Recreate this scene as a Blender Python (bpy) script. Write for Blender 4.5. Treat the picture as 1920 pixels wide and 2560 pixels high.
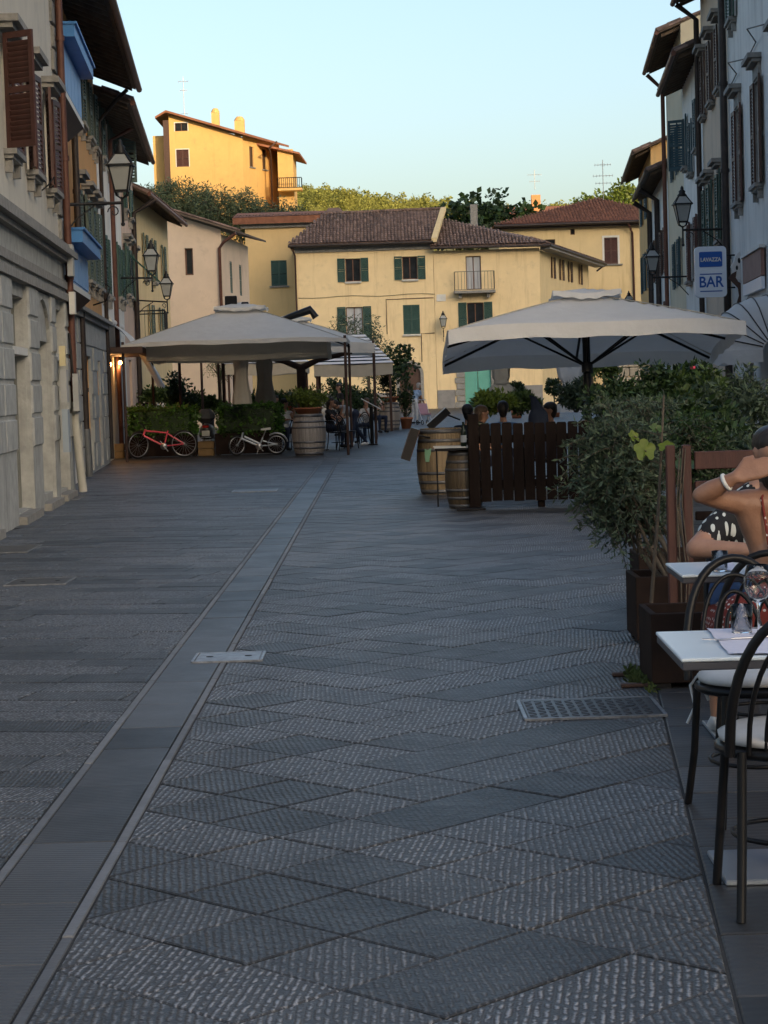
import bpy, bmesh, math, random
import numpy as np
from mathutils import Matrix, Vector
random.seed(7); RNG = np.random.default_rng(7)
sc = bpy.context.scene
for o in list(bpy.data.objects): bpy.data.objects.remove(o)
COL = sc.collection

# ---------------------------------------------------------------- camera
F, EYE = 5100.0, 1.6                      # focal length in photo pixels (1920 wide), eye height
PITCH, ROLL = math.atan((1280-965)/F), 0.031
_f = Vector((0, math.cos(PITCH), -math.sin(PITCH))); _r = Vector((1, 0, 0)); _u = _r.cross(_f)
_c, _s = math.cos(-ROLL), math.sin(-ROLL)
CR, CU, CF = _r*_c+_u*_s, -_r*_s+_u*_c, _f
cam_d = bpy.data.cameras.new('camera'); cam = bpy.data.objects.new('camera', cam_d); COL.objects.link(cam)
cam_d.sensor_fit = 'VERTICAL'; cam_d.sensor_height = 36.0; cam_d.lens = 36.0*F/2560
cam_d.clip_start = 0.1; cam_d.clip_end = 9000
mw = Matrix((CR, CU, -CF)).transposed().to_4x4(); mw.translation = (0, 0, EYE)
cam.matrix_world = mw
sc.camera = cam
sc.render.resolution_x, sc.render.resolution_y = 768, 1024

# ---------------------------------------------------------------- sky, sun, exposure
SUN_EL, SUN_AZ = math.radians(14.0), math.radians(152.0)   # azimuth from +Y towards +X : low, behind the camera, right
world = bpy.data.worlds.new('World'); sc.world = world; world.use_nodes = True
wn = world.node_tree.nodes; wl = world.node_tree.links
sky = wn.new('ShaderNodeTexSky'); sky.sky_type = 'NISHITA'; sky.sun_disc = False
sky.sun_elevation = SUN_EL; sky.sun_rotation = SUN_AZ
sky.altitude = 250; sky.air_density = 1.0; sky.dust_density = 4.6; sky.ozone_density = 1.1
bg = wn['Background']; bg.inputs[1].default_value = 0.15
wl.new(sky.outputs[0], bg.inputs[0])
sun_d = bpy.data.lights.new('sun', 'SUN'); sun = bpy.data.objects.new('sun', sun_d); COL.objects.link(sun)
sun_d.energy = 3.0; sun_d.angle = math.radians(0.5); sun_d.color = (1.0, 0.74, 0.43)
sdir = Vector((math.sin(SUN_AZ)*math.cos(SUN_EL), math.cos(SUN_AZ)*math.cos(SUN_EL), math.sin(SUN_EL)))
sun.rotation_euler = (-sdir).to_track_quat('-Z', 'Y').to_euler()
sun.location = sdir*60
sc.view_settings.view_transform = 'Standard'; sc.view_settings.look = 'None'
sc.view_settings.gamma = 1.0; sc.view_settings.use_curve_mapping = False
sc.view_settings.exposure = 0.95
sc.cycles.max_bounces = 10; sc.cycles.transmission_bounces = 10; sc.cycles.diffuse_bounces = 4; sc.cycles.glossy_bounces = 3; sc.cycles.transparent_max_bounces = 8; sc.cycles.use_denoising = True

# ---------------------------------------------------------------- survey helpers: photo pixel -> real point at a known depth / plane
def ray(x, y): return CF+CR*((x-960)/F)-CU*((y-1280)/F)
def P(x, y, Y):
    d = ray(x, y); return Vector((0, 0, EYE))+d*(Y/d.y)
def G(x, y, z=0.0):
    d = ray(x, y); return Vector((0, 0, EYE))+d*((z-EYE)/d.z)

# ---------------------------------------------------------------- materials
MATS = {}
def nodes_of(m):
    m.use_nodes = True; nt = m.node_tree; return nt, nt.nodes['Principled BSDF']
def rgba(c): return (c[0], c[1], c[2], 1)
def mat(name, c1, c2=None, scale=4.0, rough=0.75, bump=0.0, bscale=40.0, metal=0.0, spec=0.4, stretch=(1, 1, 1),
        rnd=0.0, island=0.0, streak=None, streak_s=(1.2, 1.2, .12), grime=None, trans=0.0, coat=0.0, bdist=0.01):
    if name in MATS: return MATS[name]
    m = bpy.data.materials.new(name); nt, b = nodes_of(m); N, L = nt.nodes, nt.links
    tc = N.new('ShaderNodeTexCoord'); mp = N.new('ShaderNodeMapping'); mp.inputs['Scale'].default_value = stretch
    L.new(tc.outputs['Object'], mp.inputs[0])
    no = N.new('ShaderNodeTexNoise'); no.inputs['Scale'].default_value = scale; no.inputs['Detail'].default_value = 7
    no.inputs['Roughness'].default_value = .62
    L.new(mp.outputs[0], no.inputs['Vector'])
    rp = N.new('ShaderNodeValToRGB'); rp.color_ramp.elements[0].position = .3; rp.color_ramp.elements[1].position = .7
    rp.color_ramp.elements[0].color = rgba(c1); rp.color_ramp.elements[1].color = rgba(c2 or c1)
    L.new(no.outputs[0], rp.inputs[0]); col = rp.outputs[0]
    def mixin(col, fac_sock, c, mode='MIX'):
        mx = N.new('ShaderNodeMix'); mx.data_type = 'RGBA'; mx.blend_type = mode
        L.new(fac_sock, mx.inputs[0]); L.new(col, mx.inputs[6]); mx.inputs[7].default_value = rgba(c)
        return mx.outputs[2]
    if streak:                                   # rain streaks and stains of their own shape
        mp2 = N.new('ShaderNodeMapping'); mp2.inputs['Scale'].default_value = streak_s; L.new(tc.outputs['Object'], mp2.inputs[0])
        n2 = N.new('ShaderNodeTexNoise'); n2.inputs['Scale'].default_value = 2.3; n2.inputs['Detail'].default_value = 9
        n2.inputs['Roughness'].default_value = .7; L.new(mp2.outputs[0], n2.inputs['Vector'])
        r2 = N.new('ShaderNodeMapRange'); r2.inputs[1].default_value = .53; r2.inputs[2].default_value = .8; L.new(n2.outputs[0], r2.inputs[0])
        col = mixin(col, r2.outputs[0], streak)
    if grime:
        n3 = N.new('ShaderNodeTexNoise'); n3.inputs['Scale'].default_value = 0.9; n3.inputs['Detail'].default_value = 10
        n3.inputs['Roughness'].default_value = .75; L.new(tc.outputs['Object'], n3.inputs['Vector'])
        r3 = N.new('ShaderNodeMapRange'); r3.inputs[1].default_value = .55; r3.inputs[2].default_value = .7; r3.inputs[4].default_value = .8
        L.new(n3.outputs[0], r3.inputs[0]); col = mixin(col, r3.outputs[0], grime)
    if rnd or island:
        if rnd: src = N.new('ShaderNodeObjectInfo').outputs['Random']
        else: src = N.new('ShaderNodeNewGeometry').outputs['Random Per Island']
        k = rnd or island
        mr = N.new('ShaderNodeMapRange'); mr.inputs[3].default_value = 1-k; mr.inputs[4].default_value = 1+k; L.new(src, mr.inputs[0])
        hs = N.new('ShaderNodeHueSaturation'); L.new(mr.outputs[0], hs.inputs['Value']); L.new(col, hs.inputs['Color']); col = hs.outputs[0]
    L.new(col, b.inputs['Base Color'])
    b.inputs['Roughness'].default_value = rough; b.inputs['Metallic'].default_value = metal
    b.inputs['Specular IOR Level'].default_value = spec
    if coat: b.inputs['Coat Weight'].default_value = coat; b.inputs['Coat Roughness'].default_value = .15
    if bump:
        n4 = N.new('ShaderNodeTexNoise'); n4.inputs['Scale'].default_value = bscale; n4.inputs['Detail'].default_value = 6
        L.new(mp.outputs[0], n4.inputs['Vector'])
        bp = N.new('ShaderNodeBump'); bp.inputs['Strength'].default_value = bump; bp.inputs['Distance'].default_value = bdist
        L.new(n4.outputs[0], bp.inputs['Height']); L.new(bp.outputs[0], b.inputs['Normal'])
    if trans:                                    # thin leaves and cloth let light through
        tr = N.new('ShaderNodeBsdfTranslucent'); L.new(col, tr.inputs[0]); ms = N.new('ShaderNodeMixShader'); ms.inputs[0].default_value = trans
        L.new(b.outputs[0], ms.inputs[1]); L.new(tr.outputs[0], ms.inputs[2]); L.new(ms.outputs[0], N['Material Output'].inputs[0])
    MATS[name] = m; return m
def glass_mat(name, tint=(1, 1, 1), rough=0.0):
    if name in MATS: return MATS[name]
    m = bpy.data.materials.new(name); nt, b = nodes_of(m)
    b.inputs['Base Color'].default_value = rgba(tint); b.inputs['Transmission Weight'].default_value = 1.0
    b.inputs['Roughness'].default_value = rough; b.inputs['IOR'].default_value = 1.3
    MATS[name] = m; return m
def emit_mat(name, c, s):
    m = bpy.data.materials.new(name); nt, b = nodes_of(m)
    b.inputs['Emission Color'].default_value = rgba(c); b.inputs['Emission Strength'].default_value = s; b.inputs['Base Color'].default_value = rgba(c)
    MATS[name] = m; return m

# ---------------------------------------------------------------- mesh builder
class MB:
    def __init__(s): s.V = []; s.F = []; s.S = []; s.M = []; s.T = None; s.mi = 0
    def at(s, x=0, y=0, z=0, rz=0, rx=0, ry=0, sc_=1):
        s.T = Matrix.Translation((x, y, z)) @ Matrix.Rotation(rz, 4, 'Z') @ Matrix.Rotation(rx, 4, 'X') @ Matrix.Rotation(ry, 4, 'Y') @ Matrix.Scale(sc_, 4); return s
    def add(s, vs, fs, smooth=False):
        k = len(s.V)
        for v in vs:
            v = Vector(v); s.V.append(s.T @ v if s.T else v)
        for f in fs: s.F.append([i+k for i in f]); s.S.append(smooth); s.M.append(s.mi)
        return s
    def hexa(s, c): # 8 corners: 4 bottom ccw, 4 top ccw
        return s.add(c, [(3, 2, 1, 0), (4, 5, 6, 7), (0, 1, 5, 4), (1, 2, 6, 5), (2, 3, 7, 6), (3, 0, 4, 7)])
    def box(s, x0, x1, y0, y1, z0, z1):
        return s.hexa([(x0, y0, z0), (x1, y0, z0), (x1, y1, z0), (x0, y1, z0), (x0, y0, z1), (x1, y0, z1), (x1, y1, z1), (x0, y1, z1)])
    def cbox(s, cx, cy, cz, sx, sy, sz, bev=0.0):
        if bev <= 0: return s.box(cx-sx/2, cx+sx/2, cy-sy/2, cy+sy/2, cz-sz/2, cz+sz/2)
        hx, hy, hz, b = sx/2, sy/2, sz/2, min(bev, sx/2.1, sy/2.1, sz/2.1)
        vs = []; fs = []
        for ax in range(3):
            for sg in (-1, 1):
                h = [hx, hy, hz]; a1, a2 = (ax+1) % 3, (ax+2) % 3
                for (p, q) in ((-1, -1), (1, -1), (1, 1), (-1, 1)):
                    v = [0, 0, 0]; v[ax] = sg*h[ax]; v[a1] = p*(h[a1]-b); v[a2] = q*(h[a2]-b); vs.append((cx+v[0], cy+v[1], cz+v[2]))
        bm = bmesh.new(); bv = [bm.verts.new(v) for v in vs]
        r = bmesh.ops.convex_hull(bm, input=bv); bm.verts.index_update()
        bmesh.ops.dissolve_limit(bm, angle_limit=.02, verts=bm.verts, edges=bm.edges)
        bm.verts.index_update()
        s.add([v.co[:] for v in bm.verts], [[v.index for v in f.verts] for f in bm.faces]); bm.free(); return s
    def quad(s, a, b, c, d): return s.add([a, b, c, d], [(0, 1, 2, 3)])
    def tube(s, pts, r, n=8, cap=True, closed=False, smooth=True):
        pts = [Vector(p) for p in pts]; m = len(pts); rs = r if isinstance(r, (list, tuple)) else [r]*m
        vs = []; fs = []; prev = None
        for i, p in enumerate(pts):
            if closed: d = (pts[(i+1) % m]-pts[i-1])
            else: d = (pts[min(i+1, m-1)]-pts[max(i-1, 0)])
            d = d.normalized() if d.length > 1e-9 else Vector((0, 0, 1))
            if prev is None: ref = Vector((0, 0, 1)) if abs(d.z) < .9 else Vector((1, 0, 0)); a = d.cross(ref).normalized()
            else:
                a = prev-d*prev.dot(d); a = a.normalized() if a.length > 1e-6 else d.orthogonal().normalized()
            prev = a; b = d.cross(a)
            for k in range(n):
                t = 2*math.pi*k/n; vs.append(p+(a*math.cos(t)+b*math.sin(t))*rs[i])
        for i in range(m if closed else m-1):
            j = (i+1) % m
            for k in range(n): l = (k+1) % n; fs.append((i*n+k, i*n+l, j*n+l, j*n+k))
        s.add(vs, fs, smooth)
        if cap and not closed: s.add(vs[:n], [tuple(reversed(range(n)))]); s.add(vs[-n:], [tuple(range(n))])
        return s
    def lathe(s, prof, n=20, c=(0, 0, 0), smooth=True, arc=2*math.pi):
        vs = []; fs = []; full = abs(arc-2*math.pi) < 1e-6; nn = n if full else n+1
        for (r, z) in prof:
            for k in range(nn): t = arc*k/n; vs.append((c[0]+r*math.cos(t), c[1]+r*math.sin(t), c[2]+z))
        for i in range(len(prof)-1):
            for k in range(n):
                l = (k+1) % nn; fs.append((i*nn+k, i*nn+l, (i+1)*nn+l, (i+1)*nn+k))
        return s.add(vs, fs, smooth)
    def prism(s, poly, z0, z1):
        n = len(poly); vs = [(p[0], p[1], z0) for p in poly]+[(p[0], p[1], z1) for p in poly]
        return s.add(vs, [tuple(reversed(range(n))), tuple(range(n, 2*n))]+[(i, (i+1) % n, n+(i+1) % n, n+i) for i in range(n)])
    def ball(s, c, r, n=12, m=8, smooth=True):
        r = r if isinstance(r, (list, tuple)) else (r, r, r)
        vs = [(c[0], c[1], c[2]-r[2])]
        for i in range(1, m):
            a = -math.pi/2+math.pi*i/m
            for k in range(n): t = 2*math.pi*k/n; vs.append((c[0]+r[0]*math.cos(a)*math.cos(t), c[1]+r[1]*math.cos(a)*math.sin(t), c[2]+r[2]*math.sin(a)))
        vs.append((c[0], c[1], c[2]+r[2])); fs = []
        for k in range(n): fs.append((0, 1+(k+1) % n, 1+k))
        for i in range(m-2):
            for k in range(n): a0 = 1+i*n+k; a1 = 1+i*n+(k+1) % n; fs.append((a0, a1, a1+n, a0+n))
        for k in range(n): fs.append((len(vs)-1, 1+(m-2)*n+k, 1+(m-2)*n+(k+1) % n))
        return s.add(vs, fs, smooth)
    def fbox(s, fr, u0, u1, z0, z1, d0, d1):
        return s.hexa([fr(u0, z0, d0), fr(u1, z0, d0), fr(u1, z0, d1), fr(u0, z0, d1), fr(u0, z1, d0), fr(u1, z1, d0), fr(u1, z1, d1), fr(u0, z1, d1)])
    def mesh(s, name, mats, off=None):
        me = bpy.data.meshes.new(name)
        V = [v-off for v in s.V] if off is not None else s.V
        me.from_pydata([v[:] for v in V], [], s.F)
        me.polygons.foreach_set('use_smooth', s.S)
        mats = mats if isinstance(mats, (list, tuple)) else [mats]
        for m in mats: me.materials.append(m)
        if len(mats) > 1: me.polygons.foreach_set('material_index', s.M)
        bm = bmesh.new(); bm.from_mesh(me); bmesh.ops.recalc_face_normals(bm, faces=bm.faces); bm.to_mesh(me); bm.free()
        me.update(); return me
    def build(s, name, mats, parent=None, world=False, loc=None, recalc=True):
        off = ROOT.get(parent.name) if (parent is not None and world) else None
        o = bpy.data.objects.new(name, s.mesh(name, mats, off)); COL.objects.link(o)
        if loc is not None: o.location = loc
        if parent is not None: o.parent = parent; ROOT[o.name] = ROOT.get(parent.name, Vector())
        return o
ROOT = {}
def tag(o, label, cat, group=None, kind=None):
    if label: o['label'] = label
    if cat: o['category'] = cat
    if group: o['group'] = group
    if kind: o['kind'] = kind
    return o
def thing(name, label, cat, loc=(0, 0, 0), rz=0.0, group=None):
    o = bpy.data.objects.new(name, None); COL.objects.link(o); o.location = loc; o.rotation_euler = (0, 0, rz); o.empty_display_size = .2
    ROOT[o.name] = Vector(loc); return tag(o, label, cat, group)
def struct(name, mb, m, parent=None):
    o = mb.build(name, m, parent, world=parent is not None)
    if parent is None: o['kind'] = 'structure'
    return o
def dup(root, label=None, loc=None, rz=None, group=None, scale=None):
    def cp(o, par):
        c = o.copy(); COL.objects.link(c); c.parent = par
        for ch in o.children: cp(ch, c)
        return c
    r = cp(root, None)
    if label: r['label'] = label
    if group: r['group'] = group
    if loc is not None: r.location = loc
    if rz is not None: r.rotation_euler = (0, 0, rz)
    if scale is not None: r.scale = (scale,)*3
    return r
def raw_mesh(name, V, Fq, mats, smooth=False, mi=None):
    """numpy verts (n,3) and faces (m,k)"""
    me = bpy.data.meshes.new(name); n, (m, k) = len(V), Fq.shape
    me.vertices.add(n); me.vertices.foreach_set('co', np.asarray(V, dtype=np.float32).ravel())
    me.loops.add(m*k); me.loops.foreach_set('vertex_index', np.asarray(Fq, dtype=np.int32).ravel())
    me.polygons.add(m); me.polygons.foreach_set('loop_start', np.arange(0, m*k, k, dtype=np.int32))
    if smooth: me.polygons.foreach_set('use_smooth', np.ones(m, dtype=bool))
    mats = mats if isinstance(mats, (list, tuple)) else [mats]
    for q in mats: me.materials.append(q)
    if mi is not None: me.polygons.foreach_set('material_index', np.asarray(mi, dtype=np.int32))
    me.update(calc_edges=True); return me
# ================================================================ GROUND AND PAVING
def paving_mat(name, c1, c2, groove=True, rough=.5, period=.024, strength=.9, rot=0.0):
    m = bpy.data.materials.new(name); nt, b = nodes_of(m); N, L = nt.nodes, nt.links
    tc = N.new('ShaderNodeTexCoord'); oi = N.new('ShaderNodeNewGeometry' if False else 'ShaderNodeObjectInfo')
    at = N.new('ShaderNodeAttribute'); at.attribute_name = 'rnd'; rs = at.outputs['Fac']
    no = N.new('ShaderNodeTexNoise'); no.inputs['Scale'].default_value = 2.6; no.inputs['Detail'].default_value = 9; no.inputs['Roughness'].default_value = .7
    L.new(tc.outputs['Object'], no.inputs['Vector'])
    ad = N.new('ShaderNodeMath'); ad.operation = 'MULTIPLY_ADD'; L.new(rs, ad.inputs[0]); ad.inputs[1].default_value = .8 if groove else 1.0; ns = N.new('ShaderNodeMath'); ns.operation = 'MULTIPLY'; ns.inputs[1].default_value = .75; L.new(no.outputs[0], ns.inputs[0]); L.new(ns.outputs[0], ad.inputs[2])
    rp = N.new('ShaderNodeValToRGB'); rp.color_ramp.elements[0].position = .35; rp.color_ramp.elements[1].position = 1.0
    rp.color_ramp.elements[0].color = rgba(c1); rp.color_ramp.elements[1].color = rgba(c2); L.new(ad.outputs[0], rp.inputs[0])
    fn = N.new('ShaderNodeTexNoise'); fn.inputs['Scale'].default_value = 160; fn.inputs['Detail'].default_value = 4; L.new(tc.outputs['Object'], fn.inputs['Vector'])
    mx = N.new('ShaderNodeMix'); mx.data_type = 'RGBA'; mx.blend_type = 'OVERLAY'; mx.inputs[0].default_value = .35
    L.new(rp.outputs[0], mx.inputs[6]); L.new(fn.outputs[0], mx.inputs[7])
    col = mx.outputs[2]
    gm = N.new('ShaderNodeTexVoronoi'); gm.inputs['Scale'].default_value = 3.1; L.new(tc.outputs['Object'], gm.inputs['Vector'])       # trodden gum and oil spots
    gr = N.new('ShaderNodeMapRange'); gr.inputs[1].default_value = .03; gr.inputs[2].default_value = .055; gr.inputs[3].default_value = .55; gr.inputs[4].default_value = 0; L.new(gm.outputs['Distance'], gr.inputs[0])
    gx = N.new('ShaderNodeMix'); gx.data_type = 'RGBA'; L.new(gr.outputs[0], gx.inputs[0]); L.new(col, gx.inputs[6]); gx.inputs[7].default_value = (.025, .025, .026, 1); col = gx.outputs[2]
    bn = N.new('ShaderNodeTexNoise'); bn.inputs['Scale'].default_value = .35; bn.inputs['Detail'].default_value = 5; L.new(tc.outputs['Object'], bn.inputs['Vector'])
    br = N.new('ShaderNodeMapRange'); br.inputs[1].default_value = .35; br.inputs[2].default_value = .65; br.inputs[3].default_value = .72; br.inputs[4].default_value = 1.2; L.new(bn.outputs[0], br.inputs[0])
    hv = N.new('ShaderNodeHueSaturation'); L.new(br.outputs[0], hv.inputs['Value']); L.new(col, hv.inputs['Color']); col = hv.outputs[0]
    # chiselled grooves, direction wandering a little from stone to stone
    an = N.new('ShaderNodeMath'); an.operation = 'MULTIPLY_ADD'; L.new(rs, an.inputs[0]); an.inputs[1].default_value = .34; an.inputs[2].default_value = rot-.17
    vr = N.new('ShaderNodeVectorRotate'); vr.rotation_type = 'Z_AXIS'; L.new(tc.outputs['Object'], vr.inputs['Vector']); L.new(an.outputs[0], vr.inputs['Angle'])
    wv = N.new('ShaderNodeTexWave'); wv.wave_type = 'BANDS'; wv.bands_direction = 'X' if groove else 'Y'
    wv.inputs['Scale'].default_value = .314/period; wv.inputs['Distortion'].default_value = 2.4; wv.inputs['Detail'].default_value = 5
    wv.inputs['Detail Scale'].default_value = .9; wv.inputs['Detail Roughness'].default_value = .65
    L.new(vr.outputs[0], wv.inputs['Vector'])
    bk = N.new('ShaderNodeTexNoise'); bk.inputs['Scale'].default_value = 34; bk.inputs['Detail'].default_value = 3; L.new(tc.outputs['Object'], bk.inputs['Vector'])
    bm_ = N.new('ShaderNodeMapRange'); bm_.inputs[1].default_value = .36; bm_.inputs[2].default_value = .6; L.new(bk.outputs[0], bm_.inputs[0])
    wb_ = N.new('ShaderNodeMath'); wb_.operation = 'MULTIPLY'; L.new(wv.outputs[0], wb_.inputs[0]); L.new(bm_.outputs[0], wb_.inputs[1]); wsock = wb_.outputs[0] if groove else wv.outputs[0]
    if groove:                                    # sky glint painted pale on the ridges, grooves coloured darker
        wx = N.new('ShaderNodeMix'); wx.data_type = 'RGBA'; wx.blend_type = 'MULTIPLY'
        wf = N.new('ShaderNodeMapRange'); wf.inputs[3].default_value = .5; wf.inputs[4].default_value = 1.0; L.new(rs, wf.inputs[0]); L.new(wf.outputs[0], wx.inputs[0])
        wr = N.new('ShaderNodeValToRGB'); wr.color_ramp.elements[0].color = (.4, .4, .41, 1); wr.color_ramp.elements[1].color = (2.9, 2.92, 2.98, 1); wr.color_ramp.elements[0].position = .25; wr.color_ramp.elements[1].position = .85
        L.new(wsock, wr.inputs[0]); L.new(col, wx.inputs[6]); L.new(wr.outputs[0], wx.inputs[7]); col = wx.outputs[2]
    L.new(col, b.inputs['Base Color'])
    rr = N.new('ShaderNodeMapRange'); rr.inputs[3].default_value = rough+.1; rr.inputs[4].default_value = rough-.14; L.new(no.outputs[0], rr.inputs[0])
    L.new(rr.outputs[0], b.inputs['Roughness']); b.inputs['Specular IOR Level'].default_value = .5
    hm = N.new('ShaderNodeMath'); hm.operation = 'MULTIPLY_ADD'; L.new(fn.outputs[0], hm.inputs[0]); hm.inputs[1].default_value = .35; L.new(wsock, hm.inputs[2])
    bs = N.new('ShaderNodeMapRange'); bs.inputs[3].default_value = strength*.6; bs.inputs[4].default_value = strength; L.new(rs, bs.inputs[0])
    bp = N.new('ShaderNodeBump'); bp.inputs['Distance'].default_value = .008 if groove else .002; L.new(bs.outputs[0], bp.inputs['Strength'])
    wn_ = N.new('ShaderNodeTexNoise'); wn_.inputs['Scale'].default_value = 14; wn_.inputs['Detail'].default_value = 4; L.new(tc.outputs['Object'], wn_.inputs['Vector']); hw = N.new('ShaderNodeMath'); hw.operation = 'MULTIPLY_ADD'; L.new(wn_.outputs[0], hw.inputs[0]); hw.inputs[1].default_value = 1.6; L.new(hm.outputs[0], hw.inputs[2]); L.new(hw.outputs[0], bp.inputs['Height']); L.new(bp.outputs[0], b.inputs['Normal'])
    MATS[name] = m; return m
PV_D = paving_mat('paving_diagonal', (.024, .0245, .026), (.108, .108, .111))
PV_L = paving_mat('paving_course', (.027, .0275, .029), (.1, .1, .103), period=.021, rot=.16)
PV_S = paving_mat('paving_strip', (.016, .0165, .0175), (.075, .076, .079), groove=False, period=.03, strength=.6)
PV_B = paving_mat('paving_band', (.024, .0245, .0255), (.055, .0555, .058), groove=False, period=.05, strength=.5)
M_JOINT = mat('joint_mortar', (.028, .028, .028), (.05, .05, .05), scale=9, rough=.9, bump=.4, bscale=60)
M_EDGE = mat('edge_strip', (.12, .121, .124), (.17, .171, .175), scale=6, rough=.6, bump=.3, bscale=50, rnd=.25)

g = MB(); g.box(-5000, 5000, -5000, 160, -1.0, -.03)
GR = mat('ground_earth', (.10, .095, .085), (.16, .15, .13), scale=.4, rough=.95)
ground = struct('ground', g, GR)
pave = MB(); pave.box(-14, 16, -20, 150, -.029, -.007)
pavement = struct('pavement', pave, M_JOINT)
ROOT[pavement.name] = Vector()
# paving of the far square, where single stones can no longer be told apart
fs = MB(); fs.box(-13, 15, 47, 149, -.0065, .0)
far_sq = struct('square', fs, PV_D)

def set_rnd(me, vals):
    a = me.attributes.new('rnd', 'FLOAT', 'FACE'); a.data.foreach_set('value', vals)

def clip(poly, a, b, c):            # keep a*x+b*y+c >= 0
    out = []
    for i in range(len(poly)):
        p, q = poly[i], poly[(i+1) % len(poly)]; dp, dq = a*p[0]+b*p[1]+c, a*q[0]+b*q[1]+c
        if dp >= 0: out.append(p)
        if (dp >= 0) != (dq >= 0): t = dp/(dp-dq); out.append((p[0]+(q[0]-p[0])*t, p[1]+(q[1]-p[1])*t))
    return out
def area(p): return abs(sum(p[i][0]*p[(i+1) % len(p)][1]-p[(i+1) % len(p)][0]*p[i][1] for i in range(len(p))))/2
def inset(p, d):
    n = len(p); out = []
    cx = sum(q[0] for q in p)/n; cy = sum(q[1] for q in p)/n
    sg = 1 if sum(p[i][0]*p[(i+1) % n][1]-p[(i+1) % n][0]*p[i][1] for i in range(n)) > 0 else -1
    for i in range(n):
        a, b, c = Vector(p[i-1]).to_2d(), Vector(p[i]).to_2d(), Vector(p[(i+1) % n]).to_2d()
        e1, e2 = (b-a), (c-b)
        if e1.length < 1e-6 or e2.length < 1e-6: out.append((p[i][0], p[i][1])); continue
        e1.normalize(); e2.normalize(); n1 = Vector((-e1.y, e1.x))*sg; n2 = Vector((-e2.y, e2.x))*sg
        k = n1+n2; k = k/max(k.dot(n1), .35); out.append((b.x+k.x*d, b.y+k.y*d))
    return out
def stone_geo(poly, gap=.0035, cham=.005, top=.0, jit=.0018):
    a = inset(poly, gap+random.uniform(0, .002)); b = inset(a, cham); n = len(a)
    tx, ty, h = random.uniform(-jit, jit)*2, random.uniform(-jit, jit)*2, top+random.uniform(-jit, jit)
    cx = sum(q[0] for q in a)/n; cy = sum(q[1] for q in a)/n
    zt = lambda q: h+(q[0]-cx)*tx+(q[1]-cy)*ty
    vs = [(q[0], q[1], -.02) for q in a]+[(q[0], q[1], zt(q)-.004) for q in a]+[(q[0], q[1], zt(q)) for q in b]
    fs_ = [tuple(range(2*n, 3*n))]
    for i in range(n):
        j = (i+1) % n; fs_ += [(i, j, n+j, n+i), (n+i, n+j, 2*n+j, 2*n+i)]
    return vs, fs_
def lay(name, stones, m, limit=290, far_name='far_stones', gap=.0035, cham=.005):
    stones = [p for p in stones if len(p) >= 3 and area(p) > .004]
    def key(p):
        cx = sum(q[0] for q in p)/len(p); cy = sum(q[1] for q in p)/len(p)
        inview = cy > 4.8 and abs(cx-.0) < cy*.2+.25
        return (0 if inview else 1, cy)
    stones.sort(key=key); rest = MB(); rv = []
    for i, p in enumerate(stones):
        vs, fs_ = stone_geo(p, gap, cham); r = random.random()
        if i < limit:
            b = MB(); b.add(vs, fs_); me = b.mesh(name, m); set_rnd(me, [r]*len(me.polygons))
            o = bpy.data.objects.new(name, me); COL.objects.link(o); o.parent = pavement
        else: rest.add(vs, fs_); rv += [r]*len(fs_)
    if rest.F:
        o = rest.build(far_name, m, pavement); set_rnd(o.data, rv); o['kind'] = 'stuff'
YEND = 47.0
BX = lambda y: .36+.0974*y           # left edge of the smooth band along the terraces
LX = lambda y: -3.15-.058*y if y < 33.4 else -2.9-.074*y
# --- diagonal stones, laid as a chevron of runs
w = .38; s2 = math.sqrt(.5)
ex, ey = (s2, -s2), (s2, s2)         # course directions (right-down, right-up)
def dp(i, j): return (-.96+(i*ex[0]+j*ey[0])*w, 4.0+(i*ex[1]+j*ey[1])*w)
cells = {}
for i in range(-90, 60):
    for j in range(-40, 140):
        c = dp(i+.5, j+.5)
        if 3.9 < c[1] < YEND+.2 and -1.3 < c[0] < BX(c[1])+.4: cells[(i, j)] = c
used = set(); diag = []
for (i, j) in sorted(cells, key=lambda k: (cells[k][1], cells[k][0])):
    if (i, j) in used: continue
    c = cells[(i, j)]; mid = (-.96+BX(c[1]))/2
    along = 0 if c[0] < mid-.1 else 1
    n = random.choice((1, 1, 2, 2, 2)); run = [(i, j)]
    for k in range(1, n):
        q = (i+k, j) if along == 0 else (i, j+k)
        if q in cells and q not in used and abs((0 if cells[q][0] < mid-.1 else 1)-along) == 0: run.append(q)
        else: break
    used.update(run); a, b = run[0], run[-1]
    poly = [dp(a[0], a[1]), dp(b[0]+1, a[1]), dp(b[0]+1, b[1]+1), dp(a[0], b[1]+1)]
    poly = clip(poly, 1, 0, .955); poly = clip(poly, -1, .0974, .36); poly = clip(poly, 0, -1, YEND)
    if len(poly) >= 3: diag.append(poly)
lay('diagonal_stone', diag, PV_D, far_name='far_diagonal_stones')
# --- left courses, square to the houses
ang = math.radians(-11); ca, sa = math.cos(ang), math.sin(ang); crs = []
v = -2.0; row = 0
while v < 56:
    d = random.choice((.3, .33, .36)); u = -8.5-v*.2+random.random()
    while u < -.2-v*.18:
        l = random.uniform(.5, 1.25)
        q = [(u*ca-v*sa, u*sa+v*ca), ((u+l)*ca-v*sa, (u+l)*sa+v*ca), ((u+l)*ca-(v+d)*sa, (u+l)*sa+(v+d)*ca), (u*ca-(v+d)*sa, u*sa+(v+d)*ca)]
        cx, cy = q[0]; u += l
        if cy < 4.5 or q[1][1] > YEND+.3 or cx < LX(cy)-1.0 or cx > -1.0: continue
        q = clip(q, -1, 0, -1.345); q = clip(q, 0, -1, YEND)
        if len(q) >= 3: crs.append(q)
    v += d
lay('course_stone', crs, PV_L, far_name='far_course_stones')
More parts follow.
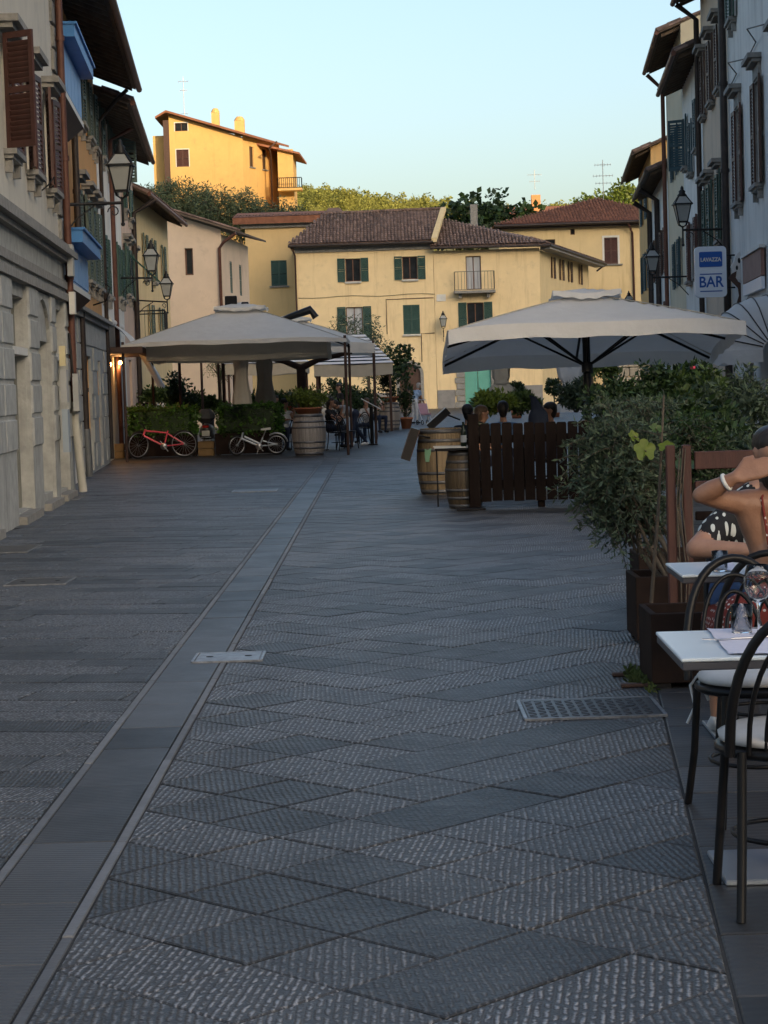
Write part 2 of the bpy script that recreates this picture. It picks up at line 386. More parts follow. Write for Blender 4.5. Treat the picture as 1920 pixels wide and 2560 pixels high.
# --- smooth strip with pale edges
y = 3.6; strips = []; edges = []
for L_ in [.55, .9, .62, .69, .87, 1.04, .87]+[random.uniform(.55, 1.2) for _ in range(60)]:
    if y > YEND: break
    y2 = min(y+L_, YEND); strips.append([(-1.3, y), (-.998, y), (-.998, y2), (-1.3, y2)]); y = y2
lay('strip_slab', strips, PV_S, gap=.0012, cham=.002)
y = 3.6
while y < YEND:
    y2 = min(y+random.uniform(1.1, 1.6), YEND)
    edges += [[(-1.342, y), (-1.303, y), (-1.303, y2), (-1.342, y2)], [(-.996, y), (-.958, y), (-.958, y2), (-.996, y2)]]; y = y2
lay('edge_strip_stone', edges, M_EDGE, gap=.0008, cham=.002)
# --- smooth band of the terraces on the right
bands = []; y = 3.2; r = 0
while y < YEND:
    y2 = y+random.uniform(.42, .6)
    xs = [0, random.uniform(.5, .9)]
    while xs[-1] < 9: xs.append(xs[-1]+random.uniform(.7, 1.3))
    for k in range(len(xs)-1):
        if BX(y)+xs[k] > 4.4+.083*y: break
        bands.append([(BX(y)+.003+xs[k], y), (BX(y)+.003+xs[k+1], y), (BX(y2)+.003+xs[k+1], y2), (BX(y2)+.003+xs[k], y2)])
    y = y2
lay('band_slab', bands, PV_B, far_name='far_band_slabs')
# ================================================================ BUILDINGS
def SF(a, b, side):                       # street front: plane X = a+b*Y, side +1 faces +X (left row), -1 faces -X (right row)
    k = math.sqrt(1+b*b); nx, ny = side/k, -side*b/k
    return lambda u, z, d=0.0: Vector((a+b*u+nx*d, u+ny*d, z))
def FF(Y0, sl=0.0): return lambda u, z, d=0.0: Vector((u, Y0-d+u*sl, z))
def LF(p, q):                             # front through two ground points, u in metres from p, faces left-hand normal of p->q turned to camera
    p, q = Vector(p).to_2d(), Vector(q).to_2d(); e = (q-p).normalized(); n = Vector((e.y, -e.x))
    return lambda u, z, d=0.0: Vector((p.x+e.x*u+n.x*d, p.y+e.y*u+n.y*d, z))
def HF(fr, u, sgn, ang):                  # frame of a leaf hinged at u and swung open by ang from the wall
    o = fr(u, 0, .03); eu = (fr(u+1, 0)-fr(u, 0)).normalized()*sgn; n = (fr(u, 0, 1)-fr(u, 0, 0)).normalized()
    di = eu*math.cos(ang)+n*math.sin(ang); nn = n*math.cos(ang)-eu*math.sin(ang)
    return lambda s, z, d=0.0: o+di*s+nn*d+Vector((0, 0, z))
def pl(name, c, k=.82, streak=None, grime=None):
    c = tuple(min(.86, x*1.16) for x in c)
    return mat(name, tuple(x*k for x in c), c, scale=1.1, rough=.9, bump=.25, bscale=28, spec=.2, streak=streak, grime=grime)
M_CREAM = pl('plaster_cream', (.56, .53, .46), .86, streak=(.36, .35, .32), grime=(.46, .44, .4))
M_STONE = mat('grey_stone', (.3, .308, .295), (.46, .465, .445), scale=5, rough=.9, bump=.7, bscale=22, streak=(.22, .22, .21), grime=(.27, .27, .25))
M_STONE2 = mat('trim_stone', (.2, .195, .18), (.32, .31, .29), scale=9, rough=.9, bump=.6, bscale=30)
M_ORANGE = pl('plaster_orange', (.58, .32, .13), .86, streak=(.45, .3, .17))
M_WHITE = pl('plaster_white', (.68, .66, .6), .88, streak=(.42, .4, .37), grime=(.54, .51, .47))
M_GREYW = pl('plaster_greywhite', (.64, .64, .61), .86, streak=(.36, .36, .35), grime=(.5, .49, .47))
M_PINK = pl('plaster_pink', (.58, .43, .33), .86, streak=(.4, .3, .24))
M_BEIGE = pl('plaster_beige', (.52, .42, .32), .86, streak=(.36, .3, .25))
M_YEL = pl('plaster_yellow', (.73, .57, .33), .9, streak=(.56, .42, .24), grime=(.62, .49, .3))
M_YEL2 = pl('plaster_pale_yellow', (.64, .5, .28), .9, streak=(.56, .42, .22))
M_TAN = pl('plaster_tan', (.58, .42, .21), .92, streak=(.54, .39, .2))
M_PINKC = pl('plaster_pink_cream', (.62, .49, .37), .88, grime=(.52, .4, .3))
M_GOLD = pl('plaster_gold', (.6, .38, .14), .9, streak=(.54, .34, .13), grime=(.5, .33, .14))
M_BLUE = mat('blue_paint', (.05, .2, .5), (.07, .25, .58), scale=3, rough=.5, bump=.1)
M_BLUEL = mat('pale_blue_paint', (.16, .32, .6), (.2, .38, .66), scale=2, rough=.6, bump=.1)
M_GREEN = mat('green_paint', (.022, .06, .05), (.035, .085, .07), scale=6, rough=.55, bump=.1)
M_GREEN2 = mat('grey_green_paint', (.07, .1, .085), (.1, .135, .115), scale=6, rough=.6, bump=.1)
M_BROWN = mat('brown_paint', (.06, .026, .021), (.09, .038, .031), scale=6, rough=.55, bump=.1)
M_DBROWN = mat('dark_brown_paint', (.055, .028, .02), (.08, .042, .03), scale=6, rough=.6, bump=.1)
M_PIPE = mat('copper_pipe', (.1, .042, .03), (.15, .065, .045), scale=5, rough=.5, metal=.2, bump=.1)
M_DPIPE = mat('dark_pipe', (.03, .024, .022), (.055, .042, .038), scale=5, rough=.5, metal=.3)
M_IRON = mat('black_iron', (.012, .012, .013), (.025, .025, .026), scale=12, rough=.5, metal=.4, bump=.1)
M_WOODD = mat('old_rafter_wood', (.09, .066, .05), (.16, .118, .085), scale=5, rough=.85, stretch=(1, 1, 1), bump=.3)
M_TILE = mat('roof_tile', (.11, .07, .055), (.24, .16, .125), scale=5, rough=.9, bump=.4, bscale=30, rnd=.4, grime=(.12, .11, .1))
M_TILES = mat('roof_tile_field', (.11, .07, .055), (.24, .16, .125), scale=5, rough=.9, bump=.4, bscale=30, island=.4, grime=(.12, .11, .1))
M_TILER = mat('roof_tile_red', (.17, .07, .04), (.28, .12, .07), scale=3, rough=.9, bump=.4, island=.3)
M_GLASSD = mat('window_glass', (.012, .014, .017), (.03, .033, .038), scale=1.3, rough=.06, spec=.6)
M_CURT = mat('lace_curtain', (.35, .37, .4), (.5, .52, .55), scale=7, rough=.9, stretch=(1, 1, .15))
M_TRIMW = mat('white_trim', (.6, .59, .55), (.7, .69, .65), scale=5, rough=.7)
M_WIN = mat('window_wood', (.1, .05, .03), (.16, .08, .05), scale=5, rough=.6)

def wall_front(mb, fr, u0, u1, z0, z1, ops, rev=.2):
    us = sorted({u0, u1} | {x for o in ops for x in (o[0], o[1])}); zs = sorted({z0, z1} | {x for o in ops for x in (o[2], o[3])})
    inn = lambda u, z: any(o[0] < u < o[1] and o[2] < z < o[3] for o in ops)
    for i in range(len(us)-1):
        for j in range(len(zs)-1):
            if not inn((us[i]+us[i+1])/2, (zs[j]+zs[j+1])/2):
                mb.quad(fr(us[i], zs[j]), fr(us[i+1], zs[j]), fr(us[i+1], zs[j+1]), fr(us[i], zs[j+1]))
    for (a, b, c, d) in [o[:4] for o in ops]:
        mb.quad(fr(a, c), fr(b, c), fr(b, c, -rev), fr(a, c, -rev)); mb.quad(fr(a, d), fr(b, d), fr(b, d, -rev), fr(a, d, -rev))
        mb.quad(fr(a, c), fr(a, d), fr(a, d, -rev), fr(a, c, -rev)); mb.quad(fr(b, c), fr(b, d), fr(b, d, -rev), fr(b, c, -rev))
def shell(mb, fr, u0, u1, z0, z1, depth):
    mb.quad(fr(u0, z0), fr(u0, z0, -depth), fr(u0, z1, -depth), fr(u0, z1)); mb.quad(fr(u1, z0), fr(u1, z0, -depth), fr(u1, z1, -depth), fr(u1, z1))
    mb.quad(fr(u0, z0, -depth), fr(u1, z0, -depth), fr(u1, z1, -depth), fr(u0, z1, -depth)); mb.quad(fr(u0, z1), fr(u1, z1), fr(u1, z1, -depth), fr(u0, z1, -depth))
def window(t, fr, o, rev=.2, wm=None, curtain=False, mull=1):
    a, b, c, d = o[:4]; wm = wm or M_WIN; f = MB(); e = .06; D0, D1 = -rev-.0, -rev+.06
    for (x0, x1, y0, y1) in [(a, a+e, c, d), (b-e, b, c, d), (a+e, b-e, c, c+e), (a+e, b-e, d-e, d)]: f.fbox(fr, x0, x1, y0, y1, D0, D1)
    for k in range(mull): m = a+(b-a)*(k+1)/(mull+1); f.fbox(fr, m-e/2, m+e/2, c+e, d-e, D0, D1)
    w_ = f.build('window', wm, t, world=True)
    n = mull+1
    for k in range(n):
        p0, p1 = a+(b-a)*k/n+.03, a+(b-a)*(k+1)/n-.03
        p = MB(); p.fbox(fr, p0, p1, c+.04, d-.04, D0+.01, D0+.022); p.build('pane', M_CURT if curtain else M_GLASSD, w_, world=True)
    return w_
SLAT = {}
def shutter(t, fr, s0, s1, z0, z1, d0, m, pitch=.07, indiv=False, th=.04):
    f = MB(); e = min(.06, (s1-s0)*.18)
    f.fbox(fr, s0, s0+e, z0, z1, d0, d0+th); f.fbox(fr, s1-e, s1, z0, z1, d0, d0+th)
    zm = (z0+z1)/2
    for (a, b) in ((z0, z0+.09), (z1-.08, z1), (zm-.04, zm+.04)): f.fbox(fr, s0+e, s1-e, a, b, d0+.002, d0+th-.002)
    z = z0+.11; L = []
    while z < z1-.1:
        if abs(z-zm) > .06: L.append(z)
        z += pitch
    def sl(mb, z): mb.hexa([fr(s0+e, z-.022, d0+th-.004), fr(s1-e, z-.022, d0+th-.004), fr(s1-e, z-.032, d0+th-.006), fr(s0+e, z-.032, d0+th-.006),
                            fr(s0+e, z+.03, d0+.006), fr(s1-e, z+.03, d0+.006), fr(s1-e, z+.02, d0+.004), fr(s0+e, z+.02, d0+.004)])
    if not indiv:
        for z in L: sl(f, z)
        return f.build('shutter', m, t, world=True)
    s_ = f.build('shutter', m, t, world=True)
    b = MB(); sl(b, L[0]); me = b.mesh('slat', m, ROOT[t.name])
    for z in L:
        o = bpy.data.objects.new('slat', me); COL.objects.link(o); o.parent = s_; o.location = (0, 0, z-L[0])
    return s_
def pair(t, fr, o, m, kind='open', out=.03, pitch=.07, indiv=False):
    a, b, c, d = o[:4]; w_ = (b-a)/2
    if kind == 'open':
        shutter(t, fr, a-w_-.02, a-.02, c-.02, d+.02, out, m, pitch, indiv); shutter(t, fr, b+.02, b+w_+.02, c-.02, d+.02, out, m, pitch, indiv)
    elif kind == 'closed':
        shutter(t, fr, a+.01, a+w_-.005, c+.01, d-.01, -.05, m, pitch, indiv); shutter(t, fr, a+w_+.005, b-.01, c+.01, d-.01, -.05, m, pitch, indiv)
    elif kind == 'ajar':
        for u, sg in ((a, -1), (b, 1)): shutter(t, HF(fr, u, sg, random.uniform(.03, .14)), 0, w_, c-.02, d+.02, 0, m, pitch, indiv)
def sill(t, fr, o, m=None, brk=True, ext=.14):
    f = MB(); a, b, c, d = o[:4]; m = m or M_STONE2
    f.fbox(fr, a-ext, b+ext, c-.08, c-.01, -.1, .17); f.fbox(fr, a-ext+.03, b+ext-.03, c-.13, c-.08, -.0, .12)
    if brk:
        for u in (a-.05, b-.05): f.fbox(fr, u, u+.1, c-.3, c-.13, 0, .1)
    f.build('sill', m, t, world=True)
def hood(t, fr, o, m=None, ext=.18, up=.22):
    f = MB(); a, b, c, d = o[:4]; m = m or M_STONE2
    f.fbox(fr, a-ext, b+ext, d+up, d+up+.09, 0, .26); f.fbox(fr, a-ext+.05, b+ext-.05, d+up-.07, d+up, 0, .18); f.fbox(fr, a-ext+.1, b+ext-.1, d+.04, d+up-.07, 0, .06)
    f.build('window_hood', m, t, world=True)
def surround(t, fr, o, m=None, wd=.12):
    f = MB(); a, b, c, d = o[:4]
    for (x0, x1, y0, y1) in [(a-wd, a, c, d+wd), (b, b+wd, c, d+wd), (a, b, d, d+wd)]: f.fbox(fr, x0, x1, y0, y1, -.01, .035)
    f.build('window_surround', m or M_STONE2, t, world=True)
def pipe(t, pts, r=.055, m=None, name='downpipe', rings=True):
    f = MB(); f.tube(pts, r, 8)
    if rings:
        p0, p1 = Vector(pts[0]), Vector(pts[-1]); L_ = (p1-p0).length
        for k in range(1, int(L_/1.9)+1):
            q = p0.lerp(p1, min(.97, k*1.9/L_)) if len(pts) == 2 else None
            if q: f.tube([q-Vector((0, 0, .04)), q+Vector((0, 0, .04))], r*1.25, 8)
    return f.build(name, m or M_PIPE, t, world=True)
TILE_ME = {}
def tile_mesh(m):
    if m.name in TILE_ME: return TILE_ME[m.name]
    b = MB(); n = 5; V = []
    for (y, r) in ((0, .1), (.42, .082)):
        for k in range(n+1):
            a = math.pi*k/n; V.append((r*math.cos(a), y, r*.85*math.sin(a)))
        for k in range(n, -1, -1):
            a = math.pi*k/n; V.append(((r-.016)*math.cos(a), y, (r-.016)*.85*math.sin(a)))
    q = 2*(n+1); F_ = [(k, k+1, q+k+1, q+k) for k in range(q-1)]+[(q-1, 0, q, 2*q-1)]
    F_.append(tuple(range(q-1, -1, -1)))
    b.add(V, F_); me = b.mesh('roof_tile', m); TILE_ME[m.name] = me; return me
def tiled(t, o, eu, es, L_u, inside, limit, pitch=.225, step=.36, m=None, mf=None, seed=1):
    """tiles on a plane: o origin at the eave, eu along the eave, es up the slope; inside(u,s) tells where"""
    rg = random.Random(seed); m = m or M_TILE; eu = eu.normalized(); es = es.normalized(); n = eu.cross(es).normalized()
    if n.z < 0: n = -n
    base = tile_mesh(m); bv = np.array([v.co[:] for v in base.vertices]); bf = [tuple(p.vertices) for p in base.polygons]
    rest = MB(); k = 0; root = ROOT[t.name]; s = 0
    spots = []
    while s < 12:
        u = pitch/2
        while u < L_u:
            if inside(u, s+.1): spots.append((u, s))
            u += pitch
        s += step
    for (u, s) in spots:
        p = o+eu*(u+rg.uniform(-.02, .02))+es*(s+rg.uniform(-.03, .03))+n*rg.uniform(.005, .03)
        R = Matrix((eu, es, n)).transposed() @ Matrix.Rotation(rg.uniform(-.05, .05), 3, 'Z') @ Matrix.Rotation(-.045, 3, 'X')
        if k < limit:
            ob = bpy.data.objects.new('roof_tile', base); COL.objects.link(ob); ob.parent = t
            M4 = R.to_4x4(); M4.translation = p-root; ob.matrix_local = M4
        else:
            rest.add([R @ Vector(v)+p for v in bv], bf)
        k += 1
    if rest.F:
        ob = rest.build('roof_tile_field', mf or M_TILES, t, world=True); ob['kind'] = 'stuff'
def row_roof(t, fr, u0, u1, ze, ov, depth, slope=.4, mtile=None, gut=True, rafters=True, over_u=.1, gm=None, nt=True):
    """one pitched roof of a row house: eave at d=+ov, ridge over the middle, rafters below, gutter and tile ends in front"""
    D = depth/2; zr = ze+slope*(ov+D); b = MB(); a0, a1 = u0-over_u, u1+over_u
    def slab(d0, z0, d1, z1, th):
        b.hexa([fr(a0, z0-th, d0), fr(a1, z0-th, d0), fr(a1, z1-th, d1), fr(a0, z1-th, d1), fr(a0, z0, d0), fr(a1, z0, d0), fr(a1, z1, d1), fr(a0, z1, d1)])
    slab(ov, ze, -D, zr, .07); slab(-depth-ov*.5, zr-slope*(D+ov*.5), -D-.001, zr, .07)
    rf = b.build('roof', M_WOODD, t, world=True)
    if rafters:
        b = MB(); u = u0+.15
        while u < u1-.1:
            z0 = ze-.075; d1 = -.3; z1 = z0+slope*(ov-d1)
            b.hexa([fr(u, z0-.1, ov-.06), fr(u+.09, z0-.1, ov-.06), fr(u+.09, z1-.12, d1), fr(u, z1-.12, d1), fr(u, z0-.005, ov-.06), fr(u+.09, z0-.005, ov-.06), fr(u+.09, z1-.005, d1), fr(u, z1-.005, d1)])
            u += .55
        b.build('rafters', M_WOODD, rf, world=True)
    b = MB(); u = a0+.11; kk = 0
    es = (fr(u0, slope, -1)-fr(u0, 0, 0)).normalized(); eu = (fr(u0+1, 0)-fr(u0, 0)).normalized(); n = eu.cross(es); n = n if n.z > 0 else -n
    base = tile_mesh(M_TILE); bv = [Vector(v.co) for v in base.vertices]; bf = [tuple(p.vertices) for p in base.polygons]
    while u < a1:
        for s in range(2 if nt else 1):
            p = fr(u, ze+.0, ov+.07)+es*(s*.36)+n*.02+eu*random.uniform(-.015, .015); R = Matrix((eu, es, n)).transposed()
            b.add([R @ v+p for v in bv], bf)
        u += .225
    for u in (a0+.06, a1-.06):                         # verge tiles
        s = 0
        while s*.36 < (ov+D)*1.05: p = fr(u, ze, ov+.05)+es*(s*.36)-n*.03; R = Matrix((eu, es, n)).transposed(); b.add([R @ v+p for v in bv], bf); s += 1
    ed = b.build('eave_tiles', mtile or M_TILES, rf, world=True); ed['kind'] = 'stuff'
    if gut:
        b = MB(); b.tube([fr(a0, ze-.06, ov+.08), fr(a1, ze-.07, ov+.08)], .07, 8); b.build('gutter', gm or M_PIPE, rf, world=True)
    return rf
def gable_fill(mb, fr, u, z1, ze, ov, depth, slope):
    D = depth/2; zr = ze+slope*(ov+D)
    mb.add([fr(u, z1, 0), fr(u, z1, -depth), fr(u, ze+slope*ov-.08, -depth), fr(u, zr-.08, -D), fr(u, ze+slope*ov-.08, 0)], [(0, 1, 2, 3, 4)])
def base_house(name, label, fr, u0, u1, h, m, ops, depth=9, z0=-.02, cat='house', group=None, rev=.2):
    t = thing(name, label, cat, fr((u0+u1)/2, 0, -depth/2), group=group)
    b = MB(); wall_front(b, fr, u0, u1, z0, h, ops, rev); shell(b, fr, u0, u1, z0, h, depth)
    return t, b

# ---------------------------------------------------------------- LEFT ROW
# L1: grey-cream palazzo with rusticated ground floor and brown shutters
f1 = SF(-3.15, -.058, 1)
w1 = [(22.9, 23.7, 4.75, 6.2), (26.1, 26.9, 4.75, 6.2), (28.6, 29.4, 4.75, 6.2), (31.2, 32.0, 4.75, 6.2), (19.3, 20.1, 4.75, 6.2)]
d1 = [(25.6, 27.4, .12, 2.92), (28.6, 30.3, .2, 2.4), (31.0, 32.5, .15, 2.95), (21.5, 23.3, .12, 2.9)]
t, b = base_house('palazzo', 'cream plaster palazzo with grey rusticated ground floor and brown louvred shutters', f1, 15, 33.4, 9.4, M_CREAM, w1, z0=3.1, rev=.28)
b.build('wall', M_CREAM, t, world=True)
b = MB(); wall_front(b, f1, 15, 33.4, -.02, 3.1, d1, .28); shell(b, f1, 15, 33.4, -.02, 3.099, 9); b.build('ground_floor_wall', M_STONE, t, world=True)
row_roof(t, f1, 15, 33.4, 9.4, .9, 9, over_u=0)
for o in w1:
    window(t, f1, o, .28); sill(t, f1, o); hood(t, f1, o, up=.12)
for k, o in enumerate(w1):
    a, b_, c, d = o; m = M_BROWN
    near = k in (1, 2)
    shutter(t, HF(f1, a, -1, {1: 1.0, 2: .25, 0: .5}.get(k, .2)), 0, .46, c, d, 0, m, .066, indiv=k in (0, 1)); shutter(t, HF(f1, b_, 1, {1: .12, 2: .1}.get(k, .15)), 0, .46, c, d, 0, m, .066, indiv=k in (1, 2))
g_ = MB(); us = [15, 21.5, 23.3, 25.6, 27.4, 28.6, 30.3, 31.0, 32.5, 33.38]           # rusticated piers between the doors
for k in range(0, len(us), 2):
    a, e = us[k], us[k+1]
    z = .05; 
    pb = MB(); pb.fbox(f1, a+.01, e-.01, -.02, 3.1, .0, .055); pb.build('pier', M_STONE, t, world=True)
    while z < 2.95:
        nseg = max(1, int(round((e-a)/1.3))); 
        for q in range(nseg):
            x0, x1 = a+(e-a)*q/nseg+.02, a+(e-a)*(q+1)/nseg-.02
            pb = MB(); h_ = .4; c0 = f1((x0+x1)/2, z+h_/2, .08)
            vs = [f1(x0, z, .05), f1(x1, z, .05), f1(x1, z+h_, .05), f1(x0, z+h_, .05), f1(x0+.025, z+.02, .082), f1(x1-.025, z+.02, .082), f1(x1-.025, z+h_-.02, .082), f1(x0+.025, z+h_-.02, .082)]
            pb.add(vs, [(4, 5, 6, 7), (0, 1, 5, 4), (1, 2, 6, 5), (2, 3, 7, 6), (3, 0, 4, 7)]); 
            if z > .9: pb.build('rusticated_block', M_STONE, t, world=True)
        z += .44
for (z0, z1, dd) in ((3.1, 3.22, .12), (3.3, 3.42, .09), (3.72, 3.8, .14), (3.8, 3.9, .24), (3.9, 3.98, .18)):
    cb = MB(); cb.fbox(f1, 15, 33.39, z0, z1, 0, dd); cb.build('string_course', M_STONE2, t, world=True)
cb = MB(); cb.fbox(f1, 15, 33.385, 3.22, 3.72, 0, .04); cb.build('frieze', M_STONE, t, world=True)
z = 4.1; k = 0
while z < 9.2:
    cb = MB(); w_ = .35 if k % 2 else .22; cb.fbox(f1, 32.75-w_+.25, 33.36, z, z+.32, 0, .05); cb.build('quoin', M_STONE2, t, world=True); z += .38; k += 1
M_DOOR = mat('grey_green_door', (.13, .135, .125), (.18, .185, .17), scale=4, rough=.6, bump=.15)
for i, o in enumerate(d1):
    a, e, c, d = o; db = MB()
    if i == 1:
        db.fbox(f1, a, e, c, d, -.27, -.22); dd = db.build('door', M_STONE, t, world=True)
        ar = MB(); n = 10; cu, r = (a+e)/2, (e-a)/2; pts = [(cu+r*math.cos(math.pi*q/n), 2.4-.0+ .6*math.sin(math.pi*q/n)) for q in range(n+1)]
        for q in range(n):
            ar.hexa([f1(pts[q][0], pts[q][1], -.02), f1(pts[q+1][0], pts[q+1][1], -.02), f1(pts[q+1][0], 3.08, -.02), f1(pts[q][0], 3.08, -.02),
                     f1(pts[q][0], pts[q][1], .05), f1(pts[q+1][0], pts[q+1][1], .05), f1(pts[q+1][0], 3.08, .05), f1(pts[q][0], 3.08, .05)])
        ar.build('arch', M_STONE, t, world=True)
    else:
        db.fbox(f1, a, e, c, 2.15, -.27, -.22); db.fbox(f1, a, a+.08, c, d, -.22, -.12); db.fbox(f1, e-.08, e, c, d, -.22, -.12); dd = db.build('door', M_DOOR, t, world=True)
        for q0, q1 in ((a+.16, (a+e)/2-.06), ((a+e)/2+.06, e-.16)): tb = MB(); tb.fbox(f1, q0, q1, c+.35, 2.0, -.22, -.21); tb.build('door_pane', M_GLASSD, dd, world=True)
        tb = MB(); tb.fbox(f1, a+.1, e-.1, 2.25, d-.06, -.24, -.22); tb.build('transom_pane', mat('transom_glass', (.2, .15, .08), (.3, .22, .12), scale=2, rough=.15), dd, world=True)
        tb = MB(); tb.fbox(f1, a, e, 2.15, 2.25, -.26, .04); tb.build('transom_bar', M_TRIMW, dd, world=True)
    st = MB(); st.fbox(f1, a-.06, e+.06, -.01, .1, -.1, .16); st.build('door_step', M_STONE2, t, world=True)
# downpipe with its cast boot, wall boxes, meter boxes
pipe(t, [f1(33.0, 9.2, .12), f1(33.0, 1.45, .12)], .06, M_PIPE)
pipe(t, [f1(33.0, 1.5, .12), f1(33.0, 1.2, .12), f1(33.05, .04, .2)], .07, mat('cream_pipe', (.42, .41, .36), (.5, .49, .44), rough=.7), 'pipe_boot', rings=False)
M_BOXG = mat('grey_box', (.36, .37, .37), (.42, .43, .43), rough=.6)
for (u, z, w_, h_, m) in ((32.6, 3.5, .3, .5, M_BOXG), (32.65, 2.9, .25, .35, M_TRIMW), (30.75, 1.5, .3, .5, M_BOXG), (30.75, .75, .3, .65, mat('pale_blue_box', (.3, .36, .42), (.35, .41, .47), rough=.6)), (30.7, 2.05, .12, .3, mat('cream_box', (.6, .52, .3), (.66, .58, .36))), (32.7, 1.35, .25, .6, M_BOXG)):
    cb = MB(); cb.fbox(f1, u, u+w_, z, z+h_, .13, .22); cb.build('wall_box', m, t, world=True)
cb = MB(); cb.tube([f1(32.75, 2.6, .1), f1(32.72, 1.9, .14), f1(32.78, 1.55, .18), f1(32.9, 1.35, .2), f1(32.95, 1.5, .2)], .022, 6); cb.build('cable', M_IRON, t, world=True)
for (u, z) in ((23.9, 4.9), (27.6, 5.0), (30.2, 4.6)):
    cb = MB(); cb.tube([f1(u, z, 0), f1(u+.03, z+.1, .12), f1(u+.1, z+.22, .2), f1(u+.16, z+.12, .2)], .012, 5); cb.build('wall_hook', M_IRON, t, world=True)

# L2: orange house, grey ashlar ground floor, blue bays
f2 = SF(-2.9, -.074, 1)
w2 = [(39.9, 40.7, 7.2, 8.45), (42.2, 43.0, 7.2, 8.45), (44.6, 45.4, 7.2, 8.45), (46.5, 47.2, 7.2, 8.45)]
w2b = [(40.4, 41.2, 4.0, 5.7), (42.6, 43.4, 4.0, 5.7), (44.3, 45.1, 4.0, 5.7), (46.1, 46.9, 4.0, 5.7)]
d2 = [(41.2, 42.4, .05, 2.4), (44.4, 45.5, .05, 2.35)]
t, b = base_house('orange_house', 'orange plaster house with grey ashlar ground floor and grey-green shutters', f2, 33.42, 47.9, 8.95, M_ORANGE, w2+w2b+d2)
b.build('wall', M_ORANGE, t, world=True)
row_roof(t, f2, 33.42, 47.9, 8.72, .98, 9, over_u=0)
for o in w2: window(t, f2, o); sill(t, f2, o); pair(t, f2, o, M_GREEN2, 'ajar')
for o in w2b: window(t, f2, o); sill(t, f2, o); hood(t, f2, o); pair(t, f2, o, M_GREEN2, 'ajar'); surround(t, f2, o)
cb = MB(); wall_front(cb, lambda u, z, d=0: f2(u, z, d+.06), 38.2, 47.9, -.02, 3.1, d2, .06); cb.build('ashlar_front', M_STONE, t, world=True)
for j in range(6):
    for k in range(8):
        u0 = 38.2+k*1.21+(.6 if j % 2 else 0); u1 = min(u0+1.19, 47.88); z0 = .1+j*.5
        if any(not (u1 < d[0] or u0 > d[1] or z0 > d[3]) for d in d2) or u0 > 47.5: continue
        cb = MB(); cb.fbox(f2, u0+.015, u1-.015, z0+.015, z0+.485, .06, .085); cb.build('ashlar_block', M_STONE, t, world=True)
for (z0, z1, dd) in ((3.1, 3.2, .16), (3.2, 3.28, .24)):
    cb = MB(); cb.fbox(f2, 38.2, 47.9, z0, z1, 0, dd); cb.build('string_course', M_STONE2, t, world=True)
for o in d2: cb = MB(); cb.fbox(f2, *o, -.2, -.12); cb.build('door', mat('blue_grey_door', (.1, .16, .2), (.14, .2, .25), rough=.6), t, world=True)
cb = MB(); cb.fbox(f2, 33.43, 38.2, -.02, 9.0, 0, .07); cb.build('pale_strip', pl('plaster_pale_blue', (.4, .45, .46), .8, streak=(.25, .28, .28)), t, world=True)
for k, d in enumerate(((34.6, 35.6), (36.5, 37.6))): cb = MB(); cb.fbox(f2, d[0], d[1], .02, 2.5, .07, .1); cb.build('door', [M_BLUE, M_TRIMW][k], t, world=True)
pipe(t, [f2(39.4, 7.4, .12), f2(39.4, .9, .12)], .065, M_DPIPE); pipe(t, [f2(39.4, .95, .12), f2(39.42, .03, .14)], .08, mat('cast_iron', (.12, .13, .14), (.18, .19, .2), rough=.5, metal=.4), 'pipe_boot', rings=False)
pipe(t, [f2(47.5, 8.6, .8), f2(47.6, 8.35, .5), f2(47.6, 7.9, .12), f2(47.6, .1, .12)], .05, M_DPIPE, rings=False)
cb = MB(); cb.tube([f2(44.6, 3.55, .02), f2(44.4, 3.62, .3), f2(44.3, 3.9, .42), f2(44.5, 4.0, .3)], .018, 5); cb.build('wall_hook', M_IRON, t, world=True)
def blue_bay(label, z0, z1):
    t = thing('bay_window', label, 'bay window', f2(35.8, z0, .2)); 
    b = MB(); b.fbox(f2, 33.6, 37.9, z0, z1-.2, .072, .36); b.build('panel', M_BLUEL, t, world=True)
    b = MB(); b.fbox(f2, 33.5, 38.1, z1-.2, z1, .072, .6); b.fbox(f2, 33.47, 38.13, z1, z1+.04, .072, .64); b.build('bay_hood', M_BLUE, t, world=True)
    b = MB(); b.hexa([f2(33.7, z0-.25, .072), f2(37.8, z0-.25, .072), f2(37.8, z0-.25, .12), f2(33.7, z0-.25, .12), f2(33.6, z0-.001, .072), f2(37.9, z0-.001, .072), f2(37.9, z0-.001, .4), f2(33.6, z0-.001, .4)])
    b.build('bay_base', M_DBROWN, t, world=True)
    b = MB(); b.fbox(f2, 33.58, 37.92, z0, z0+.1, .36, .4); b.build('base_trim', M_TRIMW, t, world=True)
    for k in range(5): b = MB(); u = 33.75+k*.83; b.fbox(f2, u, u+.78, z0+.16, z1-.25, .36, .378); b.build('bay_panel', M_BLUEL, t, world=True)
blue_bay('upper blue boxed bay on the orange house, under the dark eave', 6.5, 7.62)
blue_bay('lower blue boxed bay on the orange house, beside the brown downpipe', 3.35, 4.3)

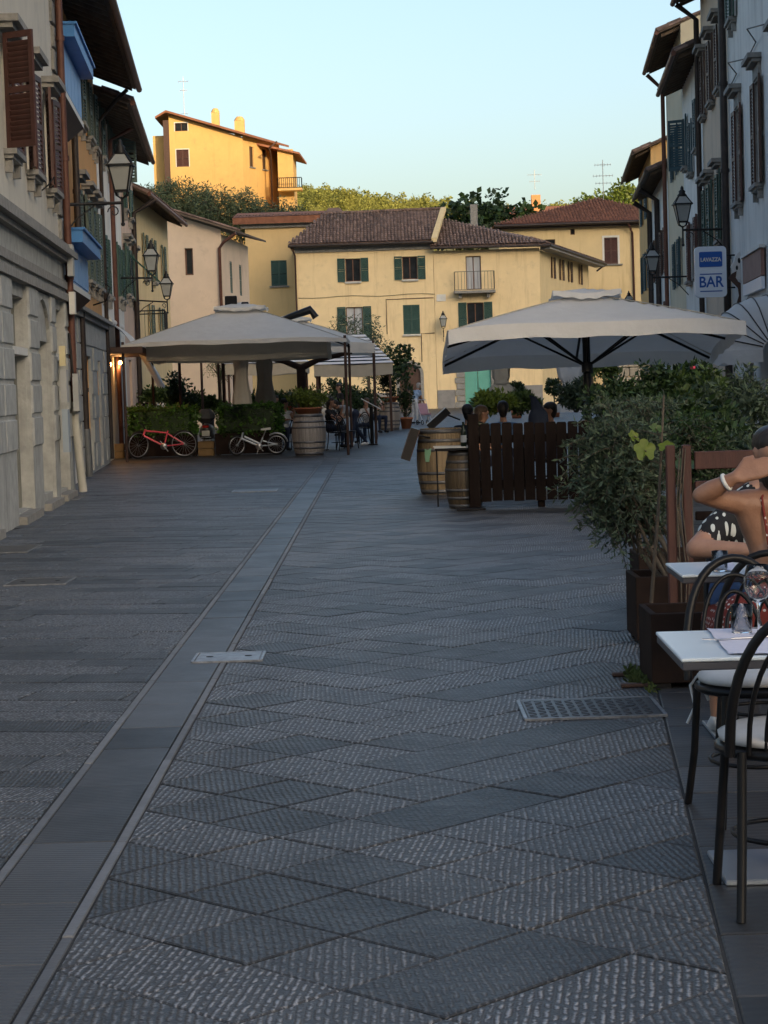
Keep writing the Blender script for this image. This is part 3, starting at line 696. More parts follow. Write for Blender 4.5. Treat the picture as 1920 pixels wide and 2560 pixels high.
# L3: white house
f3 = f2
w3 = [(48.4, 49.1, 4.0, 5.4), (50.0, 50.7, 4.0, 5.4), (54.6, 55.4, 4.2, 5.6), (56.6, 57.3, 4.2, 5.6), (49.2, 49.9, 7.3, 8.6), (52.7, 53.5, 7.3, 8.6), (55.2, 56.0, 7.3, 8.6)]
d3 = [(48.6, 50.2, .05, 2.5), (53.5, 55, .05, 2.5)]
t, b = base_house('white_house', 'narrow white plaster house with green shutters and red downpipe, next to the orange house', f3, 47.92, 58.3, 8.6, M_WHITE, w3+d3)
b.build('wall', M_WHITE, t, world=True)
row_roof(t, f3, 47.92, 58.3, 8.42, .82, 9, over_u=0)
for i, o in enumerate(w3):
    window(t, f3, o); sill(t, f3, o)
    if i < 4: pair(t, f3, o, M_GREEN, 'ajar')
    elif i < 6: pair(t, f3, o, M_GREEN2, 'ajar')
shutter(t, HF(f3, 55.2, -1, 1.35), 0, .62, 7.25, 8.65, 0, M_GREEN2, .08)
for o in d3: cb = MB(); cb.fbox(f3, *o, -.2, -.1); cb.build('door', M_DBROWN, t, world=True)
pipe(t, [f3(52.0, 8.3, .7), f3(52.0, 8.0, .12), f3(52.0, .1, .12)], .06, M_PIPE, rings=False)
cb = MB(); cb.fbox(f3, 47.95, 53.2, 2.55, 2.7, 0, .9); cb.build('shop_canopy', M_DBROWN, t, world=True)
# L4: pink house with stone-hooded windows
f5 = SF(-8.05, 0.0, 1)
w4 = [(59.2, 60.0, 4.5, 5.9), (61.0, 61.8, 4.5, 5.9), (64.2, 65.0, 4.5, 5.9), (59.8, 60.6, 7.0, 7.9), (63, 63.8, 7.0, 7.9)]
t, b = base_house('pink_house', 'pale pink plaster house with dark green shutters and old stone window hoods', f3, 58.32, 66.9, 9.2, M_PINK, w4+[(60, 61.5, .05, 2.6)])
b.build('wall', M_PINK, t, world=True)
row_roof(t, f3, 58.32, 66.9, 9.15, .62, 8, slope=.38, over_u=0)
for i, o in enumerate(w4):
    window(t, f3, o); sill(t, f3, o); pair(t, f3, o, M_GREEN, 'ajar')
    if i < 3: hood(t, f3, o)
cb = MB(); cb.fbox(f3, 60, 61.5, .05, 2.6, -.2, -.1); cb.build('door', M_DBROWN, t, world=True)
pipe(t, [f3(64.0, 7.6, .8), f3(64.0, 7.2, .12), f3(64.0, .1, .12)], .08, M_DPIPE, rings=False)
# a canted green sun blind hanging from a window
gb = MB(); gb.hexa([f3(61.0, 5.7, .1), f3(62.0, 5.7, .1), f3(62.0, 4.9, .95), f3(61.0, 4.9, .95), f3(61.0, 5.74, .1), f3(62.0, 5.74, .1), f3(62.0, 4.94, .95), f3(61.0, 4.94, .95)])
gb.build('window_blind', mat('green_blind', (.01, .07, .055), (.02, .1, .08), rough=.7), t, world=True)
# L5: pale yellow house
w5 = [(71, 71.7, 5.6, 7.1), (73.6, 74.3, 5.6, 7.1), (77, 77.7, 5.6, 7.1), (72, 72.7, 3.2, 4.7), (75.4, 76.1, 3.2, 4.7)]
t, b = base_house('yellow_row_house', 'pale yellow plaster house with grey shutters and low tiled eave, end of the left row', f5, 67.0, 79.6, 8.3, M_YEL2, w5)
b.build('wall', M_YEL2, t, world=True)
row_roof(t, f5, 67.0, 79.6, 8.13, .65, 8, slope=.45, over_u=.1)
for o in w5: window(t, f5, o); sill(t, f5, o, brk=False); pair(t, f5, o, M_GREEN2, 'ajar')
# small balcony with terracotta pots over the pink and yellow houses
t = thing('balcony', 'small iron railed balcony with terracotta pots on the left row', 'balcony', f3(66, 3.2, .5))
b = MB(); b.fbox(f3, 64.6, 67.4, 3.1, 3.24, 0, 1.0); b.build('slab', M_STONE2, t, world=True)
b = MB()
for q in [(64.7, .0), (64.7, .95), (67.3, .95), (67.3, .0)]: b.tube([f3(q[0], 3.24, q[1]), f3(q[0], 4.2, q[1])], .02, 6)
b.tube([f3(64.7, 4.2, 0), f3(64.7, 4.2, .95), f3(67.3, 4.2, .95), f3(67.3, 4.2, 0)], .022, 6)
for k in range(1, 16): b.tube([f3(64.7+k*.163, 3.24, .95), f3(64.7+k*.163, 4.2, .95)], .008, 5)
for k in range(1, 6): b.tube([f3(64.7, 3.24, k*.16), f3(64.7, 4.2, k*.16)], .008, 5)
b.build('railing', M_IRON, t, world=True)

# L6: pink-cream house standing across the end of the row, gable towards the camera
Y6 = 88.0; f6 = FF(Y6)
w6 = [(-8.2, -7.85, 6.6, 7.75)]
t, b = base_house('pink_cream_house', 'pink-cream rendered house with one tiny window and sloping tiled roof', f6, -9.6, -6.62, 7.9, M_PINKC, w6, depth=8)
b.add([f6(-9.6, 7.9), f6(-6.62, 7.9), f6(-6.62, 8.5), f6(-9.6, 9.5)], [(0, 1, 2, 3)])
side6 = LF((-6.62, Y6), (-5.98, Y6+8)); b.T = None
ws = [(2.2, 2.9, 5.9, 7.3), (5.0, 5.7, 5.9, 7.3)]
wall_front(b, side6, 0, 8.02, -.02, 8.3, ws); b.build('wall', M_PINKC, t, world=True)
window(t, f6, w6[0], mull=0)
for o in ws: window(t, side6, o); pair(t, side6, o, M_GREEN2, 'closed')
rb = MB(); rb.hexa([Vector((-10.2, Y6-.5, 9.78)), Vector((-5.95, Y6-.5, 8.35)), Vector((-5.15, Y6+8.5, 8.5)), Vector((-10.2, Y6+8.5, 9.9)), Vector((-10.2, Y6-.5, 9.86)), Vector((-5.95, Y6-.5, 8.43)), Vector((-5.15, Y6+8.5, 8.58)), Vector((-10.2, Y6+8.5, 9.98))])
rf = rb.build('roof', M_WOODD, t, world=True)
rb = MB(); base = tile_mesh(M_TILE); bv = [Vector(v.co) for v in base.vertices]; bf = [tuple(p.vertices) for p in base.polygons]
es = Vector((-4.25, 0, 1.43)).normalized(); eu = Vector((0, 1, 0)); nn = eu.cross(es); nn = nn if nn.z > 0 else -nn
for row_ in range(5):
    for s in range(12):
        p = Vector((-5.9+row_*.02, Y6-.42+row_*.225, 8.42))+es*(s*.36)+nn*.02; R = Matrix((eu, es, nn)).transposed(); rb.add([R @ v+p for v in bv], bf)
rb.build('verge_tiles', M_TILES, rf, world=True)['kind'] = 'stuff'
pipe(t, [Vector((-5.95, Y6-.4, 8.3)), Vector((-6.5, Y6-.2, 7.95)), Vector((-6.7, Y6-.1, 7.7)), Vector((-6.7, Y6-.1, .1))], .07, M_PIPE, rings=False)

# ---------------------------------------------------------------- RIGHT ROW
fr_ = SF(4.1, .083, -1)
wr = [(38.6, 39.5, 5.2, 7.15), (42.6, 43.5, 5.2, 7.15), (34.6, 35.5, 5.2, 7.15)]
wr2 = [(38.6, 39.5, 9.1, 10.6), (43.3, 44.1, 9.1, 10.6)]
dr = [(36.5, 38.2, .05, 2.7), (41, 42.8, .05, 2.7)]
t, b = base_house('grey_palazzo', 'grey-white stained plaster palazzo with stone-hooded shuttered windows, nearest on the right', fr_, 24, 45.45, 12.0, M_GREYW, wr+wr2+dr)
b.build('wall', M_GREYW, t, world=True); row_roof(t, fr_, 24, 45.45, 12.0, .9, 9, over_u=0)
for o in wr: window(t, fr_, o); sill(t, fr_, o); hood(t, fr_, o, up=.35); surround(t, fr_, o); pair(t, fr_, o, M_DBROWN if o[0] < 40 else M_BROWN, 'ajar')
for o in wr2: window(t, fr_, o); sill(t, fr_, o); pair(t, fr_, o, M_GREEN, 'ajar')
for o in dr: cb = MB(); cb.fbox(fr_, *o, -.2, -.1); cb.build('door', M_DBROWN, t, world=True)
pipe(t, [fr_(45.3, 11.8, .12), fr_(45.3, .1, .12)], .085, M_DPIPE)
cb = MB()
for z in (7.95,):
    cb.tube([fr_(30+k*1.0, z-.12*math.sin((k % 4)/4*math.pi), .3 if k % 4 == 0 else .04) for k in range(16)], .014, 5)
cb.build('cable', M_IRON, t, world=True)
# R2 beige
w7 = [(46.7, 47.5, 8.15, 9.65), (49.0, 49.8, 8.15, 9.65), (51.6, 52.3, 8.15, 9.65)]
w7b = [(47.4, 48.2, 4.75, 6.3), (49.9, 50.7, 4.75, 6.3), (51.6, 52.3, 4.75, 6.3)]
t, b = base_house('beige_house', 'beige plaster house with rows of stone-hooded louvred windows on the right', fr_, 45.47, 52.9, 11.4, M_BEIGE, w7+w7b)
b.build('wall', M_BEIGE, t, world=True); row_roof(t, fr_, 45.47, 52.9, 11.2, .62, 9, over_u=.0, gm=M_PIPE)
for o in w7: window(t, fr_, o); sill(t, fr_, o, brk=False); hood(t, fr_, o, up=.12); pair(t, fr_, o, M_DBROWN, 'ajar')
for o in w7b: window(t, fr_, o); sill(t, fr_, o, brk=False); hood(t, fr_, o, up=.2); pair(t, fr_, o, M_GREEN, 'ajar')
pipe(t, [fr_(52.8, 11.1, .62), fr_(52.8, 10.7, .12), fr_(52.8, .1, .12)], .07, M_DPIPE, rings=False)
# R3 white
w8 = [(54.0, 54.8, 7.6, 8.95), (58.6, 59.4, 7.6, 9.0), (56.4, 57.1, 7.2, 8.6), (55.0, 55.7, 4.3, 5.9), (57.8, 58.6, 4.3, 5.9)]
t, b = base_house('white_house', 'plain white house with dark blue-green shutters, right row beyond the beige house', fr_, 52.92, 60.5, 10.1, M_GREYW, w8)
b.build('wall', M_GREYW, t, world=True); row_roof(t, fr_, 52.92, 60.5, 9.95, .62, 9, over_u=0)
M_TEAL = mat('teal_paint', (.02, .05, .065), (.03, .075, .09), rough=.6)
for i, o in enumerate(w8): window(t, fr_, o); sill(t, fr_, o, brk=False); pair(t, fr_, o, M_TEAL if i < 3 else M_BROWN, 'ajar')
shutter(t, HF(fr_, 59.4, 1, 1.1), 0, .5, 7.55, 9.0, 0, M_TEAL)
# R4 cream
w9 = [(62.2, 62.9, 7.8, 9.2), (64.6, 65.3, 7.8, 9.2), (62.2, 62.9, 4.4, 5.8), (64.6, 65.3, 4.4, 5.8)]
t, b = base_house('cream_house', 'tall narrow cream house with wide tiled eave against the sky on the right', fr_, 60.52, 68.4, 11.9, M_YEL2, w9)
gable_fill(b, fr_, 60.52, 11.9, 11.75, .62, 9, .4); b.build('wall', mat('plaster_cream_pale', (.52, .47, .34), (.6, .54, .4), scale=1, rough=.9, bump=.2), t, world=True)
row_roof(t, fr_, 60.52, 68.4, 11.75, .62, 9, over_u=0)
for o in w9: window(t, fr_, o); pair(t, fr_, o, M_TEAL, 'ajar')
pipe(t, [fr_(68.2, 11.6, .62), fr_(68.2, 11.1, .12), fr_(68.2, .1, .12)], .07, M_PIPE, rings=False)
# R5 old grey house and orange house behind
w10 = [(69.4, 70.1, 5.2, 6.7), (71.8, 72.5, 5.2, 6.7), (75, 75.7, 5.2, 6.7), (70, 70.7, 2.8, 4.2), (74, 74.7, 2.8, 4.2), (77, 77.7, 5.2, 6.7)]
t, b = base_house('old_grey_house', 'low old grey house with brown shutters and dark mossy eave, right row', fr_, 68.42, 79, 8.7, M_GREYW, w10)
b.build('wall', M_GREYW, t, world=True); row_roof(t, fr_, 68.42, 79, 8.5, .62, 9, over_u=0, gm=M_DPIPE)
for o in w10: window(t, fr_, o); pair(t, fr_, o, M_DBROWN, 'ajar')
pipe(t, [fr_(73.2, 8.3, .7), fr_(73.2, 7.9, .12), fr_(73.2, .1, .12)], .1, M_DPIPE, rings=False); pipe(t, [fr_(78.6, 8.3, .7), fr_(78.6, 7.9, .12), fr_(78.6, .1, .12)], .1, M_DPIPE, rings=False)
w11 = [(81, 81.7, 5.2, 6.7), (84, 84.7, 5.2, 6.7), (87, 87.7, 5.2, 6.7), (82, 82.7, 8, 9.2), (86, 86.7, 8, 9.2)]
t, b = base_house('ochre_house', 'ochre gabled house with tiled eave, far end of the right row', fr_, 79.02, 90, 10.3, M_ORANGE, w11)
gable_fill(b, fr_, 79.02, 10.3, 10.25, .62, 10, .42); b.build('wall', pl('plaster_ochre', (.6, .38, .16), .88, streak=(.45, .3, .16)), t, world=True)
row_roof(t, fr_, 79.02, 90, 10.25, .62, 10, .42, over_u=.25, gm=M_DPIPE)
for o in w11: window(t, fr_, o); pair(t, fr_, o, M_TEAL, 'ajar')
# ---------------------------------------------------------------- HOUSES ACROSS THE SQUARE
def rail(b, pts, z0, z1, n=.12, r=.012):
    for a, c in zip(pts[:-1], pts[1:]):
        a, c = Vector(a), Vector(c); L_ = (c-a).length; k = max(1, int(L_/n))
        for i in range(k+1): q = a.lerp(c, i/k); b.tube([q+Vector((0, 0, z0)), q+Vector((0, 0, z1))], r, 5)
    b.tube([Vector(p)+Vector((0, 0, z1)) for p in pts], r*1.6, 6); b.tube([Vector(p)+Vector((0, 0, z0)) for p in pts], r*1.4, 6)
fm = FF(135.0)
wa = [(-2.05, -1.05, 8.52, 10.03), (1.7, 2.7, 8.55, 10.05), (-2.1, -1.0, 4.75, 6.85), (1.66, 2.76, 4.95, 6.88)]
da = [(1.3, 2.7, .0, 3.0)]
t, b = base_house('yellow_house', 'yellow house with open green shutters and dark tiled hip roof, across the square', fm, -5.3, 3.75, 10.75, M_YEL, wa+da, depth=9)
b.build('wall', M_YEL, t, world=True)
for i, o in enumerate(wa):
    window(t, fm, o, curtain=(i == 2)); 
    sill(t, fm, o, M_TRIMW, brk=False, ext=.05)
    if i < 3: pair(t, fm, o, M_GREEN, 'open')
    else: pair(t, fm, o, M_GREEN, 'closed')
cb = MB(); cb.fbox(fm, -5.35, 3.75, 10.5, 10.8, 0, .12); cb.fbox(fm, -5.4, 3.75, 10.8, 10.98, 0, .3); cb.build('cornice', M_STONE2, t, world=True)
cb = MB(); cb.fbox(fm, *da[0], -.2, -.12); cb.build('door', M_DBROWN, t, world=True)
ar = MB(); n = 14; cu, r = 2.0, .7
for q in range(n):
    a0, a1 = math.pi*q/n, math.pi*(q+1)/n
    ar.hexa([fm(cu+r*math.cos(a0), 2.3+r*math.sin(a0), 0), fm(cu+r*math.cos(a1), 2.3+r*math.sin(a1), 0), fm(cu+(r+.2)*math.cos(a1), 2.3+(r+.2)*math.sin(a1), 0), fm(cu+(r+.2)*math.cos(a0), 2.3+(r+.2)*math.sin(a0), 0)]+
            [fm(cu+r*math.cos(a0), 2.3+r*math.sin(a0), .07), fm(cu+r*math.cos(a1), 2.3+r*math.sin(a1), .07), fm(cu+(r+.2)*math.cos(a1), 2.3+(r+.2)*math.sin(a1), .07), fm(cu+(r+.2)*math.cos(a0), 2.3+(r+.2)*math.sin(a0), .07)])
for s_ in (-1, 1): ar.fbox(fm, cu+s_*.8-.1, cu+s_*.8+.1, 0, 2.3, 0, .07)
ar.build('door_arch', M_STONE2, t, world=True)
EV = Vector((-5.75, 134.4, 11.0)); RL, RR = Vector((-3.4, 139.5, 13.35)), Vector((4.55, 139.5, 13.45)); ER = Vector((3.75, 134.4, 11.0))
rb = MB(); rb.add([EV, ER, RR, RL, Vector((-5.75, 144.6, 11.0)), Vector((3.75, 144.6, 11.0)), EV-Vector((0, 0, .12)), ER-Vector((0, 0, .12))], [(0, 1, 2, 3), (0, 3, 4), (3, 2, 5, 4), (0, 1, 7, 6), (1, 2, 5)])
rb.build('roof', M_TILES, t, world=True)
es = (RL-Vector((RL.x, 134.4, 11.0))); sl_ = es.length
tiled(t, EV+Vector((0, -.06, .02)), Vector((1, 0, 0)), es, 10.4, lambda u, s: s < sl_ and u > s*(2.35/sl_)-.05 and u < 9.5+s*(.8/sl_), 290)
gb = MB(); gb.tube([EV+Vector((0, -.1, -.1)), ER+Vector((0, -.1, -.1))], .08, 8); gb.build('gutter', M_DPIPE, t, world=True)
pipe(t, [Vector((-5.55, 134.4, 10.9)), Vector((-5.32, 134.85, 10.3)), Vector((-5.32, 134.85, .1))], .06, M_DBROWN, rings=False)
rg_ = MB()
for k in range(22): p = RL.lerp(RR, k/21.5); rg_.tube([p+Vector((0, 0, .03)), p+Vector((.4, 0, .06))], .12, 7)
rg_.build('ridge_tiles', M_TILES, t, world=True)['kind'] = 'stuff'
vb = MB(); vb.hexa([ER+Vector((-.1, 0, -.1)), ER+Vector((.25, 0, -.1)), RR+Vector((.3, 0, -.1)), RR+Vector((-.05, 0, -.1)), ER+Vector((-.1, 0, .18)), ER+Vector((.25, 0, .18)), RR+Vector((.3, 0, .16)), RR+Vector((-.05, 0, .16))])
vb.build('verge_wall', M_YEL2, t, world=True)
# conduits and plaque on the front
cb = MB(); cb.tube([fm(.57, 5.0, .02), fm(.57, 7.27, .02), fm(3.7, 7.3, .02)], .03, 6); cb.tube([fm(2.82, 3.1, .02), fm(2.82, 4.97, .02), fm(3.7, 4.98, .02)], .028, 6); cb.build('conduit', M_BROWN, t, world=True)
cb = MB(); cb.fbox(fm, -5.28, 1.0, -.02, 1.15, 0, .05); cb.build('plinth', mat('grey_plinth', (.2, .195, .19), (.28, .27, .26), scale=2, rough=.9), t, world=True)
cb = MB(); cb.tube([fm(-5.2+k*.9, 7.55-.05*math.sin(k*1.3), .03) for k in range(11)], .014, 5); cb.build('cable', M_IRON, t, world=True)
# adjoining house
wb = [(5.88, 6.88, 7.75, 9.95), (5.88, 6.98, 4.75, 6.9)]
db_ = [(5.6, 7.35, 0, 2.95), (4.0, 4.6, .0, .0001)]
t, b = base_house('yellow_house', 'yellow house with an iron balcony and low sloping tiled roof, square corner', fm, 3.77, 10.75, 10.35, M_YEL, wb+db_[:1], depth=9)
SD = LF((10.75, 135.0), (15.8, 153.0)); wsd = [(4.1, 4.8, 8.55, 9.95), (7.2, 8.0, 8.55, 9.95), (10.4, 11.2, 8.55, 9.95), (14.6, 15.3, 8.55, 9.95), (4.4, 5.2, 5.2, 6.7), (9, 9.8, 5.2, 6.7), (5, 5.8, .9, 2.4)]
wall_front(b, SD, 0, 18.7, -.02, 10.2, wsd); b.build('wall', M_YEL, t, world=True)
sdw = MB(); wall_front(sdw, lambda u, z, d=0: SD(u, z, d+.01), 0.02, 18.68, 1.3, 10.15, wsd, .01); sdw.build('side_render', M_YEL2, t, world=True)
for i, o in enumerate(wb): window(t, fm, o, curtain=(i == 0))
pair(t, fm, wb[1], M_GREEN, 'open')
for i, o in enumerate(wsd): window(t, SD, o); (pair(t, SD, o, M_DBROWN, 'ajar') if i < 6 else None)
bt = MB(); bt.fbox(fm, 5.05, 7.75, 7.5, 7.66, 0, .85); 
for u in (5.35, 7.2): bt.fbox(fm, u, u+.2, 7.2, 7.5, 0, .5)
bal = bt.build('balcony', M_STONE2, t, world=True)
bt = MB(); rail(bt, [fm(5.1, 0, .0), fm(5.1, 0, .8), fm(7.7, 0, .8), fm(7.7, 0, .0)], 7.72, 8.9, .2, .014); bt.build('railing', mat('grey_iron', (.1, .1, .1), (.16, .16, .16), rough=.5, metal=.3), bal, world=True)
# stone portal with green doors, grey plinth
for (q0, q1, q2) in ((3.78, 4.95, 1.2), (7.97, 10.73, 1.35)): pb = MB(); pb.fbox(fm, q0, q1, -.02, q2, 0, .05); pb.build('plinth', mat('grey_plinth', (.2, .195, .19), (.28, .27, .26), scale=2, rough=.9), t, world=True)
k = 0; z = 0
while z < 3.0:
    for (u0, u1) in ((4.97, 5.6), (7.35, 7.95)):
        pb = MB(); pb.fbox(fm, u0+(.1 if k % 2 else 0)*(1 if u0 < 6 else 0), u1-(.1 if k % 2 else 0)*(0 if u0 < 6 else 1), z+.015, z+.385, 0, .1); pb.build('portal_block', M_STONE2, t, world=True)
    z += .4; k += 1
pb = MB(); n = 12; cu, r = 6.475, .875
for q in range(n):
    a0, a1 = math.pi*q/n, math.pi*(q+1)/n; R1 = r+.55
    pts = [(cu+r*math.cos(a), 2.95+.55*math.sin(a)) for a in (a0, a1)]+[(cu+R1*math.cos(a), 2.95+1.0*math.sin(a)) for a in (a1, a0)]
    pb.hexa([fm(p[0], p[1], 0) for p in pts]+[fm(p[0], p[1], .1) for p in pts])
pb.build('portal_arch', M_STONE2, t, world=True)
M_TURQ = mat('turquoise_door', (.1, .34, .27), (.13, .4, .33), scale=3, rough=.5)
for u0 in (5.62, 6.5): pb = MB(); pb.fbox(fm, u0, u0+.83, .02, 2.93, -.18, -.12); pb.build('door', M_TURQ, t, world=True)
pb = MB(); pb.fbox(fm, 3.9, 4.5, 7.05, 7.5, 0, .03); pb.build('plaque', M_TRIMW, t, world=True)
E2, T2, C2 = Vector((3.55, 134.4, 10.6)), Vector((4.7, 139.5, 12.75)), Vector((11.3, 134.4, 10.55)); S2, B2 = Vector((17.0, 153.0, 10.25)), Vector((12.4, 158, 12.6))
rb = MB(); rb.add([E2, C2, T2, S2, B2, E2-Vector((0, 0, .12)), C2-Vector((0, 0, .12)), S2-Vector((0, 0, .12)), Vector((4.7, 158, 12.6))], [(0, 1, 2), (1, 3, 4, 2), (0, 5, 6, 1), (1, 6, 7, 3), (2, 4, 8)])
rb.build('roof', M_TILES, t, world=True)
es = Vector((0, 5.1, 2.15)); sl_ = es.length
tiled(t, E2+Vector((0, -.06, .02)), Vector((1, 0, 0)), es, 7.75, lambda u, s: u > s*(1.15/sl_) and u < 7.75-s*(6.6/sl_), 290)
e2u = (S2-C2).normalized(); e2s = Vector((-e2u.y, e2u.x, .38))
tiled(t, C2+Vector((.05, 0, .02)), e2u, e2s, (S2-C2).length, lambda u, s: s < 1.5 and u > s*.3, 0, seed=5)
ev = MB(); ev.hexa([C2+Vector((-.5, .5, -.35)), C2+Vector((.1, -.05, -.3)), S2+Vector((.05, 0, -.3)), S2+Vector((-.7, 0, -.35)), C2+Vector((-.5, .5, -.12)), C2+Vector((.1, -.05, -.12)), S2+Vector((.05, 0, -.12)), S2+Vector((-.7, 0, -.12))])
ev.build('eave_cove', M_STONE2, t, world=True)
gb = MB(); gb.tube([E2+Vector((0, -.1, -.1)), C2+Vector((.1, -.1, -.1))], .08, 8); gb.tube([C2+Vector((.1, -.1, -.1)), S2+Vector((.1, -.1, -.1))], .09, 8); gb.tube([S2+Vector((.1, -.1, -.1)), S2+Vector((-.6, -.3, -.6))], .07, 8); gb.build('gutter', M_DPIPE, t, world=True)
# tan wing left of the yellow house
ft = FF(142.0); wt = [(-7.3, -6.2, 8.75, 10.5)]
t, b = base_house('tan_house', 'shaded tan house wing with one closed green shutter, between pink-cream and yellow houses', ft, -9.0, -3.2, 13.0, M_TAN, wt, depth=8)
b.build('wall', M_TAN, t, world=True); window(t, ft, wt[0]); pair(t, ft, wt[0], M_GREEN, 'closed'); sill(t, ft, wt[0], brk=False)
cb = MB(); cb.fbox(ft, -9.3, -3.2, 12.75, 13.0, 0, .2); cb.build('cornice', M_STONE2, t, world=True)
rb = MB(); rb.add([Vector((-9.8, 141.4, 13.45)), Vector((-3.4, 141.4, 13.5)), Vector((-3.4, 146.5, 14.2)), Vector((-9.8, 146.5, 14.2)), Vector((-9.8, 141.4, 13.0)), Vector((-3.4, 141.4, 13.0))], [(0, 1, 2, 3), (0, 1, 5, 4), (0, 3, 4)]); rb.build('roof', M_TILER, t, world=True)
tiled(t, Vector((-9.8, 141.3, 13.5)), Vector((1, 0, 0)), Vector((0, 5, .7)), 6.4, lambda u, s: s < .8, 60)
# brick chimney behind the ridge
def chimney(label, p, w_, h_, m, cap=True, grp=None):
    t = thing('chimney', label, 'chimney', p, group=grp); b = MB(); b.cbox(0, 0, h_/2, w_, w_*.8, h_, .02); b.build('stack', m, t)
    if cap:
        b = MB(); 
        for sx in (-.36, .36): b.cbox(sx*w_, 0, h_+.14, w_*.18, w_*.7, .28)
        b.build('cap_legs', m, t)
        b = MB(); hw = w_*.62; b.add([(-hw, -hw*.8, h_+.28), (hw, -hw*.8, h_+.28), (hw, hw*.8, h_+.28), (-hw, hw*.8, h_+.28), (-hw*.6, 0, h_+.58), (hw*.6, 0, h_+.58)], [(0, 1, 5, 4), (2, 3, 4, 5), (1, 2, 5), (3, 0, 4), (3, 2, 1, 0)]); b.build('cap', M_TILES, t)
    return t
M_BRICK = mat('brick', (.2, .08, .05), (.3, .13, .08), scale=14, rough=.9, bump=.4)
q = P(836, 555, 142); chimney('brick chimney with tiled cap behind the yellow house ridge', (q.x, 142, q.z-1.0), 1.0, 1.4, M_BRICK)
q = P(1185, 548, 141); chimney('plain grey chimney behind the lower tiled roof', (q.x, 141, q.z-.6), .5, 1.6, M_STONE2, cap=False)
# right back house, brown hip roof
fb = FF(160.0); wbk = [(17.8, 18.85, 10.55, 12.6), (17.8, 18.85, 7.0, 8.15), (15.2, 15.55, 12.9, 13.35), (13.2, 14.0, 12.1, 12.6)]
t, b = base_house('hip_roof_house', 'tall yellow house with brown hip roof and closed brown shutters, behind on the right', fb, 9.6, 24, 13.7, M_YEL2, wbk, depth=14)
b.build('wall', M_YEL2, t, world=True)
for i, o in enumerate(wbk):
    window(t, fb, o, mull=0)
    if i < 2: surround(t, fb, o, M_TRIMW, .15); pair(t, fb, o, M_BROWN, 'closed'); sill(t, fb, o, brk=False, ext=.35)
A0, A1, AP = Vector((9.2, 159.3, 13.8)), Vector((24.6, 159.3, 13.85)), Vector((17.9, 166, 16.2))
rb = MB(); rb.add([A0, A1, AP, Vector((24.6, 175, 13.8)), Vector((9.2, 175, 13.8)), A0-Vector((0, 0, .15)), A1-Vector((0, 0, .15))], [(0, 1, 2), (1, 3, 2), (3, 4, 2), (4, 0, 2), (0, 5, 6, 1)])
rb.build('roof', M_TILER, t, world=True)
es = AP-Vector((AP.x, 159.3, 13.8)); sl_ = es.length
tiled(t, A0+Vector((0, 0, .02)), Vector((1, 0, 0)), es, 15.4, lambda u, s: u > s*8.7/sl_ and u < 15.4-s*6.7/sl_, 0, mf=M_TILER, pitch=.25, step=.4)
gb = MB(); gb.tube([A0+Vector((0, -.1, -.12)), A1+Vector((0, -.1, -.12))], .12, 8); gb.fbox(fb, 9.4, 24.2, 13.45, 13.7, 0, .5); gb.build('gutter', M_DPIPE, t, world=True)
pipe(t, [Vector((19.6, 159.2, 13.6)), Vector((20.0, 159.85, 12.9)), Vector((20.1, 159.85, .1))], .09, M_BROWN, rings=False)
# low stone wall and hedge bank at the foot of it
q = MB(); 
t = thing('stone_wall', 'rough pale stone garden wall beyond the parasol', 'wall', (15.5, 120, 0)); 
for row_ in range(5):
    x = 13.4+random.uniform(0, .5)
    while x < 18.8:
        l = random.uniform(.5, 1.0); q = MB(); q.cbox(x+l/2, 118, .3+row_*.55, l-.03, .5+random.uniform(-.06, .06), .52, .05); q.build('stone', mat('wall_stone', (.3, .26, .2), (.45, .39, .3), scale=4, rough=.95, bump=.6, rnd=.2), t, world=True); x += l
# ---------------------------------------------------------------- HILL HOUSE IN THE SUN
fh = FF(210.0); wh = [(-20.05, -18.78, 24.55, 26.3), (-20.1, -18.8, 28.15, 28.98)]
t = thing('hill_house', 'golden sunlit house on the hill with long sloping tiled roof', 'house', (-15, 216, 14))
b = MB(); zt = lambda x: 29.9-(x+20.7)*(29.9-27.35)/(20.7-13.2)
us = sorted({-20.7, -13.25} | {o for w_ in wh for o in w_[:2]})
wall_front(b, fh, -20.7, -13.25, 14, 25.0, []) if False else None
wall_front(b, fh, -20.7, -13.25, 14, 27.3, wh[:1]); 
# gable above: strips around the small upper window
wall_front(b, fh, -20.7, -18.8, 27.3, 29.0, [wh[1]] if False else [(-20.1, -18.801, 28.15, 28.98)])
b.add([fh(-20.7, 29.0), fh(-18.8, 29.0), fh(-18.8, zt(-18.8)), fh(-20.7, zt(-20.7))], [(0, 1, 2, 3)]); b.add([fh(-18.8, 27.3), fh(-13.25, 27.3), fh(-13.25, zt(-13.25)), fh(-18.8, zt(-18.8))], [(0, 1, 2, 3)])
hs = LF((-13.25, 210.0), (-9.9, 218.0)); whs = [(1.5, 2.5, 24.5, 26.6), (4.5, 5.5, 24.5, 26.6)]
wall_front(b, hs, 0, 8.67, 14, 27.5, whs); b.build('wall', M_GOLD, t, world=True)
b = MB(); b.box(-9.9, -8.3, 213.5, 222, 14, 26.4); b.build('wing', M_GOLD, t, world=True); b = MB(); b.fbox(fh, -22.6, -20.75, 14, 28.0, -9, -2.0); b.build('wing', M_GOLD, t, world=True)
b = MB(); b.fbox(fh, -21.3, -20.72, 14, 29.3, -.6, -.02); b.build('pilaster', M_DBROWN, t, world=True)
for o in wh: window(t, fh, o, mull=1 if o[2] > 28 else 0); surround(t, fh, o, M_TRIMW, .08)
pair(t, fh, wh[0], M_BROWN, 'closed')
for o in whs: window(t, hs, o); sill(t, hs, o, brk=False)
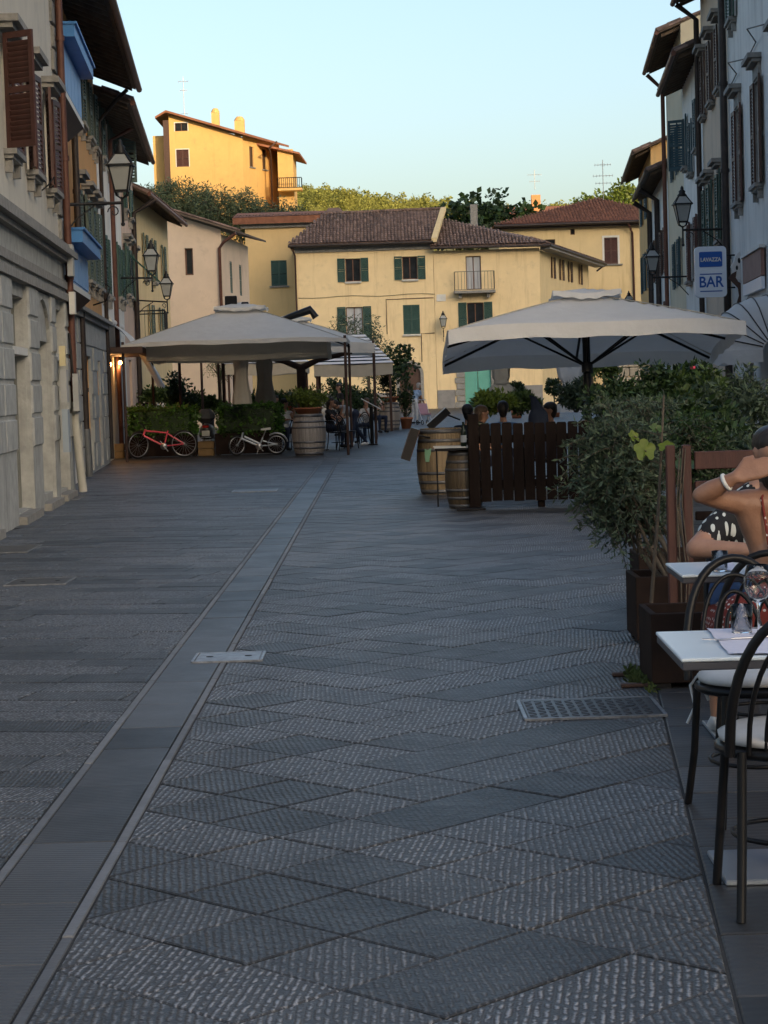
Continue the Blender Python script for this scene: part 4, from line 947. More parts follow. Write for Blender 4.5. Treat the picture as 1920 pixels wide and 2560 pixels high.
b = MB(); b.hexa([Vector((-20.9, 209.2, 30.0)), Vector((-12.6, 209.2, 27.35)), Vector((-8.9, 218.8, 27.2)), Vector((-19, 222, 30.3)), Vector((-20.9, 209.2, 30.22)), Vector((-12.6, 209.2, 27.57)), Vector((-8.9, 218.8, 27.42)), Vector((-19, 222, 30.5))]); 
b.hexa([Vector((-22.0, 209.2, 29.4)), Vector((-20.9, 209.2, 30.0)), Vector((-19, 222, 30.3)), Vector((-22.0, 222, 29.5)), Vector((-22.0, 209.2, 29.62)), Vector((-20.9, 209.2, 30.22)), Vector((-19, 222, 30.5)), Vector((-22.0, 222, 29.7))])
b.hexa([Vector((-12.4, 213, 27.0)), Vector((-7.6, 213, 25.8)), Vector((-7.2, 223, 25.8)), Vector((-12.4, 223, 27.4)), Vector((-12.4, 213, 27.2)), Vector((-7.6, 213, 26.0)), Vector((-7.2, 223, 26.0)), Vector((-12.4, 223, 27.6))])
rf = b.build('roof', M_TILER, t, world=True)
for (x, w_, h0, h1) in ((-16.1, .8, 28.4, 30.2), (-13.65, 1.0, 27.8, 29.3)): b = MB(); b.box(x-w_/2, x+w_/2, 212, 212+w_, h0, h1); b.lathe([(w_*.55, 0), (w_*.5, .2), (w_*.3, .45), (0, .5)], 10, (x, 212+w_/2, h1)); b.build('chimney', M_GOLD, rf, world=True)
b = MB(); b.tube([(-9.85, 209.8+2, 27.0), (-10.6, 211, 26.3), (-10.6, 213.4, 26.0), (-10.6, 213.4, 14)], .1, 7); b.build('downpipe', M_DBROWN, t, world=True)
b = MB(); b.box(-9.9, -7.4, 211.8, 213.4, 22.0, 22.25); bl_ = b.build('balcony', M_GOLD, t, world=True)
b = MB(); rail(b, [(-9.9, 213.4, 0), (-9.9, 211.85, 0), (-7.45, 211.85, 0), (-7.45, 213.4, 0)], 22.3, 23.3, .2, .03); b.build('railing', M_IRON, bl_, world=True)
def antenna(label, p, h, arms):
    t = thing('roof_antenna', label, 'antenna', p); b = MB(); b.tube([(0, 0, 0), (0, 0, h)], .035, 6); b.build('mast', mat('aluminium', (.4, .4, .4), (.5, .5, .5), rough=.4, metal=.8), t)
    for (z, l, k) in arms:
        b = MB(); b.tube([(-l/2, 0, z), (l/2, 0, z)], .022, 5)
        for i in range(k): x = -l/2+l*i/max(1, k-1); b.tube([(x, -.25, z), (x, .25, z)], .013, 5); b.tube([(x, 0, z-.12), (x, 0, z+.12)], .013, 5)
        b.build('antenna_boom', MATS['aluminium'], t)
antenna('thin television antenna on the sunlit hill house', (-19.35, 213, 29.7), 4.4, [(3.9, 1.0, 5), (3.0, .7, 4), (.6, .7, 3)])
q = P(1508, 470, 170); antenna('tall double television antenna above the brown hip roof', (q.x, 170, q.z-1.0), 3.3, [(2.9, 1.3, 6), (2.0, 1.6, 7), (1.4, 1.2, 5)])
q = P(1337, 470, 250); antenna('television antenna over the orange chimney in the sun', (q.x, 250.0, q.z-.2), 2.4, [(1.8, 1.6, 6), (1.0, 1.2, 5)])
# sunlit chimney and roof among the trees
q = P(1340, 525, 250); t = chimney('orange sunlit chimney among the hillside trees', (q.x, 250, q.z-.8), 1.1, 2.6, mat('orange_plaster', (.55, .25, .1), (.65, .3, .13), rough=.9), cap=False)
q = P(1400, 530, 252); rt = thing('hillside_house', 'small orange tiled roof house on the hillside, beside the orange chimney', 'house', (q.x, 252, q.z-4)); b = MB(); b.box(-6, 4, 0, 6, -6, 3.4); b.build('wall', M_GOLD, rt); b = MB(); b.add([(-6.5, -.6, 3.3), (4.5, -.6, 3.3), (4.5, 3, 5), (-6.5, 3, 5), (4.5, 6.6, 3.3), (-6.5, 6.6, 3.3)], [(0, 1, 2, 3), (3, 2, 4, 5), (1, 4, 2), (0, 3, 5)]); b.build('roof', M_TILER, rt)
# ================================================================ HILLS, WOOD, TREES
SD_XY = Vector((sdir.x, sdir.y, 0)).normalized()
def sun_block_ridge(name, label):
    """unseen ridge added behind the camera, sized to keep the low sun off the street"""
    ax = Vector((-SD_XY.y, SD_XY.x, 0)); V = []; Fq = []; nu, nv = 60, 16
    for i in range(nu+1):
        for j in range(nv+1):
            s, w_ = (i/nu-.5)*9000, (j/nv-.5)*2
            h = (25+2683*math.tan(SUN_EL))*max(0, 1-abs(w_))**1.1*(1-.2*(abs(s)/4500)**3)
            p = SD_XY*(2500+w_*1200)+ax*s; V.append((p.x, p.y, h-1.0))
    for i in range(nu):
        for j in range(nv): a = i*(nv+1)+j; Fq.append((a, a+nv+1, a+nv+2, a+1))
    b = MB(); b.add(V, Fq, True); o = struct(name, b, mat('sun_block_scrub', (.05, .06, .02), (.1, .09, .04), scale=.05, rough=.95)); return o
sun_block_ridge('hill', '')  # added out of view as a sun blocker for the street
RP = [(430, 470), (620, 450), (745, 455), (860, 468), (960, 484), (1060, 492), (1200, 505), (1330, 500), (1450, 492), (1600, 478), (1800, 470)]
RX = [P(x, y, 450).x for x, y in RP]; RZ = [P(x, y, 450).z-6.5 for x, y in RP]
def hz(x, y):
    t_ = (y-165)/285.0
    if t_ <= 0: return -.05
    r = float(np.interp(x*450/max(y, 200), RX, RZ)); z = r*(t_**.5) if t_ < 1 else r*max(0, 1-(t_-1)*1.2)
    return z-.05+ (0.9*math.sin(x*.09+y*.05)+.6*math.sin(x*.21-y*.13))*min(1, t_*3)
b = MB(); xs = np.linspace(-160, 190, 90); ys = np.concatenate([np.linspace(160, 460, 60), np.linspace(470, 700, 8)])
b.add([(x, y, hz(x, y)) for x in xs for y in ys], [(i*len(ys)+j, (i+1)*len(ys)+j, (i+1)*len(ys)+j+1, i*len(ys)+j+1) for i in range(len(xs)-1) for j in range(len(ys)-1)], True)
M_GRASS = mat('dry_grass_slope', (.22, .19, .06), (.34, .27, .1), scale=.3, rough=.95, grime=(.1, .1, .03))
struct('hillside', b, M_GRASS)

def leaves(C, n, R, size, asp=.45, jit=.55, up=0.0, droop=0.0, rng=None):
    """n leaf quads per clump centre in C (k,3), spread over ellipsoid R around each"""
    rng = rng or RNG; k = len(C); N = k*n
    d = rng.normal(size=(N, 3)); d /= np.linalg.norm(d, axis=1, keepdims=True); r = rng.random((N, 1))**.45
    p = np.repeat(np.asarray(C, float), n, axis=0)+d*r*np.asarray(R)
    ax = rng.normal(size=(N, 3)); ax[:, 2] = ax[:, 2]*.8+up; ax += d*.6; ax /= np.linalg.norm(ax, axis=1, keepdims=True)
    sd = np.cross(ax, rng.normal(size=(N, 3))); sd /= np.linalg.norm(sd, axis=1, keepdims=True)+1e-9
    L_ = size*(1+jit*rng.uniform(-1, 1, (N, 1))); W_ = L_*asp
    nrm = np.cross(ax, sd)
    V = np.empty((N, 4, 3)); V[:, 0] = p; V[:, 1] = p+ax*L_*.5+sd*W_*.5+nrm*W_*.12; V[:, 2] = p+ax*L_; V[:, 3] = p+ax*L_*.5-sd*W_*.5+nrm*W_*.12
    return V.reshape(-1, 3)
def leaf_obj(name, V, m, parent=None, off=None):
    if off is not None: V = V-np.asarray(off)
    n = len(V)//4; me = raw_mesh(name, V, np.arange(n*4).reshape(-1, 4), m)
    o = bpy.data.objects.new(name, me); COL.objects.link(o); o.parent = parent; return o
def clumps(c, R, k, shell=.5, rng=None):
    rng = rng or RNG; d = rng.normal(size=(k, 3)); d /= np.linalg.norm(d, axis=1, keepdims=True)
    return np.asarray(c)+d*(shell+(1-shell)*rng.random((k, 1)))*np.asarray(R)
M_OLIVE = mat('olive_leaf', (.04, .068, .036), (.085, .115, .07), scale=3, rough=.6, island=.45, trans=.2)
M_DLEAF = mat('dark_leaf', (.018, .04, .012), (.04, .075, .022), scale=3, rough=.5, island=.5, trans=.2)
M_MLEAF = mat('mid_leaf', (.04, .075, .018), (.08, .12, .03), scale=3, rough=.5, island=.5, trans=.25)
M_BLEAF = mat('bright_leaf', (.09, .14, .02), (.16, .2, .03), scale=3, rough=.5, island=.4, trans=.3)
M_PINE = mat('hill_wood_leaf', (.17, .19, .04), (.3, .29, .07), scale=.05, rough=.8, island=.4, trans=.3)
M_BARK = mat('bark', (.07, .055, .04), (.13, .105, .08), scale=8, rough=.95, bump=.6, bscale=25)
# far-off wood on the slope: nobody could count it
C1 = []; rg = np.random.default_rng(3)
for _ in range(4200):
    y = rg.uniform(225, 470); x = rg.uniform(-.2, .2)*y
    dens = .45 if y < 330 else (.75 if y < 400 else 1)
    if rg.random() > dens: continue
    if -27 < x < -5 and y < 240: continue
    h = rg.uniform(1.6, 3.0) if y < 380 else rg.uniform(2.4, 4.6)
    C1.append((x, y, hz(x, y)+h*.55, h))
Vs = []
for (x, y, z, h) in C1:
    Cc = clumps((x, y, z), (h*.42, h*.42, h*.5), 9, .3, rg); Vs.append(leaves(Cc, 24, (h*.19,)*3, h*.1, .75, rng=rg))
wood = leaf_obj('wood', np.concatenate(Vs), M_PINE); tag(wood, 'sunlit trees and scrub covering the far hillside', 'wood', kind='stuff')
def tree(name, label, base, h, R, k, n, size, m, cat='tree', trunk_r=.15, lean=(0, 0), asp=.45, shell=.45, group=None, cz=None, zf=1.0):
    t = thing(name, label, cat, base, group=group); top = Vector((lean[0], lean[1], h-R[2]*1.0)) if cz is None else Vector((lean[0], lean[1], cz))
    b = MB(); mid = top*.55+Vector((random.uniform(-.1, .1)*R[0], 0, 0))
    b.tube([(0, 0, -.1), mid, top], [trunk_r, trunk_r*.75, trunk_r*.4], 8)
    rg_ = np.random.default_rng(int(abs(base[0])*100+base[1]*7) % 9999)
    for q in range(6):
        a = q*1.05+random.random(); e = top+Vector((math.cos(a)*R[0]*.7, math.sin(a)*R[1]*.7, R[2]*random.uniform(-.1, .6)))
        st = mid.lerp(top, random.uniform(.2, .9)); b.tube([st, st.lerp(e, .5)+Vector((0, 0, R[2]*.1)), e], [trunk_r*.4, trunk_r*.25, trunk_r*.1], 6)
    b.build('trunk', M_BARK, t)
    C = clumps((top.x, top.y, top.z), R, k, shell, rg_); r = np.asarray(R)*.3
    leaf_obj('crown', leaves(C, n, r, size, asp, rng=rg_), m, t); return t
for i, (px, pt) in enumerate(((388, 470), (440, 452), (492, 470), (545, 470), (600, 480), (655, 492), (705, 500), (420, 500), (745, 520))):
    yy = 197+(i % 3)*2.0; q = P(px, pt, yy); x = q.x; top = q.z
    lab = ['leftmost grey-green olive tree below the sunlit hill house', 'tallest olive tree under the left window of the hill house', 'third olive tree from the left below the hill house', 'middle olive tree below the hill house gable', 'olive tree below the corner of the hill house', 'olive tree below the side windows of the hill house', 'olive tree below the hill house balcony', 'low front olive tree beside the left row eaves', 'rightmost dark olive tree at the end of the hill house hedge'][i]
    tree('olive_tree', lab, (x, yy, top-5.2), 5.2, (2.3, 1.8, 2.5), 70, 75, .3, M_OLIVE if i != 8 else M_DLEAF, 'tree', .18, asp=.3, group='olive trees below the hill house', cz=2.9)
for i, (px, pt, yy, m, sz) in enumerate(((1165, 500, 182, M_DLEAF, 3.0), (1240, 482, 186, M_DLEAF, 3.4), (1300, 510, 184, M_MLEAF, 2.6))):
    q = P(px, pt, yy); tree('broadleaf_tree', ['dark leafy tree behind the plain grey chimney', 'tallest dark broadleaf tree behind the tiled roof', 'mid-green tree behind the roof, nearest the orange chimney'][i], (q.x, yy, q.z-7), 7, (sz, 2.6, 2.6), 30, 55, .5, m, 'tree', .22, asp=.7, group='trees behind the roofs', cz=4.4)
for i, (px, pt, yy) in enumerate(((1560, 462, 300), (1490, 480, 320))):
    q = P(px, pt, yy); tree('broadleaf_tree', ['bright yellow-green sunlit tree beside the right row eaves', 'sunlit tree on the hill behind the tall antenna'][i], (q.x, yy, q.z-8), 8, (3.6, 3.2, 3.2), 40, 60, .5, M_BLEAF, 'tree', .25, asp=.7, cz=4.8)
# trees in the square
q = P(925, 960, 100); tree('olive_tree', 'silvery olive tree in front of the yellow house windows', (q.x, 100, 0), 4.9, (1.25, 1.2, 1.6), 46, 60, .16, M_OLIVE, 'tree', .1, asp=.28, cz=3.3)
q = P(858, 960, 104); tree('olive_tree', 'thin olive tree left of the silvery olive, behind the striped canopy', (q.x, 104, 0), 5.6, (1.0, 1.0, 1.3), 24, 40, .16, M_OLIVE, 'tree', .08, asp=.28, cz=4.3)
q = P(550, 960, 78); tree('pine_tree', 'thin young pine seen under the left parasol', (q.x, 78, 0), 3.6, (.7, .7, .75), 22, 45, .15, M_MLEAF, 'tree', .09, asp=.1, cz=2.6)
q = P(1010, 960, 84); tree('fig_tree', 'leafy potted fig beside the arched door', (q.x, 84, .3), 3.4, (.65, .6, .8), 26, 30, .14, M_DLEAF, 'tree', .06, asp=.8, cz=2.2)
for i, px in enumerate((1480, 1530, 1580)):
    q = P(px, 930, 121); tree('shrub', ['dense green shrub above the stone garden wall, left of three', 'dense green shrub above the stone garden wall, middle of three', 'dense green shrub above the stone garden wall, right of three'][i], (q.x, 121, 0), 4.6, (1.4, 1.2, 1.5), 40, 50, .22, M_MLEAF, 'shrub', .12, asp=.6, cz=3.0, group='shrubs over the garden wall')
# ================================================================ PARASOLS AND CANOPIES
M_CLOTH = mat('taupe_cloth', (.76, .73, .67), (.82, .79, .73), scale=3, rough=.9, bump=.5, bscale=5, bdist=.05, trans=.25)
M_CLOTHW = mat('white_cloth', (.74, .73, .71), (.8, .79, .77), scale=3, rough=.9, bump=.5, bscale=5, bdist=.05, trans=.25)
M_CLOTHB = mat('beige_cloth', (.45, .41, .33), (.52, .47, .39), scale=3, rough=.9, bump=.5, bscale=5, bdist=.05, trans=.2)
M_BLACK = mat('black_metal', (.006, .006, .007), (.011, .011, .0125), scale=10, rough=.38, metal=0, spec=.22)
def canopy_grid(b, hx, hy, z0, za, n=24, hole=0.0, sag=.09, zoff=0.0, droop=0.0):
    """square-based cloth pyramid with a little sag between the ribs"""
    vs = []; N = n+1
    for i in range(N):
        for j in range(N):
            x, y = -1+2*i/n, -1+2*j/n; m = max(abs(x), abs(y)); k = min(abs(x), abs(y))/(m+1e-6)
            z = z0+(za-z0)*(1-m)-sag*math.sin(math.pi*m)*(1-k*k)*.6-.025*m*m*math.cos(math.pi*k)*(1 if m > .97 else .3)-droop*m*m*k**3
            vs.append((x*hx, y*hy, z+zoff))
    fs_ = [(i*N+j, (i+1)*N+j, (i+1)*N+j+1, i*N+j+1) for i in range(n) for j in range(n) if max(abs(-1+2*(i+.5)/n), abs(-1+2*(j+.5)/n)) > hole]
    b.add(vs, fs_, True)
def valance(b, hx, hy, z, h, out=.0, wav=.012, lean=.0, side=None, droop=0.0):
    P4 = [(-hx, -hy), (hx, -hy), (hx, hy), (-hx, hy)]
    for k in range(4):
        if side is not None and k not in side: continue
        a, c = Vector(P4[k]), Vector(P4[(k+1) % 4]); n = 30; d = (c-a).normalized(); nr = Vector((d.y, -d.x)); vs = []
        for i in range(n+1):
            p = a.lerp(c, i/n); ww = wav*math.sin(i*1.3+k)
            for (q, hh) in ((0, 0), (.5, -.5), (1, -1)): o = p+nr*(out+ww*q+lean*q); vs.append((o.x, o.y, z+hh*h+.01*math.sin(i*.9)*q-droop*abs(2*i/n-1)**3-.025*(math.cos(math.pi*abs(2*i/n-1))-0)))
        b.add(vs, [(i*3+j, (i+1)*3+j, (i+1)*3+j+1, i*3+j+1) for i in range(n) for j in range(2)], True)
def parasol(name, label, loc, hx, hy, z0, za, cloth, tilt=0.0, val=.2, pole=True, vent=True, poles4=False, pole_r=.045, frame=True, mt=None):
    t = thing(name, label, 'parasol', loc)
    def tl(o): o.location = (0, 0, z0); o.rotation_euler = (tilt, 0, 0)
    b = MB(); canopy_grid(b, hx, hy, 0, za-z0, hole=0, droop=.1); tl(b.build('canopy', cloth, t))
    b = MB(); valance(b, hx, hy, 0, val, droop=.1); tl(b.build('valance', cloth, t))
    for (x, y) in ((-1, -1), (1, -1), (1, 1), (-1, 1)):
        b = MB(); b.tube([(x*hx*m, y*hy*m, (za-z0)*(1-m)-.1*m*m+.025*m*m*.3+.004) for m in [.05+.095*q for q in range(11)]], .009, 5); tl(b.build('seam', M_CLOTHB, t))
    if vent: b = MB(); canopy_grid(b, hx*.24, hy*.24, (za-z0)*.86, (za-z0)+.02, n=8, zoff=.06, sag=.02); valance(b, hx*.24, hy*.24, (za-z0)*.86+.06, .08); tl(b.build('vent_cap', cloth, t))
    if frame:
        for k, (x, y) in enumerate(((-1, -1), (1, -1), (1, 1), (-1, 1), (0, -1), (1, 0), (0, 1), (-1, 0))):
            b = MB(); p0 = Vector((0, 0, za-z0-(.06 if k < 4 else .16))); p1 = Vector((x*hx*.985, y*hy*.985, -.14 if k < 4 else -.08)); b.tube([p0, p1], .02, 6); tl(b.build('rib', M_BLACK, t))
            b = MB(); m = p0.lerp(p1, .48 if k < 4 else .42)-Vector((0, 0, .03)); b.tube([Vector((0, 0, -.42)), m], .017, 6); tl(b.build('strut', M_BLACK, t))
        b = MB(); b.tube([(0, 0, -.5), (0, 0, -.36)], .08, 10); tl(b.build('hub', M_BLACK, t))
    if pole: b = MB(); b.tube([(0, 0, 0), (0, 0, za-.05)], pole_r, 10); b.build('pole', mt or M_BLACK, t); b = MB(); b.cbox(0, 0, .05, .8, .8, .1, .02); b.build('base', M_BLACK, t)
    if poles4:
        for sx in (-1, 1):
            for sy in (-1, 1): b = MB(); b.tube([(sx*hx*.985, sy*hy*.985, 0), (sx*hx*.985, sy*hy*.985, z0)], .034, 8); b.build('pole', M_DBROWN, t)
    return t
c_ = P(1493, 830, 27.5); 
parasol('parasol', 'white square parasol with black ribs, tilted back over the right terrace', (c_.x, 29.0, 0), 2.0, 1.5, 2.2, 2.82, M_CLOTHW, tilt=-.13, val=.2, pole_r=.055)
a_, b_ = P(300, 850, 48).x, P(866, 850, 48).x
t = parasol('pavilion', 'large taupe pavilion parasol with loose skirt on the left terrace', ((a_+b_)/2, 51.2, 0), (b_-a_)/2, 3.1, 2.82, 3.72, M_CLOTH, val=.1, pole=False, poles4=True, frame=True)
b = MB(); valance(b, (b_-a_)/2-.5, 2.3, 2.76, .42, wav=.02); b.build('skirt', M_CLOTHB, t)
for k, px in enumerate((447, 556)): b = MB(); q = P(px, 900, 54); x = q.x-(a_+b_)/2; y = 2.9; b.tube([(x, y, 0), (x, y, 2.9)], .04, 8); b.build('pole', M_DBROWN, t)
b2 = P(936, 853, 56).x
parasol('pavilion', 'second taupe pavilion parasol, behind the large one and poking out on its right', (b2-2.4, 59, 0), 2.4, 3.0, 2.85, 3.65, M_CLOTH, val=.28, pole=False, poles4=True, frame=False)
# tied curtains hanging like columns
def curtain(label, px, y0, y1, Y, w_, m, z1=None, group=None, tie=.35):
    q0, q1 = P(px, y0, Y), P(px, y1, Y); t = thing('tied_curtain', label, 'curtain', (q0.x, Y, max(0, q1.z)), group=group); h = q0.z-max(0, q1.z); b = MB(); n, m_ = 26, 14; vs = []
    for j in range(m_+1):
        f = j/m_; s_ = .72+.28*math.cos(f*math.pi*1.1)**2+(.25*max(0, .25-f)); s_ = s_*(1-.35*math.exp(-((f-tie)/.07)**2))
        for i in range(n): a = 2*math.pi*i/n; r = w_/2*s_*(1+.13*math.sin(a*7+f)); vs.append((math.cos(a)*r, math.sin(a)*r*.6, f*h))
    b.add(vs, [(j*n+i, j*n+(i+1) % n, (j+1)*n+(i+1) % n, (j+1)*n+i) for j in range(m_) for i in range(n)], True); b.build('drape', m, t)
    b = MB(); b.lathe([(w_*.31, tie*h-.03), (w_*.33, tie*h), (w_*.31, tie*h+.03)], 20); b.build('tie_band', m, t); return t
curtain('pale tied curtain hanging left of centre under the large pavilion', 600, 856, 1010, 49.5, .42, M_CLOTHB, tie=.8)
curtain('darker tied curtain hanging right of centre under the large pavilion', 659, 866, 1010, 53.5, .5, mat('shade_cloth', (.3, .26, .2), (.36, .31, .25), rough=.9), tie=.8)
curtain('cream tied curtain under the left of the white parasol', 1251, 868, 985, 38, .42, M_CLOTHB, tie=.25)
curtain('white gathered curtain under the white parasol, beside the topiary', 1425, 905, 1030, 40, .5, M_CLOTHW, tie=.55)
b = MB(); b.tube([P(1282, 830, 38), P(1262, 985, 38)], .04, 8); o = b.build('curtain_pole', M_DPIPE); tag(o, 'dark slanted pole beside the cream tied curtain', 'pole')
# striped canopies further back
M_STRIPE = mat('white_slat', (.62, .63, .66), (.7, .71, .74), scale=3, rough=.6)
def striped(label, px0, px1, Y, ze, za, depth):
    x0, x1 = P(px0, 930, Y).x, P(px1, 930, Y).x; cx, hx = (x0+x1)/2, (x1-x0)/2; t = thing('striped_canopy', label, 'canopy', (cx, Y+depth/2, 0)); hy = depth/2
    n = 9
    for k in range(n):
        f = k/n; g_ = (k+.62)/n; z = ze+(za-ze)*f; w0, w1 = hx*(1-f*.72), hx*(1-g_*.72); e0, e1 = hy*(1-f*.72), hy*(1-g_*.72); zz = ze+(za-ze)*g_
        b = MB(); vs = [(-w0, -e0, z), (w0, -e0, z), (w0, e0, z), (-w0, e0, z), (-w1, -e1, zz), (w1, -e1, zz), (w1, e1, zz), (-w1, e1, zz)]
        b.add(vs, [(0, 1, 5, 4), (1, 2, 6, 5), (2, 3, 7, 6), (3, 0, 4, 7)]); b.build('stripe', M_STRIPE, t)
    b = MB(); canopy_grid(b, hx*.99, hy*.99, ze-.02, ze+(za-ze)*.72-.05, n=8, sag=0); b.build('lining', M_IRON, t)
    b = MB(); valance(b, hx*.97, hy*.97, ze-.02, .42, wav=.01); b.build('skirt', M_CLOTHB, t)
    for sx in (-.9, .9):
        for sy in (-.9, .9): b = MB(); b.tube([(sx*hx, sy*hy, 0), (sx*hx, sy*hy, ze)], .045, 8); b.build('pole', M_DBROWN, t)
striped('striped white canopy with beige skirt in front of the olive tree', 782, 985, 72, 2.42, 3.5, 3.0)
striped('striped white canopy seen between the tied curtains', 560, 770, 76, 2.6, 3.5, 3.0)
# cantilever mast: a forked brown post
t = thing('parasol_mast', 'forked brown wooden mast carrying the rear canopies', 'mast', (P(752, 900, 60).x, 60, 0)); b = MB(); b.tube([(0, 0, 0), (0, 0, 2.25)], .14, 10); b.build('post', M_DBROWN, t)
for s_ in (-1, 1): b = MB(); b.tube([(0, 0, 2.2), (s_*.5, 0, 2.42), (s_*1.5, 0, 2.62)], [.1, .08, .06], 8); b.build('arm', M_DBROWN, t)
b = MB(); b.tube([(-.9, 0, 3.3), (-.2, 0, 3.55), (.35, 0, 3.72), (.5, 0, 3.5)], [.05, .09, .12, .1], 8); t2 = b.build('parasol_crank', M_BLACK, None, loc=(P(745, 805, 57).x, 57, P(745, 800, 57).z-3.45)); tag(t2, 'black folded crank arm on top of the second pavilion', 'crank')
for k, (px, pt, lab) in enumerate(((578, 745, 'black floodlight standing on top of the large pavilion'), (613, 755, 'small blue-grey floodlight on top of the large pavilion, right of the black one'))):
    q = P(px, pt+20, 51); t = thing('floodlight', lab, 'floodlight', (q.x, 51, q.z-.12)); b = MB(); b.cbox(0, 0, .22, .3-.12*k, .12, .3-.1*k, .02); b.build('lamp_head', M_BLACK if k == 0 else M_GLASSD, t); b = MB(); b.tube([(0, 0, -.05), (0, 0, .1)], .03, 6); b.build('bracket', M_BLACK, t)
# dome awning on the right wall
t = thing('dome_awning', 'cream half-dome awning with scalloped edge over a shop on the right', 'awning', fr_(38.6, 1.9, 0)); R1 = 1.02; piv = fr_(38.6, 2.05, .02)
eu = (fr_(41, 0)-fr_(40, 0)).normalized(); nr_ = (fr_(40, 0, 1)-fr_(40, 0, 0)).normalized(); nseg = 6
def dome(u, a, r=R1): return piv+nr_*(r*1.05*math.cos(a))+Vector((0, 0, r*math.sin(a)))+eu*u
for k in range(nseg):
    a0, a1 = k*math.pi/2/nseg, (k+1)*math.pi/2/nseg; b = MB(); N_ = 10; vs = []
    for i in range(N_+1):
        u = -1.5+3.0*i/N_; e = math.sqrt(max(0, 1-(abs(u)/1.5)**3.2))*.82+.18
        for a in (a0, (a0+a1)/2, a1): vs.append(dome(u, a, R1*e-(.02 if a not in (a0, a1) else 0)))
    b.add(vs, [(i*3+j, (i+1)*3+j, (i+1)*3+j+1, i*3+j+1) for i in range(N_) for j in range(2)], True); b.build('awning_panel', M_CLOTHB if False else M_CLOTHW, t, world=True)
    b = MB(); b.tube([dome(-1.5+3.0*i/N_, a1, R1*(math.sqrt(max(0, 1-(abs(-1.5+3.0*i/N_)/1.5)**3.2))*.82+.18)+.01) for i in range(N_+1)], .012, 5); b.build('hoop', M_DPIPE, t, world=True)
b = MB(); vs = []; N_ = 48
for i in range(N_+1):
    u = -1.5+3.0*i/N_; e = math.sqrt(max(0, 1-(abs(u)/1.5)**3.2))*.82+.18; p = dome(u, 0, R1*e); vs += [p, p-Vector((0, 0, .22+.05*abs(math.sin(i*math.pi/6))))]
b.add(vs, [(i*2, i*2+2, i*2+3, i*2+1) for i in range(N_)], True); b.build('valance', M_CLOTHW, t, world=True)
# white rolled awning on the left row
t = thing('roll_awning', 'white crumpled awning on the left row beside the large pavilion', 'awning', f3(52.5, 2.6, 0)); b = MB(); vs = []
for i in range(13):
    for j in range(8): u = 49.5+.5*i; vs.append(f3(u, 3.35-.09*j-.02*j*j+.03*math.sin(i*1.7+j), .05+.16*j))
b.add(vs, [(i*8+j, (i+1)*8+j, (i+1)*8+j+1, i*8+j+1) for i in range(12) for j in range(7)], True); b.build('cloth', M_CLOTHW, t, world=True)
b = MB(); b.tube([f3(49.5, 3.4, .06), f3(55.5, 3.4, .06)], .07, 8); b.build('roller', M_TRIMW, t, world=True)

# ================================================================ WALL LANTERNS
M_LGLASS = mat('lantern_glass', (.5, .52, .5), (.6, .62, .6), scale=3, rough=.25, trans=.4)
def lantern(label, wall, tip, s=1.0, group='wrought iron street lanterns', stand=True):
    """iron wall bracket from wall point to tip, four-sided lantern standing on the tip"""
    t = thing('street_lantern', label, 'lantern', tip, group=group); w0 = Vector(wall)-Vector(tip)
    b = MB(); b.tube([w0, (0, 0, 0)], .022*s, 7); b.build('bracket_arm', M_IRON, t)
    d = w0.normalized(); L_ = w0.length; b = MB()
    b.tube([w0+Vector((0, 0, -.45*s)), w0*.75+Vector((0, 0, -.2*s)), w0*.45+Vector((0, 0, -.03))], .012*s, 6)
    b.tube([d*.12*s+d*.09*s*math.cos(a)*(1-a/9)+Vector((0, 0, -.12*s+.09*s*math.sin(a)*(1-a/9))) for a in [k*.5 for k in range(15)]], .009*s, 5)
    b.tube([(0, 0, .08*s), (0, 0, -.28*s)], .018*s, 7); b.ball((0, 0, -.29*s), .03*s, 8, 6); b.build('scroll', M_IRON, t)
    b = MB()
    for sx in (-1, 1):
        for sy in (-1, 1): b.tube([(0, 0, .05*s), (sx*.07*s, sy*.07*s, .1*s), (sx*.085*s, sy*.085*s, .16*s)], .011*s, 6); b.tube([(sx*.085*s, sy*.085*s, .16*s), (sx*.15*s, sy*.15*s, .5*s)], .013*s, 6); b.tube([(sx*.17*s, sy*.17*s, .5*s), (sx*.07*s, sy*.07*s, .66*s)], .012*s, 6)
    for (z, r) in ((.16, .095), (.5, .185)): b.cbox(0, 0, z*s, 2*r*s, 2*r*s, .025*s)
    b.build('lantern_frame', M_IRON, t)
    for k in range(4):
        a = k*math.pi/2; c, s_ = math.cos(a), math.sin(a); rt = lambda x, y, z: (c*x-s_*y, s_*x+c*y, z)
        b = MB(); b.add([rt(-.08*s, -.083*s, .17*s), rt(.08*s, -.083*s, .17*s), rt(.142*s, -.148*s, .49*s), rt(-.142*s, -.148*s, .49*s), rt(-.08*s, -.079*s, .17*s), rt(.08*s, -.079*s, .17*s), rt(.142*s, -.144*s, .49*s), rt(-.142*s, -.144*s, .49*s)], [(0, 1, 2, 3), (7, 6, 5, 4)]); b.build('pane', M_LGLASS, t)
        b = MB(); b.add([rt(-.155*s, -.16*s, .515*s), rt(.155*s, -.16*s, .515*s), rt(.065*s, -.068*s, .65*s), rt(-.065*s, -.068*s, .65*s)], [(0, 1, 2, 3)]); b.build('roof_pane', M_LGLASS, t)
    b = MB(); b.lathe([(.085*s, .65*s), (.1*s, .67*s), (.06*s, .72*s), (.07*s, .75*s), (.03*s, .79*s), (.035*s, .82*s), (0, .87*s)], 10); b.build('finial', M_IRON, t)
    b = MB(); b.lathe([(.03*s, .17*s), (.035*s, .3*s), (.03*s, .42*s), (0, .45*s)], 8); b.build('bulb', M_TRIMW, t)
    return t
